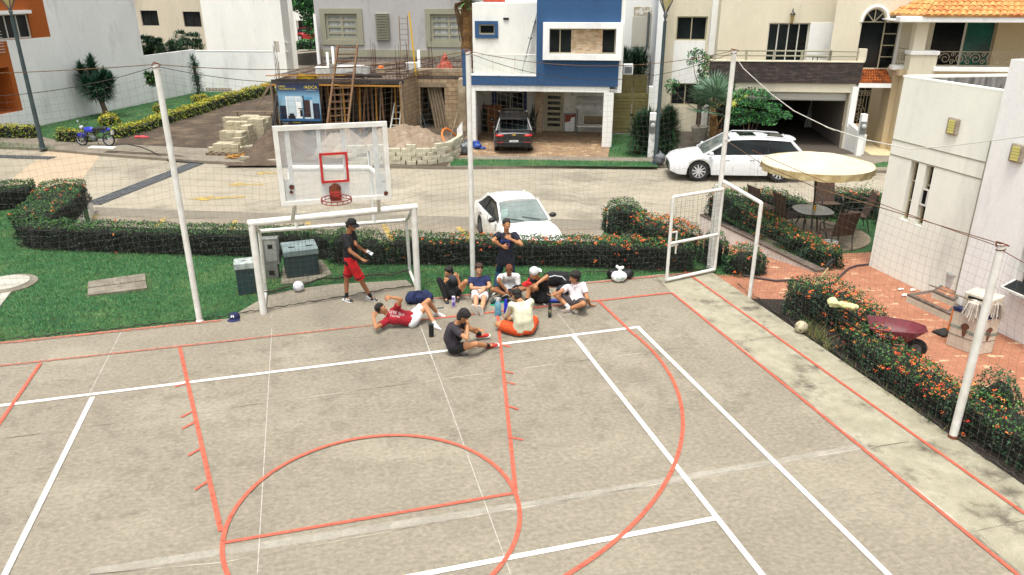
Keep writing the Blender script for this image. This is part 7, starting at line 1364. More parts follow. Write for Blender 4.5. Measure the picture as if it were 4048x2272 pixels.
m=MB(); m.holes(k2(330,100)[0],k2(700,100)[0],gnd,18,[oc],y=0,depth=.3); m.quad((oc[0],6,oc[2]),(oc[1],6,oc[2]),(oc[1],6,oc[3]),(oc[0],6,oc[3])); m.quad((oc[0],0,oc[3]),(oc[0],6,oc[3]),(oc[1],6,oc[3]),(oc[1],0,oc[3])); m.build('white_wall',m_w,cp_.t); m=MB(); m.quad((oc[0],5.9,oc[2]),(oc[1],5.9,oc[2]),(oc[1],5.9,oc[3]),(oc[0],5.9,oc[3])); m.quad((oc[0]+.02,5.9,oc[2]),(oc[0]+.02,.4,oc[2]),(oc[0]+.02,.4,oc[3]),(oc[0]+.02,5.9,oc[3]));m.build('carport_inside',c_dk,cp_.t)
# far street strip on rising ground behind
fs=[PY(Z2(330,470),74),PY(Z2(620,440),74),PY(Z2(620,345),90),PY(Z2(330,360),90)]; m=MB(); m.add([tuple(p) for p in fs],[(0,1,2,3)]); struct(m.build('far_street',c_road))
# grey house behind the building site
pG=ray(*Z2(560,430)); Gr=HF('house','grey house with tan framed curtained windows behind the building site','house',(pG[0]*56,pG[1]*56),A7); g2_=lambda x,y,d=0:Gr.L(Z2(x,y),d)
wA=Gr.R(Z2(622,118),Z2(918,342)); wB=Gr.R(Z2(1535,122),Z2(1860,362)); xG0=g2_(540,200)[0]; lv=Gr.R(Z2(1068,108),Z2(1182,342))
m=MB(); m.holes(xG0,g2_(2100,200)[0],-4,14,[wA,wB],y=0,depth=.25); m.quad((xG0,8,-4),(xG0,0,-4),(xG0,0,14),(xG0,8,14)); m.build('grey_wall',m_greyw,Gr.t)
for w_ in(wA,wB):
    m=MB(); f=.38
    for b in((w_[0]-f,w_[1]+f,w_[2]-f,w_[2]),(w_[0]-f,w_[1]+f,w_[3],w_[3]+f),(w_[0]-f,w_[0],w_[2],w_[3]),(w_[1],w_[1]+f,w_[2],w_[3])): m.box((b[0],-.1,b[2]),(b[1],.05,b[3]))
    m.build('window_surround',m_tan,Gr.t,bev=.01); Gr.win(w_,.03,m_tan,m_curt,1,3,fw=.2,th=.1,dep=.12)
m=MB(); 
for i in range(17): z=lv[2]+(lv[3]-lv[2])*i/17; m.box((lv[0]-.08,-.22,z),(lv[1]+.08,.0,z+(lv[3]-lv[2])/17*.45))
m.build('louvre_fins',m_tan,Gr.t); Gr.slab('base_band',m_tan,(xG0,g2_(2100,200)[0],g2_(600,445)[1]-.4,g2_(600,425)[1]),-.12,0)
Gr.slab('corner_pipe',m_w2,(g2_(548,200)[0],g2_(570,200)[0],-3,g2_(560,120)[1]),-.5,-.3)
# white building behind the gate, right of the blue house
pW=wpt(H,xr+.5,8.5); Wb=HF('house','plain white building with a chain-link patch between blue and beige houses','house',pW[:2]); v3=lambda x,y:Wb.L(Z3(x,y)); m=MB(); m.quad((-2,0,0),(v3(1800,300)[0]+1,0,0),(v3(1800,300)[0]+1,0,9),(-2,0,9)); m.build('white_wall',m_w,Wb.t)
m=MB(); r_=Wb.R(Z3(1580,140),Z3(1735,405)); m.box((r_[0],-.06,r_[2]),(r_[1],-.005,r_[3])); m.build('lattice_patch',M('lattice_patch',s3(206,202,188),.9,s3(180,176,160),scale=30),Wb.t); m=MB(); r_=Wb.R(Z3(1592,58),Z3(1758,130)); m.box((r_[0],-.03,r_[2]),(r_[1],-.004,r_[3])); m.build('peeling_patch',M('peeling_plaster',s3(176,160,130),.9,s3(222,220,210),scale=5,lo=.45,hi=.55),Wb.t)
m=MB(); r_=Wb.R(Z3(1722,100),Z3(1745,405)); m.tube([(r_[0],-.15,r_[2]),(r_[0],-.15,r_[3])],.06,6); m.build('grey_pipe',c_lg,Wb.t)
xb0=Wb.L(Z3(1790,500))[0]; Wb.slab('boundary_pier',m_w2,(B.L(Z3(1750,300),DL)[0]*0+v3(1735,300)[0]+.0,v3(1800,300)[0],0,9),-5.5,-.02)
# ================= BUILDING SITE =================
V1=zm(1060,180,3.143);V2=zm(1480,160,2.8925);V3=zm(780,400,3.142)
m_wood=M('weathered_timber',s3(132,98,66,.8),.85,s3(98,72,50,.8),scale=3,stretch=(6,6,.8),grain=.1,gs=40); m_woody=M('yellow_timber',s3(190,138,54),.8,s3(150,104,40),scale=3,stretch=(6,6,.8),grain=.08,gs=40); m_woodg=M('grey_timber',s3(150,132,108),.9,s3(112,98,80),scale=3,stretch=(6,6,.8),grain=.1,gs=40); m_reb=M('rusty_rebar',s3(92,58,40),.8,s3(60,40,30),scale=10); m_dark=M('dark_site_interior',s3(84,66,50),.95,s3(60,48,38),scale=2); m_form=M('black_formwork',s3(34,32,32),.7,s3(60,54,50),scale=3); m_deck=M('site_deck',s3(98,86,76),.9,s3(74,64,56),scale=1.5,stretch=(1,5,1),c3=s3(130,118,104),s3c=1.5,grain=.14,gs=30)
ZS=1.86; cR=G(Z2(1290,695),ZS); cL=G(Z2(205,690),ZS); dd_=(cR-cL); aS=math.atan2(dd_.y,dd_.x); LS=dd_.length; print('SITE',cL,cR,math.degrees(aS),LS)
U=HF('building_site','half-built house of bare concrete blocks, timber props and rebar on the flat roof','building site',(cL.x,cL.y),aS); u2=lambda x,y,d=0:U.L(V2(x,y),d); u1=lambda x,y,d=0:U.L(V1(x,y),d); uz=lambda x,y,d=0:U.L(Z2(x,y),d)
hs_=ZS-HZ; DEP=11.0
m=MB(); m.box((-.1,0,hs_-.22),(LS,DEP,hs_)); m.box((LS-.01,2.3,hs_-.2),(LS+5.6,DEP,hs_-.005)); m.build('roof_deck',m_deck,U.t)
m=MB(); m.box((-.25,-.12,hs_-.16),(LS+.1,-.001,hs_+.02)); m.build('formwork_edge',m_form,U.t); m=MB(); m.bar((-.7,-.15,hs_-.24),(LS*.5,-.15,hs_-.22),.1,.07); m.bar((LS*.5,-.17,hs_-.24),(LS,-.17,hs_-.26),.1,.07); m.bar((-.5,-.05,hs_+.2),(LS*.55,.1,hs_+.22),.14,.04); m.build('edge_planks',m_woody,U.t)
m=MB(); m.quad((-.1,4.5,0),(LS,4.5,0),(LS,4.5,hs_-.2),(-.1,4.5,hs_-.2)); m.build('inner_wall',m_dark,U.t)  # block wall, its colour darkened to paint in the shaded interior
m=MB(); m.quad((-.1,4.5,0),(-.1,.1,0),(-.1,.1,hs_-.2),(-.1,4.5,hs_-.2)); m.quad((LS,.1,0),(LS,4.5,0),(LS,4.5,hs_-.2),(LS,.1,hs_-.2)); m.build('side_blocks',m_block,U.t)
rg=random.Random(5); n=42
for i in range(n):
    x=.1+(LS-.3)*i/(n-1)+rg.uniform(-.08,.08); y=rg.choice((.15,.25,.5,1.2,2.0)); lean=rg.uniform(-.22,.05); m=MB(); w_=rg.uniform(.07,.12); m.bar((x+lean*1.6,y,0),(x,y+.03,hs_-.2),w_,.07); m.build('timber_prop',rg.choice((m_woody,m_woody,m_wood,m_woodg)),U.t)
m=MB(); m.bar((LS+.02,-.05,0),(LS-.05,-.05,hs_-.05),.3,.12); m.build('corner_boards',m_woodg,U.t)
m=MB(); m.bar((-.2,-.05,0),(-.25,-.05,hs_-.2),.4,.08); m.build('left_boards',m_woodg,U.t)
def cage(a,b,h=.2,w=.2,st=.18,name='rebar_cage'):
    a=Vector(a);b=Vector(b);d=(b-a);L=d.length;d.normalize();s_=Vector((-d.y,d.x,0)).normalized()*w/2; up=Vector((0,0,h)); m=MB()
    for o in(-s_,s_,-s_+up,s_+up): m.tube([a+o,b+o],.012,4)
    k=int(L/st)
    for i in range(k+1):
        p=a+d*(L*i/k); m.tube([p-s_,p+s_,p+s_+up,p-s_+up],.009,4,closed=True)
    return m.build(name,m_reb,U.t)
cage((-.1,.15,hs_+.02),(LS+.1,.15,hs_+.02),.24); cage((.1,.5,hs_+.02),(1.2,DEP-.5,hs_+.02),.2,st=.3); cage((LS*.55,.6,hs_+.04),(LS*1.02,DEP-1,hs_+.04),.24,.24,st=.25); cage((1.2,DEP-1,hs_+.02),(LS+5,DEP-.6,hs_+.02),.22,st=.3); cage((LS,.2,hs_+.02),(LS+1.1,2.4,hs_+.05),.22,st=.2); cage((LS*.6,4.2,hs_+.05),(LS+3.5,7.5,hs_+.05),.25,st=.25)
m=MB(); rg=random.Random(9)
for (cx,cy) in((.05,.2),(1.9,1.8),(LS-.15,.3),(LS-.2,2.6),(LS+.6,5.6),(LS+2.6,6.4),(LS+4.6,4.4),(LS*.55,6.5)):
    for i in range(6): x=cx+rg.uniform(-.14,.14);y=cy+rg.uniform(-.14,.14); m.tube([(x,y,hs_),(x+rg.uniform(-.06,.06),y,hs_+rg.uniform(.7,1.7))],.011,4)
for i in range(46): x=rg.uniform(.3,LS+4);y=rg.uniform(1,9) if x<LS else rg.uniform(3,9); a_=rg.uniform(-.5,.5); l_=rg.uniform(1,2.6); m.tube([(x,y,hs_+.03+rg.random()*.05),(x+l_*math.cos(a_),y+l_*math.sin(a_),hs_+.03+rg.random()*.1)],.012,3)
m.build('starter_bars',m_reb,U.t)['kind']='stuff'
m=MB()
for i in range(12): x=rg.uniform(1,LS+3);y=rg.uniform(.8,8) if x<LS else rg.uniform(3,8); a_=rg.uniform(-.3,.3); l_=rg.uniform(1.2,2.6); m.bar((x,y,hs_+.06+i*.004),(x+l_*math.cos(a_),y+l_*math.sin(a_),hs_+.07+i*.004),.13,.03)
m.build('loose_planks',m_woodg,U.t)
m=MB(); m.tube([(LS*.42,1.0,hs_+.1),(LS*.8,1.15,hs_+.1)],.11,10); m.build('black_roll',m_form,U.t,smooth=60)
# right recessed block walls
DR=2.3; xa=u2(500,500,DR)[0]; xb=u2(1030,500,DR)[0]; zt_=u2(760,332,DR)[1]; dr_=(u2(528,700,DR)[0],u2(805,700,DR)[0],0,u2(700,532,DR)[1])
m=MB(); m.holes(xa,xb,0,zt_,[dr_],y=DR,depth=.2); m.quad((LS,.0,0),(xa,DR,0),(xa,DR,zt_),(LS,.0,hs_)); m.build('block_wall',m_block,U.t); m=MB(); m.box((xa-.02,DR-.015,zt_-.12),(xb,DR+.2,zt_+.04)); m.box((dr_[0]-.2,DR-.02,dr_[3]),(dr_[1]+.1,DR-.002,dr_[3]+.24)); m.build('concrete_beam',m_conc,U.t)
m=MB(); m.quad((dr_[0]-.6,DR+2.5,0),(dr_[1]+1,DR+2.5,0),(dr_[1]+1,DR+2.5,hs_),(dr_[0]-.6,DR+2.5,hs_)); m.quad((dr_[1]+.9,DR+.2,0),(dr_[1]+.9,DR+2.5,0),(dr_[1]+.9,DR+2.5,hs_),(dr_[1]+.9,DR+.2,hs_)); m.build('room_wall',m_block,U.t)
for i in range(5): m=MB(); x=dr_[0]+(dr_[1]-dr_[0])*(.35+.12*i); m.bar((x+.35,DR-.1,0),(x-.1,DR+.25,2.35),.12,.05); m.build('leaning_board',rg.choice((m_wood,m_woodg)),U.t)
pr=(u2(965,700,DR-.8)[0],u2(1045,700,DR-.8)[0]); U.slab('end_pier',m_conc,(pr[0],pr[1],0,u2(1000,440,DR-.8)[1]),DR-.9,DR+.6)
def upt(x,y,z=0): p=U.o+U.e*x+U.n*y; return (p.x,p.y,HZ+z)
a=G(V2(950,1180),HZ); b_=G(V2(1070,1120),HZ); wallseg('short white boundary wall between the building site and the blue house',[(a.x,a.y),(H.o+H.e*(xl-.35)).to_tuple()[:2]],HZ,[HT(V2(948,1010),a.x,a.y),HT(V2(948,1010),a.x,a.y)+.35],.2,m_w2,None,'boundary_wall')
# ladders
def ladder(lab,A,B,A2,B2,n,mat,r,group=None):
    t=thing('ladder',lab,'ladder',tuple(A),0,group); A,B,A2,B2=[Vector(q) for q in(A,B,A2,B2)]
    for p,q in((A,A2),(B,B2)): m=MB(); m.bar(p,q,r,r*1.4); m.build('rail',mat,t,world=True)
    for i in range(n): f=(i+.6)/n; m=MB(); m.bar(A.lerp(A2,f),B.lerp(B2,f),r*.7,r*.7); m.build('rung',mat,t,world=True)
yf=(U.o+U.n*-.35).y; la=G(Z2(615,1290),HZ); lb=G(Z2(800,1275),HZ)
ladder('tall rusty wooden ladder leaning on the front of the building site',la,lb,PY(Z2(737,388),la.y+3.4),PY(Z2(905,388),lb.y+3.4),15,m_wood,.085)
la=G(V2(172,1085),HZ); lb=G(V2(283,1082),HZ); ladder('short aluminium step ladder standing at the corner of the building site',la,lb,PY(V2(235,712),la.y+.7),PY(V2(308,716),lb.y+.7),5,m_aluw,.06)
la=G(V2(470,1025),HZ); lb=G(V2(555,1022),HZ); ladder('thin grey scaffold frame leaning by the doorway of the building site',la,lb,PY(V2(340,722),la.y+.9),PY(V2(420,712),lb.y+.9),5,c_lg,.04)
la=G(V2(595,1008),HZ); lb=G(V2(700,965),HZ); ladder('dark blue scaffold frame leaning in the doorway of the building site',la,lb,PY(V2(463,652),la.y+.8),PY(V2(570,622),lb.y+.8),6,c_lp,.055)
x,z=uz(1310,370,8.5); t=thing('ladder','pale ladder standing far back on the flat roof','ladder',upt(x-.25,8.5,hs_),aS); h=uz(1320,135,8.5)[1]-hs_; m=MB(); m.tube([(0,0,0),(0,.1,h)],.03,5); m.tube([(.5,0,0),(.5,.1,h)],.03,5); m.build('rails',m_woodg,t); m=MB(); [m.tube([(0,.05,h*(i+.5)/9),(.5,.05,h*(i+.5)/9)],.02,4) for i in range(9)]; m.build('rungs',m_woodg,t)
# things on the roof
def roofthing(name,lab,cat,q,d,build):
    x,z=uz(*q,d); t=thing(name,lab,cat,upt(x,d,hs_),aS); build(t); return t
c_buck=M('white_bucket',s3(206,208,204),.5,s3(180,180,174),scale=6)
def mkbucket(t,r=.16,h=.36,mat=None):
    m=MB(); m.lathe([(r*.85,0),(r,h),(r*1.05,h),(r*1.05,h-.03),(r*.95,h-.04),(r*.8,.02)],(0,0,0),18,cap=False); m.lathe([(r*.8,.02),(.001,.02)],(0,0,0),18,cap=False); m.build('bucket_body',mat or c_buck,t,smooth=50); m=MB(); m.tube([(r*math.cos(a),.02,h-.02+r*.7*math.sin(a)*.3) for a in [math.pi*i/8 for i in range(9)]],.006,4); m.build('handle',c_lg,t)
roofthing('bucket','white bucket on the flat roof right of the tall ladder','bucket',(975,560),1.2,lambda t:mkbucket(t,.22,.55))
roofthing('bucket','grey bucket on the flat roof left of the tall ladder','bucket',(700,545),1.4,lambda t:mkbucket(t,.25,.6,M('grey_bucket',s3(160,160,152),.6)))
def boxy(t,w=.9,d=.5,h=.35,mat=None): m=MB(); m.box((-w/2,-d/2,0),(w/2,d/2,h)); m.build('box_body',mat or c_buck,t,bev=.03); m=MB(); m.box((-w/2-.01,-d/2-.01,h),(w/2+.01,d/2+.01,h+.05)); m.build('lid',mat or m_w2,t,bev=.01)
roofthing('cool_box','white box on the flat roof between the ladder rails','box',(835,545),1.5,lambda t:boxy(t,1.4,.6,.5)); roofthing('cool_box','long white box at the left of the flat roof','box',(637,548),1.9,lambda t:boxy(t,1.1,.5,.4)); roofthing('cool_box','small white cooler beside the yellow pole on the roof','box',(1380,470),5.0,lambda t:boxy(t,.7,.45,.35))
def post(t,h=1.6,w=.22,mat=None): m=MB(); m.lathe([(w/2,0),(w/2,h),(w/2*.9,h+.01)],(0,0,0),12); m.build('tube_body',mat or m_w2,t,smooth=50); m=MB(); m.box((-w,-w,0),(w,w,.12)); m.build('foot_block',m_conc,t)
def post2(t): post(t,1.1,.16)
roofthing('pvc_pipe','white pipe standing upright by the yellow pole on the roof','pipe',(1436,500),4.2,post2); roofthing('pvc_pipe','leaning white plank at the left of the flat roof','plank',(645,490),3.2,lambda t:post(t,1.05,.14)); roofthing('pvc_pipe','second white plank on the flat roof next to the ladder top','plank',(695,500),3.0,lambda t:post(t,1.35,.14))
def ypole(t): m=MB(); m.tube([(0,0,0),(-.2,0,3.1)],.04,8); m.build('pole_body',M('yellow_pole_paint',s3(226,180,30),.5),t,smooth=60); m=MB(); m.lathe([(.12,0),(.12,.04)],(0,0,0),10); m.build('pole_foot',c_dk,t)
roofthing('yellow_pole','tall yellow steel pole standing on the flat roof','pole',(1410,580),1.6,ypole)
def tarp(t): soft('tarp_body',[((0,0,0),(0,0,.75),.42,.12),((.25,0,0),(.1,0,.5),.25,.1),((-.3,0,0),(-.05,0,.5),.2,.1)],.035,M('orange_tarp',s3(190,84,56),.6,s3(120,60,50),scale=6),t,.05,5,seed=2)
roofthing('tarp_heap','orange and brown tarpaulin heaped on the back of the roof','tarp',(1660,510),5.5,tarp)
def hose(t): 
    m=MB(); rg=random.Random(3); m.tube([(.45*math.cos(i*.5)*(1+.2*rg.random())+.1*rg.random(),.2*math.sin(i*.5),.05+.02*i%.2) for i in range(40)],.03,5); m.build('coils',M('yellow_hose',s3(196,164,40),.6),t,smooth=60)
roofthing('hose_coil','tangled yellow hose coil at the left roof edge','hose',(455,605),.2,hose)
roofthing('block_pair','pale blocks on the roof with an orange rag on top','block',(1103,520),2.8,lambda t:(boxy(t,.5,.3,.25,m_conc),soft('rag',[((0,0,.35),(.16,.1,.09))],.02,F_or,t,.02,12)))
# sign
DSg=-.45; s00=u1(150,985,DSg);s10=u1(660,965,DSg);s01=u1(110,460,DSg);s11=u1(630,468,DSg); sx0=(s00[0]+s01[0])/2; sx1=(s10[0]+s11[0])/2; sz0=(s00[1]+s10[1])/2-.02; sz1=(s01[1]+s11[1])/2; SW=sx1-sx0; SH=sz1-sz0; print('SIGN',SW,SH)
sg=thing('billboard','blue construction billboard with a white house picture on the building site','sign',upt(sx0,DSg),aS)
def grad(name,stops):
    m=bpy.data.materials.new(name); m.use_nodes=True; nt=m.node_tree;b=nt.nodes['Principled BSDF']; b.inputs['Roughness'].default_value=.5; tc=nt.nodes.new('ShaderNodeTexCoord'); sp_=nt.nodes.new('ShaderNodeSeparateXYZ'); r=nt.nodes.new('ShaderNodeValToRGB'); nt.links.new(tc.outputs['Generated'],sp_.inputs[0]); nt.links.new(sp_.outputs[2],r.inputs[0]); nt.links.new(r.outputs[0],b.inputs['Base Color']); e=r.color_ramp.elements
    e[0].position=stops[0][0]; e[0].color=(*stops[0][1],1); e[1].position=stops[-1][0]; e[1].color=(*stops[-1][1],1)
    for p_,c_ in stops[1:-1]: q=e.new(p_); q.color=(*c_,1)
    return m
m=MB(); m.box((0,0,sz0),(SW,.04,sz1)); m.build('sign_panel',grad('printed_sky',[(0,s3(20,26,40)),(.08,s3(22,40,60)),(.1,s3(40,110,160)),(.2,s3(60,110,150)),(.45,s3(150,190,210)),(.7,s3(120,170,200)),(.85,s3(40,60,96)),(1,s3(30,36,60))]),sg)
pc_={'w':m_w2,'b':M('print_blue',s3(90,150,190),.5),'d':M('print_dark',s3(24,28,34),.5),'n':M('print_navy',s3(24,36,60),.5),'r':M('print_brown',s3(60,40,40),.5),'l':M('print_pale',s3(196,214,222),.5),'k':M('print_kerb',s3(50,120,180),.5)}
k=[0]
def pr_(x0,x1,z0,z1,c,par=sg):
    k[0]+=1; y=-.002-.0015*k[0]; pr_mb[c].quad((SW*x0,y,sz0+SH*z0),(SW*x1,y,sz0+SH*z0),(SW*x1,y,sz0+SH*z1),(SW*x0,y,sz0+SH*z1))
pr_mb={c:MB() for c in pc_}
for a in((.02,.17,.13,.46,'n'),(.82,.98,.13,.52,'n'),(.18,.55,.15,.68,'w'),(.44,.6,.55,.66,'l'),(.2,.42,.2,.66,'l'),(.59,.62,.12,.7,'d'),(.62,.76,.16,.62,'r'),(.76,.82,.14,.66,'l'),(.62,.82,.6,.67,'b'),(.5,.56,.2,.36,'d'),(.46,.6,.38,.4,'d'),(.2,.38,.135,.22,'d'),(.24,.35,.22,.27,'d'),(.6,.76,.14,.18,'l'),(.02,.98,.1,.125,'k'),(.0,1.,.0,.095,'d')): pr_(*a)
for c,mb_ in pr_mb.items():
    if mb_.v: mb_.build('printed_picture',pc_[c],sg)
m_yt=M('print_yellow',s3(226,206,60),.5)
text('sign_text','CASA',SH*.066,m_yt,sg,(SW*.12,-.03,sz0+SH*.92),(math.pi/2,0,0),.002,1.15); text('sign_text','MACERATA 02',SH*.055,m_yt,sg,(SW*.25,-.03,sz0+SH*.86),(math.pi/2,0,0),.002,1.15); text('sign_text','/ADCA',SH*.1,m_yt,sg,(SW*.81,-.03,sz0+SH*.9),(math.pi/2,0,0),.002,1.1); text('sign_text','CONSTRUCTORA',SH*.032,pc_['l'],sg,(SW*.81,-.03,sz0+SH*.83),(math.pi/2,0,0),.002); text('sign_text','TELEFONOS',SH*.03,pc_['l'],sg,(SW*.12,-.03,sz0+SH*.045),(math.pi/2,0,0),.002); text('sign_text','333 149 3658 /',SH*.035,m_yt,sg,(SW*.4,-.03,sz0+SH*.05),(math.pi/2,0,0),.002)
for x in(.03,SW-.03): m=MB(); m.bar((x,.09,0),(x,.09,sz1),.07,.07); m.build('sign_post',m_wood,sg)
# timber struts at the left
for i,(a,b) in enumerate((((30,1170),(105,620)),((60,1170),(110,700)))):
    p=G(V1(*a),HZ); t=thing('leaning_pole','dark pole leaning against the left corner of the building site','pole',tuple(p),0,'dark poles at the left corner of the site'); m=MB(); m.tube([p,PY(V1(*b),p.y+.8)],.07,7); m.build('pole_body',m_form,t,world=True,smooth=60)
for i,(a,b,l_) in enumerate((((20,950),(160,710),'long timber strut slanting behind the block pile'),)):
    p=G(Z2(*a),HZ); t=thing('timber_strut',l_,'strut',tuple(p)); m=MB(); m.bar(p,PY(Z2(*b),p.y+.5),.09,.09); m.build('strut_body',m_woodg,t,world=True)
# sand heaps
def heap(lab,pts,h,mat,seed=0,cat='sand heap'):
    P=[G(q,HZ) for q in pts]; c=sum(P,Vector())/len(P); rx=max(p.x for p in P)-min(p.x for p in P); ry=max(p.y for p in P)-min(p.y for p in P); n=64; V=[];
    for i in range(n):
        for j in range(n):
            u=i/(n-1)*2-1;v=j/(n-1)*2-1; r=math.hypot(u,v); f=max(0,1-r**1.6); x=u*rx*.55;y=v*ry*.55; nz=noise.fractal(Vector((x*1.1+seed,y*1.1,seed)),1,2,5); z=h*f*(1+.45*nz)+(.05*noise.noise(Vector((x*6,y*6,seed))) if f>0 else 0); V.append((x,y,z-.02 if f>0 else -.03))
    F=[(i*n+j,(i+1)*n+j,(i+1)*n+j+1,i*n+j+1) for i in range(n-1) for j in range(n-1)]; m=MB(); m.add(V,F); o=m.build('sand_heap',mat,None,smooth=180); o.location=(c.x,c.y,HZ+.01); return tag(o,lab,cat)
m_snd=M('grey_sand',s3(168,148,124,.62),.95,s3(146,126,104,.62),scale=2,c3=s3(182,164,142,.62),s3c=2,bump=.5,bs=40,grain=.12,gs=50); m_brs=M('brown_gravel',s3(118,100,82,.56),.95,s3(98,80,64,.56),scale=2,bump=.7,bs=30,grain=.2,gs=40)
heap('big heap of grey-brown sand behind the low curved block wall',[Z2(1130,1290),Z2(1700,1290),Z2(1400,1180),Z2(1450,1320),Z2(900,1230)],.95,m_snd,1)
heap('heap of brown gravel behind the left part of the backboard',[Z2(-30,1330),Z2(560,1330),Z2(240,1190),Z2(300,1390)],.95,m_brs,2)
heap('heap of pale sand under the wooden ladder',[Z2(560,1300),Z2(1000,1300),Z2(800,1210),Z2(760,1350)],.8,m_snd,3)
# blocks
m_blk=[M('pale_block_%s'%n_,s3(*c),.9,s3(*[q*.84 for q in c]),scale=6,bump=.4,bs=40,grain=.12,gs=40) for n_,c in(('warm',(190,180,152)),('grey',(176,168,146)),('light',(202,196,172)))]
def mkblock(mat,lab,grp):
    m=MB(); m.box((-.195,-.095,0),(.195,.095,.185)); o=m.build('concrete_block',mat,None,bev=.008); tag(o,lab,'block',grp); return o
NB=[0]
def blocks(spec,lab,grp,hh=.19,ang0=A7):
    pro=None; rg=random.Random(len(spec)*7)
    for (p,nx,ny,c) in spec:
        for i in range(nx):
            for j in range(ny):
                for k_ in range(c):
                    if 0<i<nx-1 and 0<j<ny-1 and k_<c-1: continue
                    if j>0 and k_<c-1 and i<nx-1 and i>0: continue
                    if k_==c-1 and rg.random()<.12: continue
                    if pro is None: pro=o=mkblock(m_blk[0],lab,grp)
                    else: o=pro.copy(); COL.objects.link(o)
                    x=(i+.5)*.4;y=(j+.5)*.2; a_=ang0+rg.uniform(-.04,.04); o.location=(p.x+x*math.cos(ang0)-y*math.sin(ang0)+rg.uniform(-.015,.015),p.y+x*math.sin(ang0)+y*math.cos(ang0)+rg.uniform(-.015,.015),HZ+p.z+k_*hh+.005); o.rotation_euler=(0,0,a_); NB[0]+=1
g3=lambda x,y:G(V3(x,y),HZ); z_=lambda p,z:Vector((p.x,p.y,z))
blocks([(z_(g3(105,668),.12),1,2,1),(z_(g3(205,668),.12),3,3,2)],'pale concrete block in the low front stack on a pallet','blocks in the low front stack')
blocks([(z_(g3(370,590),.0),2,3,4),(z_(g3(450,610),0),1,3,3),(z_(g3(560,560),0),1,3,5)],'pale concrete block in the middle stack of the pile','blocks in the middle stacks')
blocks([(z_(g3(285,520),0),2,2,3),(z_(g3(370,500),0),4,2,5),(z_(g3(340,440),0),3,2,5),(z_(g3(650,520),0),2,5,6),(z_(g3(560,480),0),2,3,6)],'pale concrete block in the tall back stack of the pile','blocks in the tall back stacks')
pro=None; rg=random.Random(11); cw_=[V2(150,1420),V2(400,1425),V2(650,1420),V2(850,1390),V2(930,1340),V2(1000,1290)]; CP=[G(q,HZ) for q in cw_]; CP=[G(Z2(830,1440),HZ)]+CP
def along(P,s):
    for a,b in zip(P,P[1:]):
        L=(b-a).length
        if s<=L: return a+(b-a)*(s/L),math.atan2((b-a).y,(b-a).x)
        s-=L
    return P[-1],math.atan2((P[-1]-P[-2]).y,(P[-1]-P[-2]).x)
TL=sum((b-a).length for a,b in zip(CP,CP[1:]))
for k_ in range(5):
    s=.1+.2*(k_%2)
    while s<TL-.1:
        if not(k_==4 and rg.random()<.25 and s<TL*.8) and rg.random()>.06:
            p,a_=along(CP,s)
            if pro is None: pro=o=mkblock(m_blk[2],'pale block in the low curved wall of loose blocks by the kerb','blocks of the low curved wall')
            else: o=pro.copy(); COL.objects.link(o)
            o.location=(p.x+rg.uniform(-.03,.03),p.y+.15+k_*.02+rg.uniform(-.04,.04),HZ+k_*.165+.005); o.rotation_euler=(0,0,a_+rg.uniform(-.08,.08)); o.scale=(1,1,.86); NB[0]+=1
        s+=.42
pro=None
for q in((V3(600,735),0),(V3(680,730),.05),(V3(760,728),-.05),(V3(850,735),.1),(V3(900,735),0),(V3(950,770),.2),(V3(460,640),.6),(V3(500,650),-.5),(V3(540,620),.9),(V3(560,590),.3),(V3(640,600),-.2),(V3(700,590),.1),(V3(610,560),1.2)):
    p=G(q[0],HZ)
    if pro is None: pro=o=mkblock(m_blk[1],'loose pale block lying on the ground by the brown gravel heap','loose blocks on the ground')
    else: o=pro.copy(); COL.objects.link(o)
    o.location=(p.x,p.y,HZ+.012); o.rotation_euler=(0,0,q[1]+A7); o.scale=(1.1,1,.9)
pl_=g3(100,672); t=thing('pallet','wooden pallet under the low front stack of blocks','pallet',(pl_.x,pl_.y,HZ+.01),A7); m=MB(); [m.box((.0,.05+y,0),(1.65,.12+y,.09)) for y in(0,.25,.5)]; m.build('bearers',m_woodg,t); m=MB(); [m.box((x,0,.091),(x+.12,.66,.112)) for x in(0,.3,.6,.9,1.2,1.5)]; m.build('deck_boards',m_woodg,t)
for i,(a,b,l_) in enumerate((((440,128),(1005,130),'long pale plank bridging over the block pile'),((740,195),(940,150),'grey plank lying behind the block pile'),((820,110),(960,80),'short plank behind the block pile near the site corner'))):
    pa=PY(V3(*a),40.5+i*.4);pb=PY(V3(*b),40.3+i*.4); t=thing('plank',l_,'plank',tuple(pa)); m=MB(); m.bar(pa,pb,.16,.05); m.build('board',m_woodg,t,world=True)
    m=MB(); [m.bar((q.x,q.y,HZ),(q.x,q.y,q.z-.02),.06,.06) for q in(pa.lerp(pb,.1),pa.lerp(pb,.9))]; m.build('trestle',m_woodg,t,world=True)
rg=random.Random(21)
rb=thing('timber_offcuts','scattered wood offcuts on the ground by the block pile','offcuts',tuple(g3(480,700))); m=MB()
for i in range(26): p=g3(rg.uniform(380,620),rg.uniform(660,720)); a_=rg.random()*3; l_=rg.uniform(.1,.3); m.bar((p.x-l_*math.cos(a_),p.y-l_*math.sin(a_)*.6,HZ+.02+.003*i),(p.x+l_*math.cos(a_),p.y+l_*math.sin(a_)*.6,HZ+.03+.003*i),.07,.02)
o=m.build('offcut_pieces',m_woody,rb,world=True); o['kind']='stuff'
t=thing('red_scrap','red plastic scrap lying on the bare dirt','scrap',tuple(G(Z1(1310,1270),HZ))); soft('scrap_body',[((-.3,0,.04),(.3,0,.03),.07,.05),((0,.1,.05),(.15,.1,.05))],.02,M('red_plastic',s3(206,60,70),.5),t,.03,8)
mm=MB(); pts=[G(V2(*q),HZ) for q in((830,1235),(800,1170),(775,1090),(785,1030),(820,1005),(870,1030),(920,1080),(935,1110))]; Y0=pts[0].y
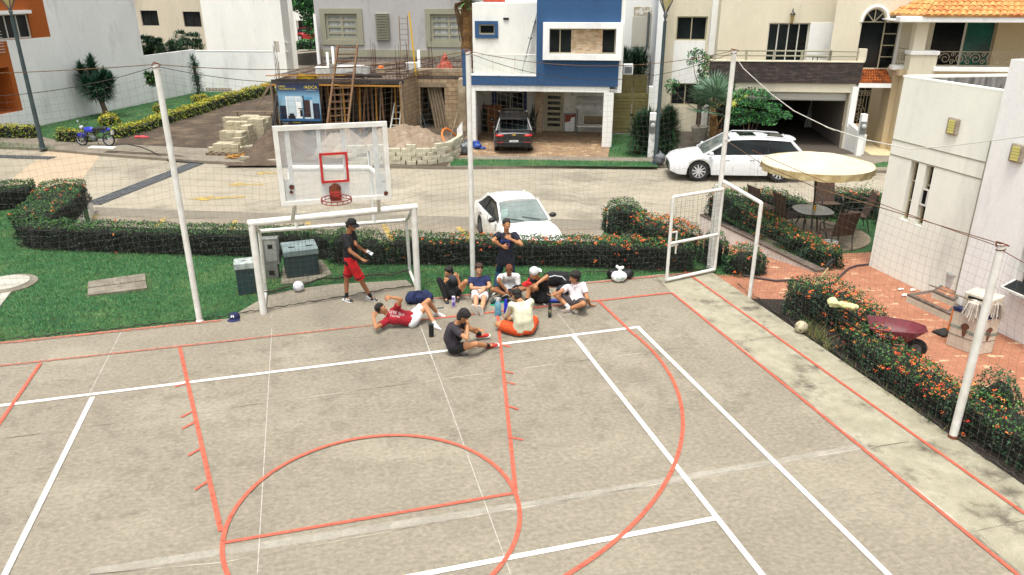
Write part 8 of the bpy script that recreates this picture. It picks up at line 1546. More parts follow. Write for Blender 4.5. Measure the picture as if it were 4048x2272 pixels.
t=thing('orange_tube','orange flexible tube arching over the sand heap','hose',tuple(pts[0])); mm.tube([PY(V2(*q),Y0+.1+.25*i) for i,q in enumerate(((830,1235),(795,1150),(770,1070),(785,1020),(820,1003),(870,1030),(920,1080),(935,1110)))],.05,7); mm.build('tube_body',M('orange_plastic',s3(226,120,40),.5),t,world=True,smooth=60)
t=thing('shovel','long shovel leaning beside the sand heap','shovel',tuple(G(V2(870,1120),HZ+.3))); mm=MB(); pp_=PY(V2(870,1120),t.location.y); mm.tube([pp_,PY(V2(955,800),t.location.y+.8)],.03,6); mm.build('shaft',m_woodg,t,world=True); mm=MB(); mm.box((pp_.x-.12,pp_.y-.02,pp_.z-.3),(pp_.x+.12,pp_.y+.02,pp_.z)); mm.build('blade',c_lg,t,world=True,bev=.02)
for q,lab,s_ in((Z3(135,1345),'grey rubbish bag at the left foot of the blue house',1),(Z3(1815,1435),'grey rubbish bag at the base of the middle street lamp',.85)):
    p=G(q,HZ); t=thing('rubbish_bag',lab,'bag',tuple(p)); soft('bag_body',[((0,.2,.28*s_),(.3*s_,.26*s_,.3*s_)),((0,.2,.5*s_),(0,.2,.7*s_),.12*s_,.04*s_)],.03,M('grey_bin_film',s3(104,108,114),.35,s3(70,74,80),scale=9,bump=.8,bs=20),t,.05,5,seed=4)
p=G(Z3(235,1290),HZ); t=thing('blue_basin','blue tub and cloth on the driveway behind the tall net post','tub',tuple(p)); soft('tub_body',[((0,0,.15),(.2,.2,.15)),((.2,.0,.05),(.2,.15,.06))],.02,M('blue_plastic',s3(30,70,150),.4),t,.02,7); mm=MB(); mm.lathe([(.16,0),(.2,.3)],(-.1,.3,0),14); mm.build('tub_rim',M('blue_plastic'),t,smooth=50)
print('BLOCKS',NB)
# ================= VEHICLES =================
c_tyre=M('tyre_rubber',s3(24,24,25),.85,grain=.03); c_rim=M('silver_rim',s3(206,208,210),.35,metal=.25,grain=0); c_tail=M('red_lamp',s3(200,30,30),.15,grain=0); c_hl=M('headlamp_glass',s3(206,212,216),.1,grain=0); c_amb=M('amber_lamp',s3(230,130,40),.2,grain=0); c_wsg=M('windscreen_glass',s3(104,118,114),.05,s3(140,150,146),scale=1.5,grain=0)
def pnt(n,c): return M(n,s3(*c),.28,s3(*[q*.97 for q in c]),scale=2,grain=0,coat=.6)
def car(name,lab,cat,loc,rz,L,W,H,wb,r,paint,top,gh,glass=m_gls,wsg=None,clear=.2,spokes=10,tint=None,rimc=None,sunroof=False,rails=False,plate='JKL-42',rearplate=True):
    "top: [(x,z)] upper edge of the lower body from rear to front; gh: (rear base x,z),(roof rear x,z),(roof front x,z),(screen base x,z)"
    t=thing(name,lab,cat,loc,rz); xf,xr=wb; hw=W/2; tx=[p[0] for p in top];tz=[p[1] for p in top]; x0,x1=-L/2,L/2
    xs=set(np.linspace(x0,x1,36)); 
    for w in wb: xs|=set(w+np.array([-1.2,-1.12,-.95,-.8,-.6,-.35,0,.35,.6,.8,.95,1.12,1.2])*r)
    xs=sorted(xs); V=[]; 
    for x in xs:
        e=min(x-x0,x1-x); tw=1-.16*max(0,1-e/.5)**2.2; w=hw*tw; zt=np.interp(x,tx,tz); zb=clear+(.12*max(0,1-e/.35))
        za=zb
        for q in wb:
            d=abs(x-q); 
            if d<r*1.14: za=max(za,math.sqrt((r*1.14)**2-d*d)+r*.96)
        ee=max(0,1-e/.12)**2*.10; zt2=zt-ee
        zs_=lambda f:za+(zt2-za)*f
        row=[(0,zb),(w*.9,zb if za==zb else za),(w*.97,za),(w*1.0,zs_(.28)),(w*.995,zs_(.62)),(w*.965,zs_(.88)),(w*.90,zt2-.015),(w*.72,zt2+.01),(0,zt2+.035)]
        V.append([(x,y,z) for y,z in row]+[(x,-y,z) for y,z in row[1:-1][::-1]])
    n=len(V[0]); m=MB(); vs=[p for r_ in V for p in r_]; k=len(V); fs=[(i*n+j,i*n+(j+1)%n,(i+1)*n+(j+1)%n,(i+1)*n+j) for i in range(k-1) for j in range(n) if j not in(0,n-1) or not any(abs(xs[i]-q)<r*1.13 for q in wb)]
    fs+=[tuple(range(n)),tuple((k-1)*n+j for j in range(n))[::-1]]; m.add(vs,[f[::-1] for f in fs]); body=m.build('body',paint,t,smooth=38)
    m=MB(); m.box((x0+.25,-hw*.78,clear+.02),(x1-.25,hw*.78,min(tz)*.8)); m.build('underbody',c_dk,t)
    # greenhouse
    (ax,az),(bx,bz),(cx,cz),(dx,dz)=gh; yb=hw*.93; yt=hw*.74; yr=hw*.70
    N=14
    def prof(f,up):
        pass
    g=MB(); 
    B_=[(ax,yb*.93,az),(bx,yr,bz),(cx,yt,cz),(dx,yb*.9,dz)]
    m=MB(); P=[(ax,az),(bx,bz),(cx,cz),(dx,dz)]
    # side glass
    for s_ in(-1,1):
        m=MB(); xm_=(bx+cx)/2; q=[(ax+.06,s_*yb*.985,az+.0),(bx+.1,s_*(yr+.012),bz-.09),(cx-.06,s_*(yt+.008),cz-.08),(dx-.1,s_*yb*.985,dz+.0)]; m.add(q,[(0,1,2,3) if s_>0 else (3,2,1,0)]); m.build('side_window',glass,t)
        m=MB()
        for xx,yy in((ax,0),(dx,0)): pass
        for f in(.36,.68):
            xb_=ax+(dx-ax)*f;xt_=bx+(cx-bx)*(f*1.05-.02); m.bar((xb_,s_*yb*.99,az),(xt_,s_*(yr+.016),bz-.06),.035,.012,up=(0,s_,0))
        m.build('window_pillar',c_dk if tint else paint,t)
    m=MB(); q=[(ax-.02,-yb*.88,az+.01),(bx-.03,-yr*.9,bz-.05),(bx-.03,yr*.9,bz-.05),(ax-.02,yb*.88,az+.01)]; m.add(q,[(0,1,2,3)[::-1]]); m.build('rear_window',glass,t)
    m=MB(); q=[(dx+.02,-yb*.88,dz+.01),(cx+.03,-yt*.92,cz-.04),(cx+.03,yt*.92,cz-.04),(dx+.02,yb*.88,dz+.01)]; m.add(q,[(0,1,2,3)]); ws=m.build('windscreen',wsg or glass,t)
    m=MB(); [m.tube([(dx+.03,y0,dz+.04),(dx-.12,y0-.5,dz+.12)],.012,4) for y0 in(.45,-.05)]; m.build('wiper',c_dk,ws)
    # core + roof + pillars
    m=MB(); i_=.05; m.add([(ax+i_,-yb*.9,az-.1),(dx-i_,-yb*.9,dz-.1),(cx-i_,-yt*.9,cz-.06),(bx+i_,-yr*.9,bz-.06),(ax+i_,yb*.9,az-.1),(dx-i_,yb*.9,dz-.1),(cx-i_,yt*.9,cz-.06),(bx+i_,yr*.9,bz-.06)],[(0,1,2,3),(7,6,5,4),(0,3,7,4),(1,5,6,2),(3,2,6,7)]); m.build('cabin',c_dk,t)
    m=MB(); R=[]; K=9
    for i in range(K):
        f=i/(K-1); x=bx+(cx-bx)*f; z=bz+(cz-bz)*f+.05*math.sin(math.pi*f); w=(yr+(yt-yr)*f)*(1-.06*abs(2*f-1)**3); R.append([(x,-w-.005,z-.07),(x,-w*.96,z-.02),(x,-w*.6,z+.015),(x,0,z+.025),(x,w*.6,z+.015),(x,w*.96,z-.02),(x,w+.005,z-.07)])
    vs=[p for r_ in R for p in r_]; fs=[(i*7+j,(i+1)*7+j,(i+1)*7+j+1,i*7+j+1) for i in range(K-1) for j in range(6)]; fs+=[tuple(range(7)),tuple((K-1)*7+j for j in range(7))[::-1]]; m.add(vs,fs)
    for s_ in(-1,1): m.bar((ax-.03,s_*yb*.94,az-.02),(bx,s_*yr*.97,bz-.04),.09,.05,up=(0,s_,0)); m.bar((dx+.03,s_*yb*.94,dz-.02),(cx,s_*yt*.97,cz-.04),.07,.05,up=(0,s_,0))
    m.build('roof',paint,t,smooth=50)
    if sunroof:
        for a_,b_ in((.55,.83),(.1,.38)): m=MB(); xx0=bx+(cx-bx)*a_;xx1=bx+(cx-bx)*b_; z=bz+(cz-bz)*(a_+b_)/2+.05*math.sin(math.pi*(a_+b_)/2)+.024; m.box((xx0,-yr*.5,z-.01),(xx1,yr*.5,z+.012)); m.build('sunroof',m_gls,t,bev=.01)
    if rails:
        for s_ in(-1,1): m=MB(); m.tube([(bx+.15,s_*yr*.9,bz+.0),(bx+.25,s_*yr*.9,bz+.06),((bx+cx)/2,s_*yr*.92,(bz+cz)/2+.085),(cx-.3,s_*yt*.9,cz+.06),(cx-.2,s_*yt*.9,cz)],.022,6); m.build('roof_rail',c_rim,t,smooth=60)
    for q in wb:
        for s_ in(-1,1):
            R90=Matrix.Rotation(math.pi/2,3,'X'); wv=MB(); w2=.11; wv.lathe([(r*.68,-w2),(r*.94,-w2),(r,-w2*.6),(r,w2*.6),(r*.94,w2),(r*.68,w2)],(q,s_*(hw-.13),r),26,R=R90,cap=False); wh=wv.build('wheel',c_tyre,t,smooth=40)
            rm=MB(); yo=s_*(hw-.045); rm.lathe([(r*.7,-.02),(r*.7,.02),(r*.62,.01),(r*.62,-.02)],(q,yo,r),26,R=R90,cap=False); rm.lathe([(r*.16,-.02),(r*.15,.03)],(q,yo,r),12,R=R90)
            for i in range(spokes): a_=i*2*math.pi/spokes; rm.bar((q+r*.1*math.cos(a_),yo,r+r*.1*math.sin(a_)),(q+r*.66*math.cos(a_+.12),yo,r+r*.66*math.sin(a_+.12)),.05,.025,up=(0,1,0))
            rm.build('rim',rimc or c_rim,wh); dk=MB(); dk.lathe([(.001,0),(r*.66,0)],(q,s_*(hw-.09),r),20,R=R90,cap=False); dk.build('brake_disc',c_dk,wh)
    zt=tz[-1]; zr=tz[0]
    for s_ in(-1,1):
        m=MB(); m.ell((x1-.12,s_*hw*.66,zt-.12),(.14,hw*.22,.075),12,8); m.build('headlight',c_hl,t,smooth=180); m=MB(); m.ell((x1-.26,s_*hw*.83,zt-.11),(.12,.05,.03),8,6); m.build('indicator',c_amb,t)
        m=MB(); m.ell((x0+.06,s_*hw*.68,zr-.16),(.1,hw*.24,.07),12,8); m.build('tail_light',c_tail,t,smooth=180)
        m=MB(); m.ell((dx-.22,s_*(hw+.08),dz+.07),(.09,.11,.07),10,8); m.build('mirror',c_dk if tint!=2 else paint,t,smooth=180)
        for xx in(dx-.95,dx-1.9): m=MB(); m.tube([(xx,s_*hw*.985,dz-.17),(xx+.2,s_*hw*.985,dz-.17)],.022,6); m.build('door_handle',c_rim if tint!=1 else c_dk,t)
        for xx in(dx-.18,dx-1.1,dx-2.05): 
            if xx>x0+.9: m=MB(); m.bar((xx,s_*hw*1.001,clear+.18),(xx+.02,s_*hw*.978,dz-.03),.008,.008); m.build('door_seam',c_dk,t)
    m=MB(); m.box((x1-.05,-hw*.38,zt-.3),(x1+.015,hw*.38,zt-.12)); gr=m.build('grille',c_dk,t,bev=.02); m=MB(); m.box((x1-.04,-hw*.6,clear+.08),(x1+.012,hw*.6,clear+.2)); m.build('lower_grille',c_dk,t,bev=.02)
    m=MB(); m.box((x0-.015,-.19,zr-.5),(x0+.03,.19,zr-.36)); p_=m.build('number_plate',c_ws,t); text('plate_text',plate,.1,c_dk,p_,(x0-.018,0,zr-.43),(math.pi/2,0,-math.pi/2),.001)
    m=MB(); m.box((x0-.03,-hw*.85,clear+.1),(x0+.1,hw*.85,clear+.3)); m.build('rear_bumper_trim',c_dk if tint==2 else paint,t,bev=.03)
    return t
F=G(Y6(690,472),S);Rr=G(Y6(1312,482),S); d=(F-Rr).normalized(); c=(F+Rr)/2; nrm=Vector((d.y,-d.x,0)); nrm=nrm if nrm.y>0 else -nrm; c=c+nrm*.93; rzs=math.atan2(d.y,d.x); off=d*(-.14)
wp=pnt('white_pearl_paint',(232,234,236)); bp_=pnt('black_blue_paint',(9,12,20)); 
suv=car('suv','white SUV with dark windows and sunroof parked along the far kerb','car',(c.x+off.x,c.y+off.y,S+.0),rzs,5.19,2.0,1.78,(1.5,-1.57),.4,wp,[(-2.6,1.02),(-2.3,1.1),(-1.2,1.08),(.9,1.03),(1.3,1.02),(2.2,.9),(2.6,.74)],((-2.38,1.12),(-1.95,1.6),(.35,1.64),(1.32,1.04)),tint=2,sunroof=True,rails=True,wsg=M('suv_windscreen',s3(70,78,76),.05,s3(150,158,154),scale=1.2,grain=0),clear=.26)
m=MB(); m.ell((-2.04,0,1.58),(.2,.62,.03),14,6); m.build('roof_spoiler',wp,suv,smooth=180)
# black SUV in the garage (seen from behind)
p=G(Z3(563,1336),HZ); blk=car('suv','black compact SUV parked nose-in inside the blue house garage','car',(p.x-.1,p.y+2.15,HZ+.01),math.radians(91),4.25,1.8,1.65,(1.3,-1.26),.34,bp_,[(-2.12,.98),(-1.9,1.0),(0,.98),(1.0,.96),(1.9,.86),(2.12,.7)],((-1.95,1.02),(-1.45,1.52),(.3,1.56),(1.05,.98)),tint=2,clear=.24,plate='N-217')
m=MB(); m.box((-1.98,-.62,1.5),(-1.3,.62,1.54)); m.build('roof_spoiler',bp_,blk,bev=.015); m=MB(); m.bar((-2.14,-.09,.86),(-2.14,.09,.86),.02,.05); m.bar((-2.142,-.03,.86),(-2.142,.03,.86),.02,.08); m.build('gold_emblem',M('gold_emblem',s3(220,180,80),.3,metal=.6,grain=0),blk)
for s_ in(-1,1): m=MB(); m.box((-2.15,s_*.6-.14,.5),(-2.1,s_*.6+.14,.54)); m.build('reflector',c_tail,blk)
# white sedan
V4=zm(1840,760,3.64); zc=S+.90; A=G(V4(520,430),zc);B2_=G(V4(1180,400),zc); q0=G(V4(225,240),zc);q1=G(V4(475,430),zc); hs0=(q1-q0).normalized(); lat=(B2_-A).normalized(); hd_=Vector((lat.y,-lat.x,0)); hd_=hd_ if hd_.y<0 else -hd_; print('SED2',math.degrees(math.atan2(hs0.y,hs0.x))); hd_=(hd_*.35+hs0*.65).normalized()
mid=(A+B2_)/2; print('SEDAN width',(B2_-A).length,math.degrees(math.atan2(hd_.y,hd_.x)),mid)
Ls=4.3; xd=.78; c=mid-hd_*xd
wp2=pnt('white_car_paint',(236,236,232)); sed=car('sedan','old white sedan with black mirrors parked behind the hedge','car',(c.x,c.y,S),math.atan2(hd_.y,hd_.x),Ls,1.66,1.38,(1.28,-1.16),.29,wp2,[(-2.15,.82),(-1.9,.90),(-1.35,.93),(-1,.9),(.8,.88),(1.2,.84),(1.9,.72),(2.15,.6)],((-1.55,.92),(-1.0,1.33),(.1,1.35),(xd+.05,.9)),tint=1,wsg=c_wsg,spokes=6,rimc=c_lg,clear=.18)
m=MB(); m.box((xd-.28,-.64,1.02),(xd-.26,-.46,1.26)); o=m.build('windscreen_sticker',M('pale_sticker',s3(190,220,210),.5),sed); o.location=(.12,0,-.02)
# grey car in the orange garage, red car far away
gp=pnt('grey_car_paint',(60,62,66)); q=Wn.o+Wn.e*(o2[1]-2.9)+Wn.n*1.4
o=car('grey_car','dark grey car parked in the orange framed garage at the far left','car',(q.x,q.y,HZ),aW,4.2,1.7,1.45,(1.25,-1.2),.31,gp,[(-2.1,.85),(0,.9),(1.2,.85),(2.1,.65)],((-1.7,.9),(-1.1,1.4),(.1,1.42),(.95,.9)),tint=2)
pR=PY(Z2(505,345),90.5); rp=pnt('red_car_paint',(170,26,24)); z_r=gnd+cp_.zb
q=cp_.o+cp_.e*(oc[0]*.35+oc[1]*.65-.2)+cp_.n*.9; car('red_car','red car parked in the distant dark carport','car',(q.x,q.y,gnd+cp_.zb),aE,4.3,1.75,1.5,(1.3,-1.2),.32,rp,[(-2.1,.9),(0,.95),(1.2,.9),(2.1,.7)],((-1.8,.95),(-1.3,1.42),(.1,1.45),(.95,.95)),tint=2)
# motorbike
a=G(Z1(768,1340),HZ);b=G(Z1(1015,1345),HZ); d=(a-b); rz=math.atan2(d.y,d.x); c=(a+b)/2; mt=thing('motorbike','blue motorbike with a black seat standing on its side stand at the far kerb','motorbike',(c.x,c.y,HZ+.0),rz); wbm=d.length/2; print('MOTO wb',wbm*2)
R90=Matrix.Rotation(math.pi/2,3,'X')
for x in(wbm,-wbm):
    m=MB(); m.lathe([(.25,-.045),(.29,-.05),(.305,0),(.29,.05),(.25,.045)],(x,0,.305),24,R=R90,cap=False); w=m.build('wheel',c_tyre,mt,smooth=60); m=MB(); m.lathe([(.25,-.02),(.25,.02),(.23,.02),(.23,-.02)],(x,0,.305),24,R=R90,cap=False); [m.tube([(x,0,.305),(x+.24*math.cos(i*.785),0,.305+.24*math.sin(i*.785))],.008,4) for i in range(8)]; m.lathe([(.05,-.06),(.05,.06)],(x,0,.305),10,R=R90); m.build('rim',c_rim,w)
m_mb=pnt('motorbike_blue',(30,50,190)); m=MB()
for y in(-.08,.08): m.tube([(wbm,y,.305),(wbm-.22,y,.85)],.026,6)
m.build('front_fork',c_lg,mt); m=MB(); m.tube([(wbm-.2,0,.78),(wbm-.45,0,.4),(0,0,.25),(-.2,0,.4),(-wbm,0,.305)],.03,6); m.tube([(wbm-.2,0,.8),(0,0,.6),(-.75,0,.72)],.03,6); m.tube([(-wbm,.09,.305),(-.5,.1,.7)],.025,6); m.build('frame',c_dk,mt)
m=MB(); m.ell((wbm-.02,0,.5),(.26,.06,.12),12,6); m.build('front_fender',m_mb,mt,smooth=180)
rm_=lambda name,bl,mat: soft(name,bl,.02,mat,mt,0)
rm_('fuel_tank',[((.32,0,.74),(.08,0,.76),.14,.13)],m_mb); rm_('seat',[((-.02,0,.76),(-.62,0,.82),.10,.11)],c_dk); rm_('engine',[((.1,0,.36),(.17,.12,.15)),((.2,0,.46),(.1,.1,.12))],c_lg); rm_('tail_cowl',[((-.45,0,.7),(-.8,0,.8),.08,.06)],m_mb)
m=MB(); m.tube([(wbm-.25,-.33,1.0),(wbm-.22,-.12,.98),(wbm-.22,.12,.98),(wbm-.25,.33,1.0)],.018,6); m.build('handlebar',c_dk,mt)
for s_ in(-1,1): m=MB(); m.tube([(wbm-.24,s_*.25,1.0),(wbm-.22,s_*.32,1.16)],.01,4); m.ell((wbm-.22,s_*.34,1.2),(.02,.07,.05),8,6); m.build('mirror',c_dk if s_<0 else c_rim,mt)
m=MB(); m.ell((wbm-.1,0,.87),(.1,.09,.1),10,8); m.build('headlight',c_hl,mt,smooth=180); m=MB(); m.tube([(.2,-.12,.25),(-.3,-.16,.25),(-.75,-.16,.36)],.04,8); m.build('exhaust',c_rim,mt,smooth=60); m=MB(); m.box((-.93,-.1,.55),(-.9,.1,.72)); m.build('number_plate',c_ws,mt); m=MB(); m.tube([(0,-.05,.3),(.05,-.28,.0)],.015,4); m.build('side_stand',c_dk,mt)
# ================= PATIO =================
c_par=M('cream_parasol_cloth',s3(226,220,196,.72),.85,s3(214,206,178,.72),scale=2,c3=s3(206,192,150),s3c=3,lo3=.6,hi3=.75,grain=.03); c_wk=M('brown_sling_fabric',s3(92,72,58),.9,s3(70,54,44),scale=30,grain=.1); c_brz=M('bronze_metal',s3(66,58,54),.5)
pt=G(Y6(1650,960),-.02); zc_=HT(Y6(1700,262),pt.x+.0,pt.y)
par=thing('parasol','large round cream parasol above the patio table','parasol',(pt.x,pt.y,-.02)); eL=PY(Y6(1278,300),pt.y);eR=PY(Y6(2143,375),pt.y); Rp=(eR.x-eL.x)/2; ze_=(eL.z+eR.z)/2-.1; xc=(eL.x+eR.x)/2; print('PARASOL',Rp,ze_,zc_,pt)
ox=xc-pt.x; m=MB(); n=64; vs=[(ox,0,ze_+.24)]
for r_,z in((.3,.21),(.65,.12),(1.0,0)): vs+=[(ox+Rp*r_*math.cos(2*math.pi*i/n),Rp*r_*math.sin(2*math.pi*i/n),ze_+z+.02+(.012*math.cos(8*2*math.pi*i/n)*r_)) for i in range(n)]
fs=[(0,1+i,1+(i+1)%n) for i in range(n)]+[(1+k*n+i,1+(k+1)*n+i,1+(k+1)*n+(i+1)%n,1+k*n+(i+1)%n) for k in range(2) for i in range(n)]; m.add(vs,fs); cn=m.build('canopy',c_par,par,smooth=60)
m=MB(); vs=[]
for k in range(4): vs+=[(ox+(Rp+.012*math.sin(i*1.9+k)*k)*math.cos(2*math.pi*i/n),(Rp+.012*math.sin(i*1.9+k)*k)*math.sin(2*math.pi*i/n),ze_+.03-k*.06+.01*math.sin(i*.9)*(k==3)) for i in range(n)]
m.add(vs,[(k*n+i,k*n+(i+1)%n,(k+1)*n+(i+1)%n,(k+1)*n+i) for k in range(3) for i in range(n)]); m.build('valance',M('yellowed_valance',s3(204,188,140),.9,s3(180,160,112),scale=5),cn,smooth=60)
m=MB(); m.tube([(0,0,0),(ox*.5,0,1.2),(ox,0,ze_+.2)],.024,8); m.build('pole',c_brz,par); m=MB(); 
for i in range(8): a_=i*math.pi/4; m.tube([(ox,0,ze_+.16),(ox+Rp*math.cos(a_),Rp*math.sin(a_),ze_+.0)],.01,4)
m.build('ribs',c_brz,par)
zt_=.7; c0=G(Y6(1640,700),zt_); tl_=G(Y6(1480,690),zt_);tr_=G(Y6(1800,715),zt_); hx_=(tr_.x-tl_.x)/2; f_=G(Y6(1640,742),zt_);bk_=G(Y6(1640,657),zt_); hy_=(bk_.y-f_.y)/2; print('TABLE',hx_,hy_,c0)
cx_,cy_=(tl_.x+tr_.x)/2,(f_.y+bk_.y)/2; par.location=(cx_-ox*.4,cy_,-.02)
tb=thing('patio_table','glass-topped patio table under the parasol','table',(cx_,cy_,-.02)); m=MB(); P=[]
for i in range(40): a_=2*math.pi*i/40; P.append((hx_*np.sign(math.cos(a_))*abs(math.cos(a_))**.7,hy_*np.sign(math.sin(a_))*abs(math.sin(a_))**.7))
m.prism(P,zt_-.0,zt_+.02); m.build('glass_top',M('frosted_glass_top',s3(176,184,184),.2,s3(150,160,160),scale=3,grain=0),tb); m=MB(); m.tube([(x*1.01,y*1.01,zt_) for x,y in P],.022,6,closed=True); m.build('table_rim',c_brz,tb)
for sx in(-1,1):
    for sy in(-1,1): m=MB(); m.tube([(sx*hx_*.7,sy*hy_*.6,zt_),(sx*hx_*.5,sy*hy_*.45,.45),(sx*hx_*.75,sy*hy_*.7,0)],.022,6); m.build('table_leg',c_brz,tb,smooth=60)
ch=thing('patio_chair','brown sling patio chair at the left front of the patio table, facing it','chair',(0,0,0),0,'brown sling chairs around the patio table')
m=MB(); w=.27; m.add([(-w,-.22,.44),(w,-.22,.44),(w,.25,.40),(-w,.25,.40),(w,.42,1.02),(-w,.42,1.02)],[(0,1,2,3),(3,2,4,5)]); sl=m.build('sling',c_wk,ch); q=sl.modifiers.new('s','SOLIDIFY'); q.thickness=.012
for s_ in(-1,1):
    x=s_*(w+.015); m=MB(); m.tube([(x,-.24,.44),(x,.25,.40),(x,.44,1.04)],.017,6); m.build('side_frame',c_brz,ch,smooth=60); m=MB(); m.tube([(x,.34,.68),(x*1.08,.1,.66),(x*1.08,-.2,.64),(x*1.02,-.26,.56)],.016,6); m.build('armrest',c_brz,ch,smooth=60); 
    m=MB(); m.tube([(x*1.02,-.26,.56),(x,-.24,.3),(x,-.27,0)],.016,6); m.build('front_leg',c_brz,ch,smooth=60); m=MB(); m.tube([(x,.3,.6),(x,.28,.3),(x,.36,0)],.016,6); m.build('back_leg',c_brz,ch,smooth=60)
spots=[((1440,860),-.9,'brown sling patio chair at the left front of the patio table'),((1235,790),-1.1,'brown sling patio chair farthest left beside the spiky shrub'),((1735,760),.1,'brown sling patio chair behind the patio table'),((1795,1000),2.6,'brown sling patio chair nearest the camera, at the right of the table'),((1945,850),1.9,'brown sling patio chair at the right rear of the patio table')]
for i,(q,rz,lab) in enumerate(spots):
    p=G(Y6(*q),-.02)
    if i==0: ch.location=(p.x,p.y,-.02); ch.rotation_euler=(0,0,math.pi/2+.2); ch['label']=lab; continue
    dup(ch,(p.x,p.y,-.02),[0,math.pi/2+.3,.05,math.pi+.2,-math.pi/2-.2][i],lab,'brown sling chairs around the patio table')
p=G(Y6(1762,1040),-.02); t=thing('bucket','white bucket on the grass edge of the patio','bucket',tuple(p)); mkbucket(t,.16,.3)
p=G(Y7(1297,1125),.3); t=thing('bucket','white bucket on the upper doorstep of the white house','bucket',(p.x,p.y,.32)); mkbucket(t,.16,.3)
m=MB(); m.box((-.03,-.03,0),(.03,.03,.14)); t=thing('small_bottle','small yellow bottle on the patio table','bottle',(c0.x,c0.y-.05,zt_)); m.build('bottle_body',M('yellow_label',s3(230,180,50),.5),t,bev=.01); m=MB(); m.lathe([(.012,.14),(.01,.2)],(0,0,0),8); m.build('bottle_neck',c_dk,t)
# ================= RIGHT SIDE THINGS =================
# cardboard-and-white bin block with mop heads
b1=G(Y8(1345,580),-.02);b2=G(Y8(1530,650),-.02);b3=G(Y8(1640,632),-.02); hB=HT(Y8(1530,412),b2.x,b2.y); hB=HT(Y8(1395,352),b1.x,b1.y)*.5+hB*.5; print('BIN',hB)
b4_=b1+(b3-b2); bt_=thing('crate','large white cardboard crate with brown shapes and green letters by the house wall','crate',(b2.x,b2.y,-.02)); L_=lambda p:((p-b2).x,(p-b2).y)
c_card=M('white_cardboard',s3(214,204,186),.85,s3(196,184,164),scale=3); m=MB(); m.prism([L_(b1),L_(b2),L_(b3),L_(b4_)],0,hB); m.build('box_body',c_card,bt_,bev=.01); m=MB(); ex=1.03; cc0=(Vector(L_(b1))+Vector(L_(b3)))/2; m.prism([tuple(cc0+(Vector(q)-cc0)*1.03) for q in(L_(b1),L_(b2),L_(b3),L_(b4_))],hB+.002,hB+.07); m.build('dark_rim',c_nav,bt_)
for (A_,B_) in((b1,b2),(b2,b3)):
    d=(B_-A_);L=d.length;d.normalize();nn=Vector((d.y,-d.x,0)); ang=math.atan2(d.y,d.x); c=(A_+B_)/2-b2+nn*.006
    m=MB(); zc0=hB*.62; R=Matrix((d,-nn,Vector((0,0,1)))).transposed(); R=Matrix((d,nn*-1,Vector((0,0,1)))).transposed()
    vs=[c+d*(.08*math.cos(a_)*(1 if math.sin(a_)>0 else .55))+Vector((0,0,zc0+(.1 if math.sin(a_)>0 else .17)*math.sin(a_))) for a_ in [i*2*math.pi/20 for i in range(20)]]; m.add(vs,[tuple(range(20))]); m.build('brown_shape',M('brown_print',s3(110,70,50),.8),bt_)
    text('side_text','BONE',.085,M('green_letters',s3(90,140,130),.8),bt_,tuple(c-d*L*.33+Vector((0,0,zc0-.02))),(math.pi/2,0,ang)); text('side_text','TERRA',.085,M('green_letters'),bt_,tuple(c+d*L*.3+Vector((0,0,zc0-.06))),(math.pi/2,0,ang))
    m=MB(); m.bar(A_-b2+nn*.003+Vector((0,0,hB*.36)),B_-b2+nn*.003+Vector((0,0,hB*.36)),.004,.01); m.build('seam',c_cop,bt_)
ct=(b1+b3)/2; t=thing('microwave_box','white box with a dark opening on top of the crate','box',(b1.x+.12,b1.y+.0,hB+.05),math.atan2((b2-b1).y,(b2-b1).x)); m=MB(); m.box((0,0,0),(.5,.4,.3)); m.build('box_body',c_card,t,bev=.02); m=MB(); m.box((.08,-.006,.05),(.42,-.001,.25)); m.build('opening',c_blk,t)
c_mop=M('mop_strings',s3(206,198,186),.95,s3(170,160,146),scale=12)
for i,(q,lab) in enumerate(((Y8(1545,330),'shaggy white mop head on the crate behind the net post'),(Y8(1655,330),'shaggy white mop head at the right end of the crate'))):
    p=G(q,hB+.2); t=thing('mop','%s'%lab,'mop',(p.x,p.y,hB+.05),0); m=MB(); rg=random.Random(i)
    for k_ in range(90): a_=rg.random()*6.28; r_=.08+.16*rg.random(); m.tube([(0.02*math.cos(a_),.02*math.sin(a_),.22),(r_*.7*math.cos(a_),r_*.7*math.sin(a_),.2),(r_*math.cos(a_),r_*math.sin(a_),.0-.1*rg.random())],.011,3)
    m.build('mop_strings',c_mop,t); m=MB(); m.tube([(0,0,.2),(-.75,.3,.42) if i==0 else (.05,.1,.3)],.013,6); m.build('handle',m_woodg,t)
# wheelbarrow
wl=PY(Y8(845,478),12.55); c_wb=M('maroon_steel',s3(122,36,48,.7),.5,s3(100,32,44,.7),scale=5,c3=s3(180,120,124),s3c=6,lo3=.66,hi3=.72)
rb_=[G(Y8(*q),.42) for q in((848,482),(960,470),(1120,492),(1212,525),(1190,540),(1010,528),(870,505))]; cW_=sum(rb_,Vector())/7; wbt=thing('wheelbarrow','maroon wheelbarrow standing on the terracotta walk behind the hedge','wheelbarrow',(cW_.x,cW_.y,-.02)); 
wa_=(G(Y8(1212,525),.42)-G(Y8(848,480),.42)); aw=math.atan2(wa_.y,wa_.x); Lw=wa_.length; print('WB',Lw,math.degrees(aw)); wbt.rotation_euler=(0,0,aw)
m=MB(); hw_=.33; l=Lw/2; top_=[(-l,-hw_*.85),(-l*.3,-hw_),(l*.6,-hw_*.8),(l,-.12),(l,.12),(l*.6,hw_*.8),(-l*.3,hw_),(-l,hw_*.85)]; bot=[(-l*.55,-hw_*.5),(-l*.2,-hw_*.55),(l*.2,-hw_*.5),(l*.42,-.08),(l*.42,.08),(l*.2,hw_*.5),(-l*.2,hw_*.55),(-l*.55,hw_*.5)]
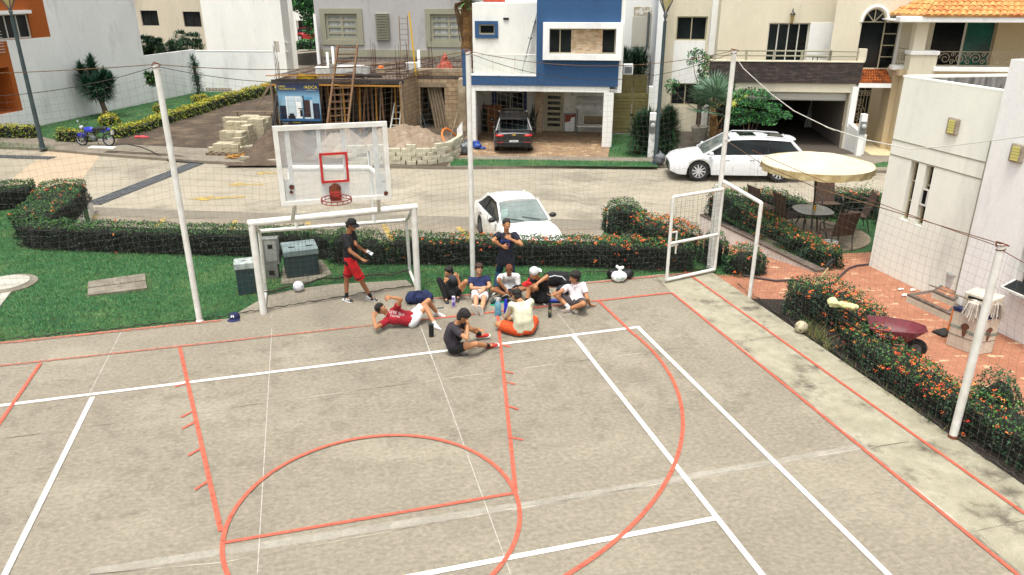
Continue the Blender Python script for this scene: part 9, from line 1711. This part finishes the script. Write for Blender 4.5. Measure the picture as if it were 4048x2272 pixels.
m.add([(x,y,.58) for x,y in top_]+[(x,y,.30) for x,y in bot],[(i,(i+1)%8,8+(i+1)%8,8+i)[::-1] for i in range(8)]+[tuple(range(8,16))]); o=m.build('tray',c_wb,wbt,smooth=30); q=o.modifiers.new('s','SOLIDIFY'); q.thickness=.012; m=MB(); m.tube([(x,y,.585) for x,y in top_],.012,6,closed=True); m.build('tray_rim',c_wb,wbt)
for s_ in(-1,1): m=MB(); m.tube([(-l-.5,s_*.3,.72),(-l-.1,s_*.28,.5),(-l*.3,s_*.24,.29),(l*.75,s_*.06,.2)],.022,7); m.build('handle',c_dk,wbt,smooth=60); m=MB(); m.tube([(-l*.45,s_*.22,.3),(-l*.5,s_*.2,.0),(-l*.15,s_*.2,.0),(-l*.05,s_*.2,.29)],.018,6); m.build('leg',c_dk,wbt)
m=MB(); m.lathe([(.1,-.04),(.17,-.05),(.19,0),(.17,.05),(.1,.04)],(l*.78,0,.19),20,R=R90,cap=False); m.build('wheel',c_tyre,wbt,smooth=60); m=MB(); m.lathe([(.1,-.03),(.1,.03)],(l*.78,0,.19),14,R=R90); m.build('wheel_hub',c_lg,wbt); text('tray_text','TRUPER',.07,c_phw,wbt,(-l*.5,-hw_*.83,.47),(math.radians(65),0,0),.001)
# broom, cloth, hose, litter
bh=G(Y8(375,385),0.0); bt2=PY(Y8(600,95),bh.y+1.0); t=thing('broom','straw broom standing head-down against the big flowering hedge','broom',tuple(bh)); m=MB(); a_=bh+(bt2-bh)*.16; m.tube([a_,bt2],.018,7); m.build('broomstick',M('pale_broomstick',s3(176,150,110),.7),t,world=True); m=MB(); rg=random.Random(2)
for k_ in range(70): e_=Vector((rg.uniform(-.13,.13),rg.uniform(-.06,.06),0)); m.tube([a_+e_*.15,bh+e_+Vector((0,0,.01))],.006,3)
m.build('bristles',M('straw',s3(150,122,100),.9),t,world=True); m=MB(); m.tube([bt2,bt2+(bt2-bh).normalized()*.18],.024,7); m.tube([bt2+Vector((-.05,0,.05)),bt2+Vector((.1,0,.2))],.03,6); m.build('dark_grip',c_dk,t,world=True)
p=G(Y8(690,335),.74); t=thing('yellow_cloth','pale yellow cloth draped over the big flowering hedge','cloth',tuple(p)); soft('cloth_body',[((-.16,.05,.06),(.1,.12,.07)),((-.02,0,.03),(.22,-.05,.0),.06,.05),((-.2,.0,.0),(.25,.05,-.02),.03,.03)],.014,M('pale_yellow_cloth',s3(222,222,160),.9),t,.02,14)
m=MB(); hp=[(Y7(655,945),0),(Y7(560,955),0),(Y7(500,975),0),(Y7(450,1020),0),(Y7(400,1075),0),(Y7(340,1100),0),(Y7(250,1105),0),(Y8(500,195),0),(Y8(380,170),0),(Y8(270,175),0),(Y8(140,155),0),(Y8(60,140),0)]; pts=[G(q,.01) for q,_ in hp]; m.tube(pts,.022,7); tag(m.build('garden_hose',M('dark_hose',s3(60,50,56),.5),smooth=60),'dark hose snaking over the terracotta walk from the white house','hose')
m=MB(); hp=[G(q,S+.12 if i<5 else S+.02) for i,q in enumerate((Z1(1060,1330),Z1(1180,1330),Z1(1300,1355),Z1(1400,1395),Z1(1450,1425),Z6(1150,130),Z6(1290,140),Z6(1380,150)))]; m.tube(hp,.03,6); tag(m.build('garden_hose',c_dk,smooth=60),'thin black pipe running over the far footpath to the drain','hose')
for i,(q,lab) in enumerate((((905,1142),'crumpled paper scrap nearest the slit windows on the walk'),((998,1148),'crumpled paper scrap at the corner of the lower doorstep'),((932,1188),'flattened paper scrap in front of the lower doorstep'))):
    p=G(Y7(*q),0); t=thing('paper_scrap',lab,'litter',(p.x,p.y,-.01)); soft('paper_body',[((-.04,0,.02),(.04,.01,.02),.03,.02),((0,.03,.02),(.04,.02,.02))],.008,m_w2,t,.012,30,sm=0,seed=i)
p=G(Y8(1335,505),0); t=thing('dustpan','dark dustpan with an orange handle beside the crate','dustpan',(p.x,p.y,-.02),.4); m=MB(); m.box((-.17,-.13,0),(.17,.13,.05)); m.build('pan',c_dk,t,bev=.02); m=MB(); m.tube([(.1,0,.03),(.12,.0,.5)],.018,6); m.build('pan_handle',M('orange_plastic'),t)
# ================= PLANTS AT THE HOUSES =================
def fan(name,parent,base,heads,mats,seed,blades=26,ll=.75):
    rng=np.random.default_rng(seed); m=MB(); V=[];mi=[]
    for hd in heads:
        hd=Vector(hd); b=Vector(base); m.tube([b,b.lerp(hd,.5)+Vector((0,0,.12)),hd],.018,5); d=(hd-b).normalized(); side=d.cross(Vector((0,0,1))).normalized() if abs(d.z)<.95 else Vector((1,0,0)); up=side.cross(d); tilt=rng.uniform(-.6,.6); side=(side*math.cos(tilt)+up*math.sin(tilt)).normalized()
        for i in range(blades):
            a=math.radians(-125+250*i/(blades-1)); dr=(d*math.cos(a)+side*math.sin(a)).normalized(); l=ll*(.8+.2*math.cos(a*.6))*rng.uniform(.9,1.05); w=d.cross(side)*.0+side*math.cos(a)*.04-d*math.sin(a)*.04
            mid=hd+dr*l*.5; tip=hd+dr*l-Vector((0,0,.1*l*rng.random())); V+=[hd,mid-w,tip,mid+w]; mi.append(rng.integers(0,len(mats)))
    m.build('leaf_stalks',M('palm_stalk',s3(120,110,60),.7),parent,world=True); V=np.array([tuple(v) for v in V]); return rawmesh('fronds',V-np.array(parent.location),np.arange(len(V)).reshape(-1,4),mats,mi,parent=parent)
fm=[M('fan_leaf',s3(92,128,98,.9),.6,grain=0),M('fan_leaf_blue',s3(120,150,126,.9),.6,grain=0),M('fan_leaf_dark',s3(60,96,66,.8),.6,grain=0)]; fy=[M('fan_leaf_yellow',s3(160,164,64,.9),.6,grain=0),fm[0]]
p=PY(Z4(706,1200),34.3); p.z=HZ; t=thing('fan_palm','fan palm with big pleated leaves beside the dark garage','palm',tuple(p)); Yp=p.y; zp=lambda x,y,dy=0:PY(Z4(x,y),Yp+dy)
m=MB(); m.tube([p,zp(706,1080),zp(700,960)],[.22,.2,.12],10); rg=random.Random(3)
for i in range(26): a_=rg.random()*6.28; z=rg.random()*1.4; m.bar((p.x+.17*math.cos(a_),p.y+.17*math.sin(a_),HZ+z),(p.x+.3*math.cos(a_),p.y+.3*math.sin(a_),HZ+z+.3),.06,.03)
m.build('trunk',M('palm_bark',s3(140,106,60),.9,s3(100,72,40),scale=8,bump=.6),t,world=True)
b0=tuple(zp(700,960)); fan('f',t,b0,[zp(640,900,-.3),zp(700,830,-.6),zp(740,800,0),zp(600,860,.2),zp(660,810,.5),zp(800,860,.5),zp(640,960,-.5),zp(760,900,.7),zp(700,780,.3)],fm,1,30,1.05); fan('f',t,b0,[zp(860,870,-.2),zp(890,850,.2)],fy,2,30,.95)
def crown(name,parent,blobs,n,ls,mats,seed,flat=.5,asp=.45,world=True):
    rng=np.random.default_rng(seed); pts=[]
    for (c,r) in blobs:
        k=max(8,int(n*r*r)); d=rng.normal(size=(k,3)); d/=np.linalg.norm(d,axis=1)[:,None]; q=np.array(tuple(c))+d*r*(rng.random((k,1))**.35)*np.array([1,1,flat]); pts.append(q)
    q=np.concatenate(pts); V,Fq=leaves(q,ls,asp,np.array([[0,0,.8]]),1.0,rng,droop=.2); return rawmesh(name,V-np.array(parent.location),Fq,mats,rng.integers(0,len(mats),len(q)),parent=parent)
def tree(name,lab,cat,base,trunk,limbs,blobs,n,ls,mats,seed,r=.07,bark=None,flat=.5,asp=.45):
    t=thing(name,lab,cat,tuple(base)); m=MB(); k=len(trunk); m.tube(trunk,[r*(1-.5*i/(k-1)) for i in range(k)],8); [m.tube(l_,[r*.5*(1-.6*i/(len(l_)-1)) for i in range(len(l_))],5) for l_ in limbs]; m.build('trunk',bark or c_bark,t,world=True,smooth=60); crown('crown',t,blobs,n,ls,mats,seed,flat,asp); return t
gl_=[L_md,L_dk,M('leaf_feather',s3(44,124,62,.8),.6,grain=0),M('leaf_feather_light',s3(84,150,70,.8),.6,grain=0)]
p=PY(Z4(1000,1180),33.7); p.z=HZ; Yp=p.y; zq=lambda x,y,d=0:PY(Z4(x,y),Yp+d); rg=random.Random(8)
bl=[(zq(x,y,rg.uniform(-.9,.6)),r_) for x,y,r_ in((900,830,.4),(960,800,.45),(1060,790,.5),(1150,830,.5),(1000,880,.55),(1100,900,.55),(1200,920,.5),(920,960,.5),(1020,980,.5),(1120,1000,.5),(1220,1010,.45),(1300,990,.4),(880,1050,.45),(860,1010,.4),(1180,1060,.35),(1340,1010,.25),(950,1040,.4),(1060,1040,.35),(1240,960,.35))]
tree('shrub_tree','feathery green shrub tree in front of the open garage','tree',p,[p,zq(1010,1080),zq(1000,1000)],[[p,zq(960,1060),zq(900,960)],[p,zq(1050,1050),zq(1130,960)],[p,zq(1100,1040),zq(1220,980)],[zq(1000,1000),zq(1040,900),zq(1060,820)]],bl,900,.075,gl_,7,r=.05,flat=.35,asp=.3)
p=G(Z4(572,1225),HZ); Yp=p.y; zq=lambda x,y,d=0:PY(Z4(x,y),Yp+d)
t=thing('flower_pot','pale round flower pot with the thin leafy tree','pot',tuple(p)); m=MB(); m.lathe([(.26,0),(.36,.5),(.42,.66),(.42,.74),(.36,.74),(.34,.66)],(0,0,0),20,cap=False); m.lathe([(.001,.66),(.35,.66)],(0,0,0),20,cap=False); m.build('pot_body',M('grey_pot',s3(176,170,156),.8,s3(150,144,130),scale=6),t,smooth=50)
bl=[(zq(x,y,rg.uniform(-.4,.4)),r_) for x,y,r_ in((520,470,.3),(560,450,.32),(600,460,.3),(630,500,.34),(660,560,.32),(620,560,.3),(650,620,.3),(600,620,.25),(660,680,.2),(540,520,.26),(500,540,.22),(590,660,.22),(330,710,.3),(370,720,.26),(310,760,.28),(340,800,.24),(640,660,.28))]
b_=p+Vector((0,0,.66)); tree('slim_tree','thin potted tree with a sparse leafy crown before the beige wall','tree',b_,[b_,zq(570,1100),zq(575,960),zq(580,820),zq(585,700)],[[zq(580,760),zq(540,640),zq(520,500)],[zq(583,720),zq(620,640),zq(640,540)],[zq(575,960),zq(480,900),zq(420,850),zq(350,760)],[zq(585,700),zq(580,600),zq(570,470)]],bl,650,.07,gl_,8,r=.05,flat=.6,asp=.4)
gs_=[L_dk,L_md,M('sword_leaf',s3(44,80,52,.8),.6,grain=0)]
def sword(lab,q,r,h,seed,n=1,zb=HZ,cat='shrub',base=None):
    p=base or G(q,zb); t=thing('spiky_shrub',lab,cat,tuple(p)); rg=random.Random(seed); P=[]
    for i in range(9): a_=rg.random()*6.28; rr_=r*rg.random()*.7; x,y=p.x+rr_*math.cos(a_),p.y+rr_*math.sin(a_); P.append([Vector((x,y,p.z)),Vector((x,y,p.z+h*.75))])
    tufts('foliage',P,h*.38,int(160*n),gs_,seed,t,droop=.7,wd=.02); m=MB(); [m.tube(q_,.03,5) for q_ in P]; m.build('stems',c_bark,t,world=True); return t
sword('bushy green shrub between the olive gate and the white meter pillar',Z3(1665,1335),.85,1.9,51,1.6); sword('dark bushy shrub right of the middle street lamp',Z3(1860,1320),.6,2.0,52,1.6)
u_b=wpt(H,H.L(Z3(1600,640),DG+3.2)[0],DG+3.2); zz_=H.L(Z3(1600,650),DG+3.2)[1]; sword('dark palm-like shrub above the olive panel',None,1.3,2.0,53,1.2,base=Vector((u_b[0],u_b[1],HZ+zz_-.6)))
for i,(q,lab,r_) in enumerate(((Z1(1380,470),'feathery palm shrub against the far white wall, left one',.9),(Z1(1560,470),'wide palm shrub in front of the beige house behind the wall',1.3))):
    pr=PY(q,59.0); t=thing('palm_shrub',lab,'palm',tuple(pr)); hb=tuple(pr+Vector((0,0,-.3))); rg=random.Random(i); fr=[]
    for k_ in range(22): a_=rg.random()*6.28; e=rg.uniform(.3,1.3); fr.append([Vector(hb),Vector(hb)+Vector((math.cos(a_)*r_*1.1,math.sin(a_)*r_*1.1,r_*e*.9)),Vector(hb)+Vector((math.cos(a_)*r_*1.9,math.sin(a_)*r_*1.9,r_*(e*.9-.1)))])
    tufts('fronds',fr,.42,60,gs_,60+i,t,droop=.5,wd=.035)
    m=MB(); m.lathe([(.2,-1.5),(.15,0)],(0,0,-.3),8); m.build('stem',c_bark,t)
# tall palm trunk left of the blue house
Yp=(H.o+H.n*9).y; tp=PY(Z2(1850,400),Yp); t=thing('tall_palm','tall palm with a rough trunk and dry fronds behind the blue house corner','palm',(tp.x,tp.y,HZ)); zq=lambda x,y,d=0:PY(Z2(x,y),Yp+d)
m=MB(); pts=[(tp.x,tp.y,HZ)]+[tuple(zq(1852,400-i*50)) for i in range(0,9)]; m.tube(pts,[.3+.03*(i%2) for i in range(len(pts))],12); m.build('trunk',M('palm_bark'),t,world=True); m=MB(); rg=random.Random(4)
for i in range(14): a=zq(1835+rg.uniform(-10,15),60+rg.uniform(-60,30),-.3); m.tube([a,a+Vector((-.5,-.1,-.1)),zq(1800+rg.uniform(-12,20),rg.uniform(150,380),-.3)],.03,3)
m.build('dry_fronds',M('dry_frond',s3(110,84,56),.9),t,world=True); tufts('green_sheath',[[zq(1850,60,-.2),zq(1850,-80,-.2)]],.9,160,[L_md,gl_[3]],70,t,droop=.3,wd=.05)
# far tree by the carport
Yp=80; zq=lambda x,y,d=0:PY(Z2(x,y),Yp+d); bl=[(zq(x,y,rg.uniform(-1,1)),r_) for x,y,r_ in((380,20,1.1),(430,0,1.2),(500,30,1.3),(460,70,1.0),(520,100,1.1),(480,150,.9),(520,180,.8),(400,60,.8),(540,220,.7),(470,190,.5),(490,270,.6),(530,290,.6),(360,-30,1.4),(540,20,1.2))]
b_=zq(545,380); tree('leafy_tree','leafy green tree partly hiding the distant carport','tree',b_,[b_,zq(545,250),zq(535,120)],[[zq(540,200),zq(500,100),zq(450,40)]],bl,260,.16,gl_,71,r=.2,flat=.8)
pb=PY(Z2(505,405),76); hedge('low green shrub on the distant street corner',[(pb.x-1.3,pb.y),(pb.x+1.0,pb.y)],1.2,.9,z0=pb.z-.2,dens=60,ls=.12,side=(L_md,gl_[2],L_md,L_dk),top=(gl_[3],gl_[2],L_md,gl_[3]),seed=72,round_=True,name='low_shrub',cat='shrub')
p=G(Z5(812,1280),HZ); hedge('small green plant at the foot of the entry wall',[(p.x-.1,p.y+.2),(p.x+.3,p.y+.2)],.35,.7,z0=HZ,dens=300,ls=.06,side=(L_md,gl_[2],L_md,L_dk),seed=73,round_=True,name='small_plant',cat='plant')
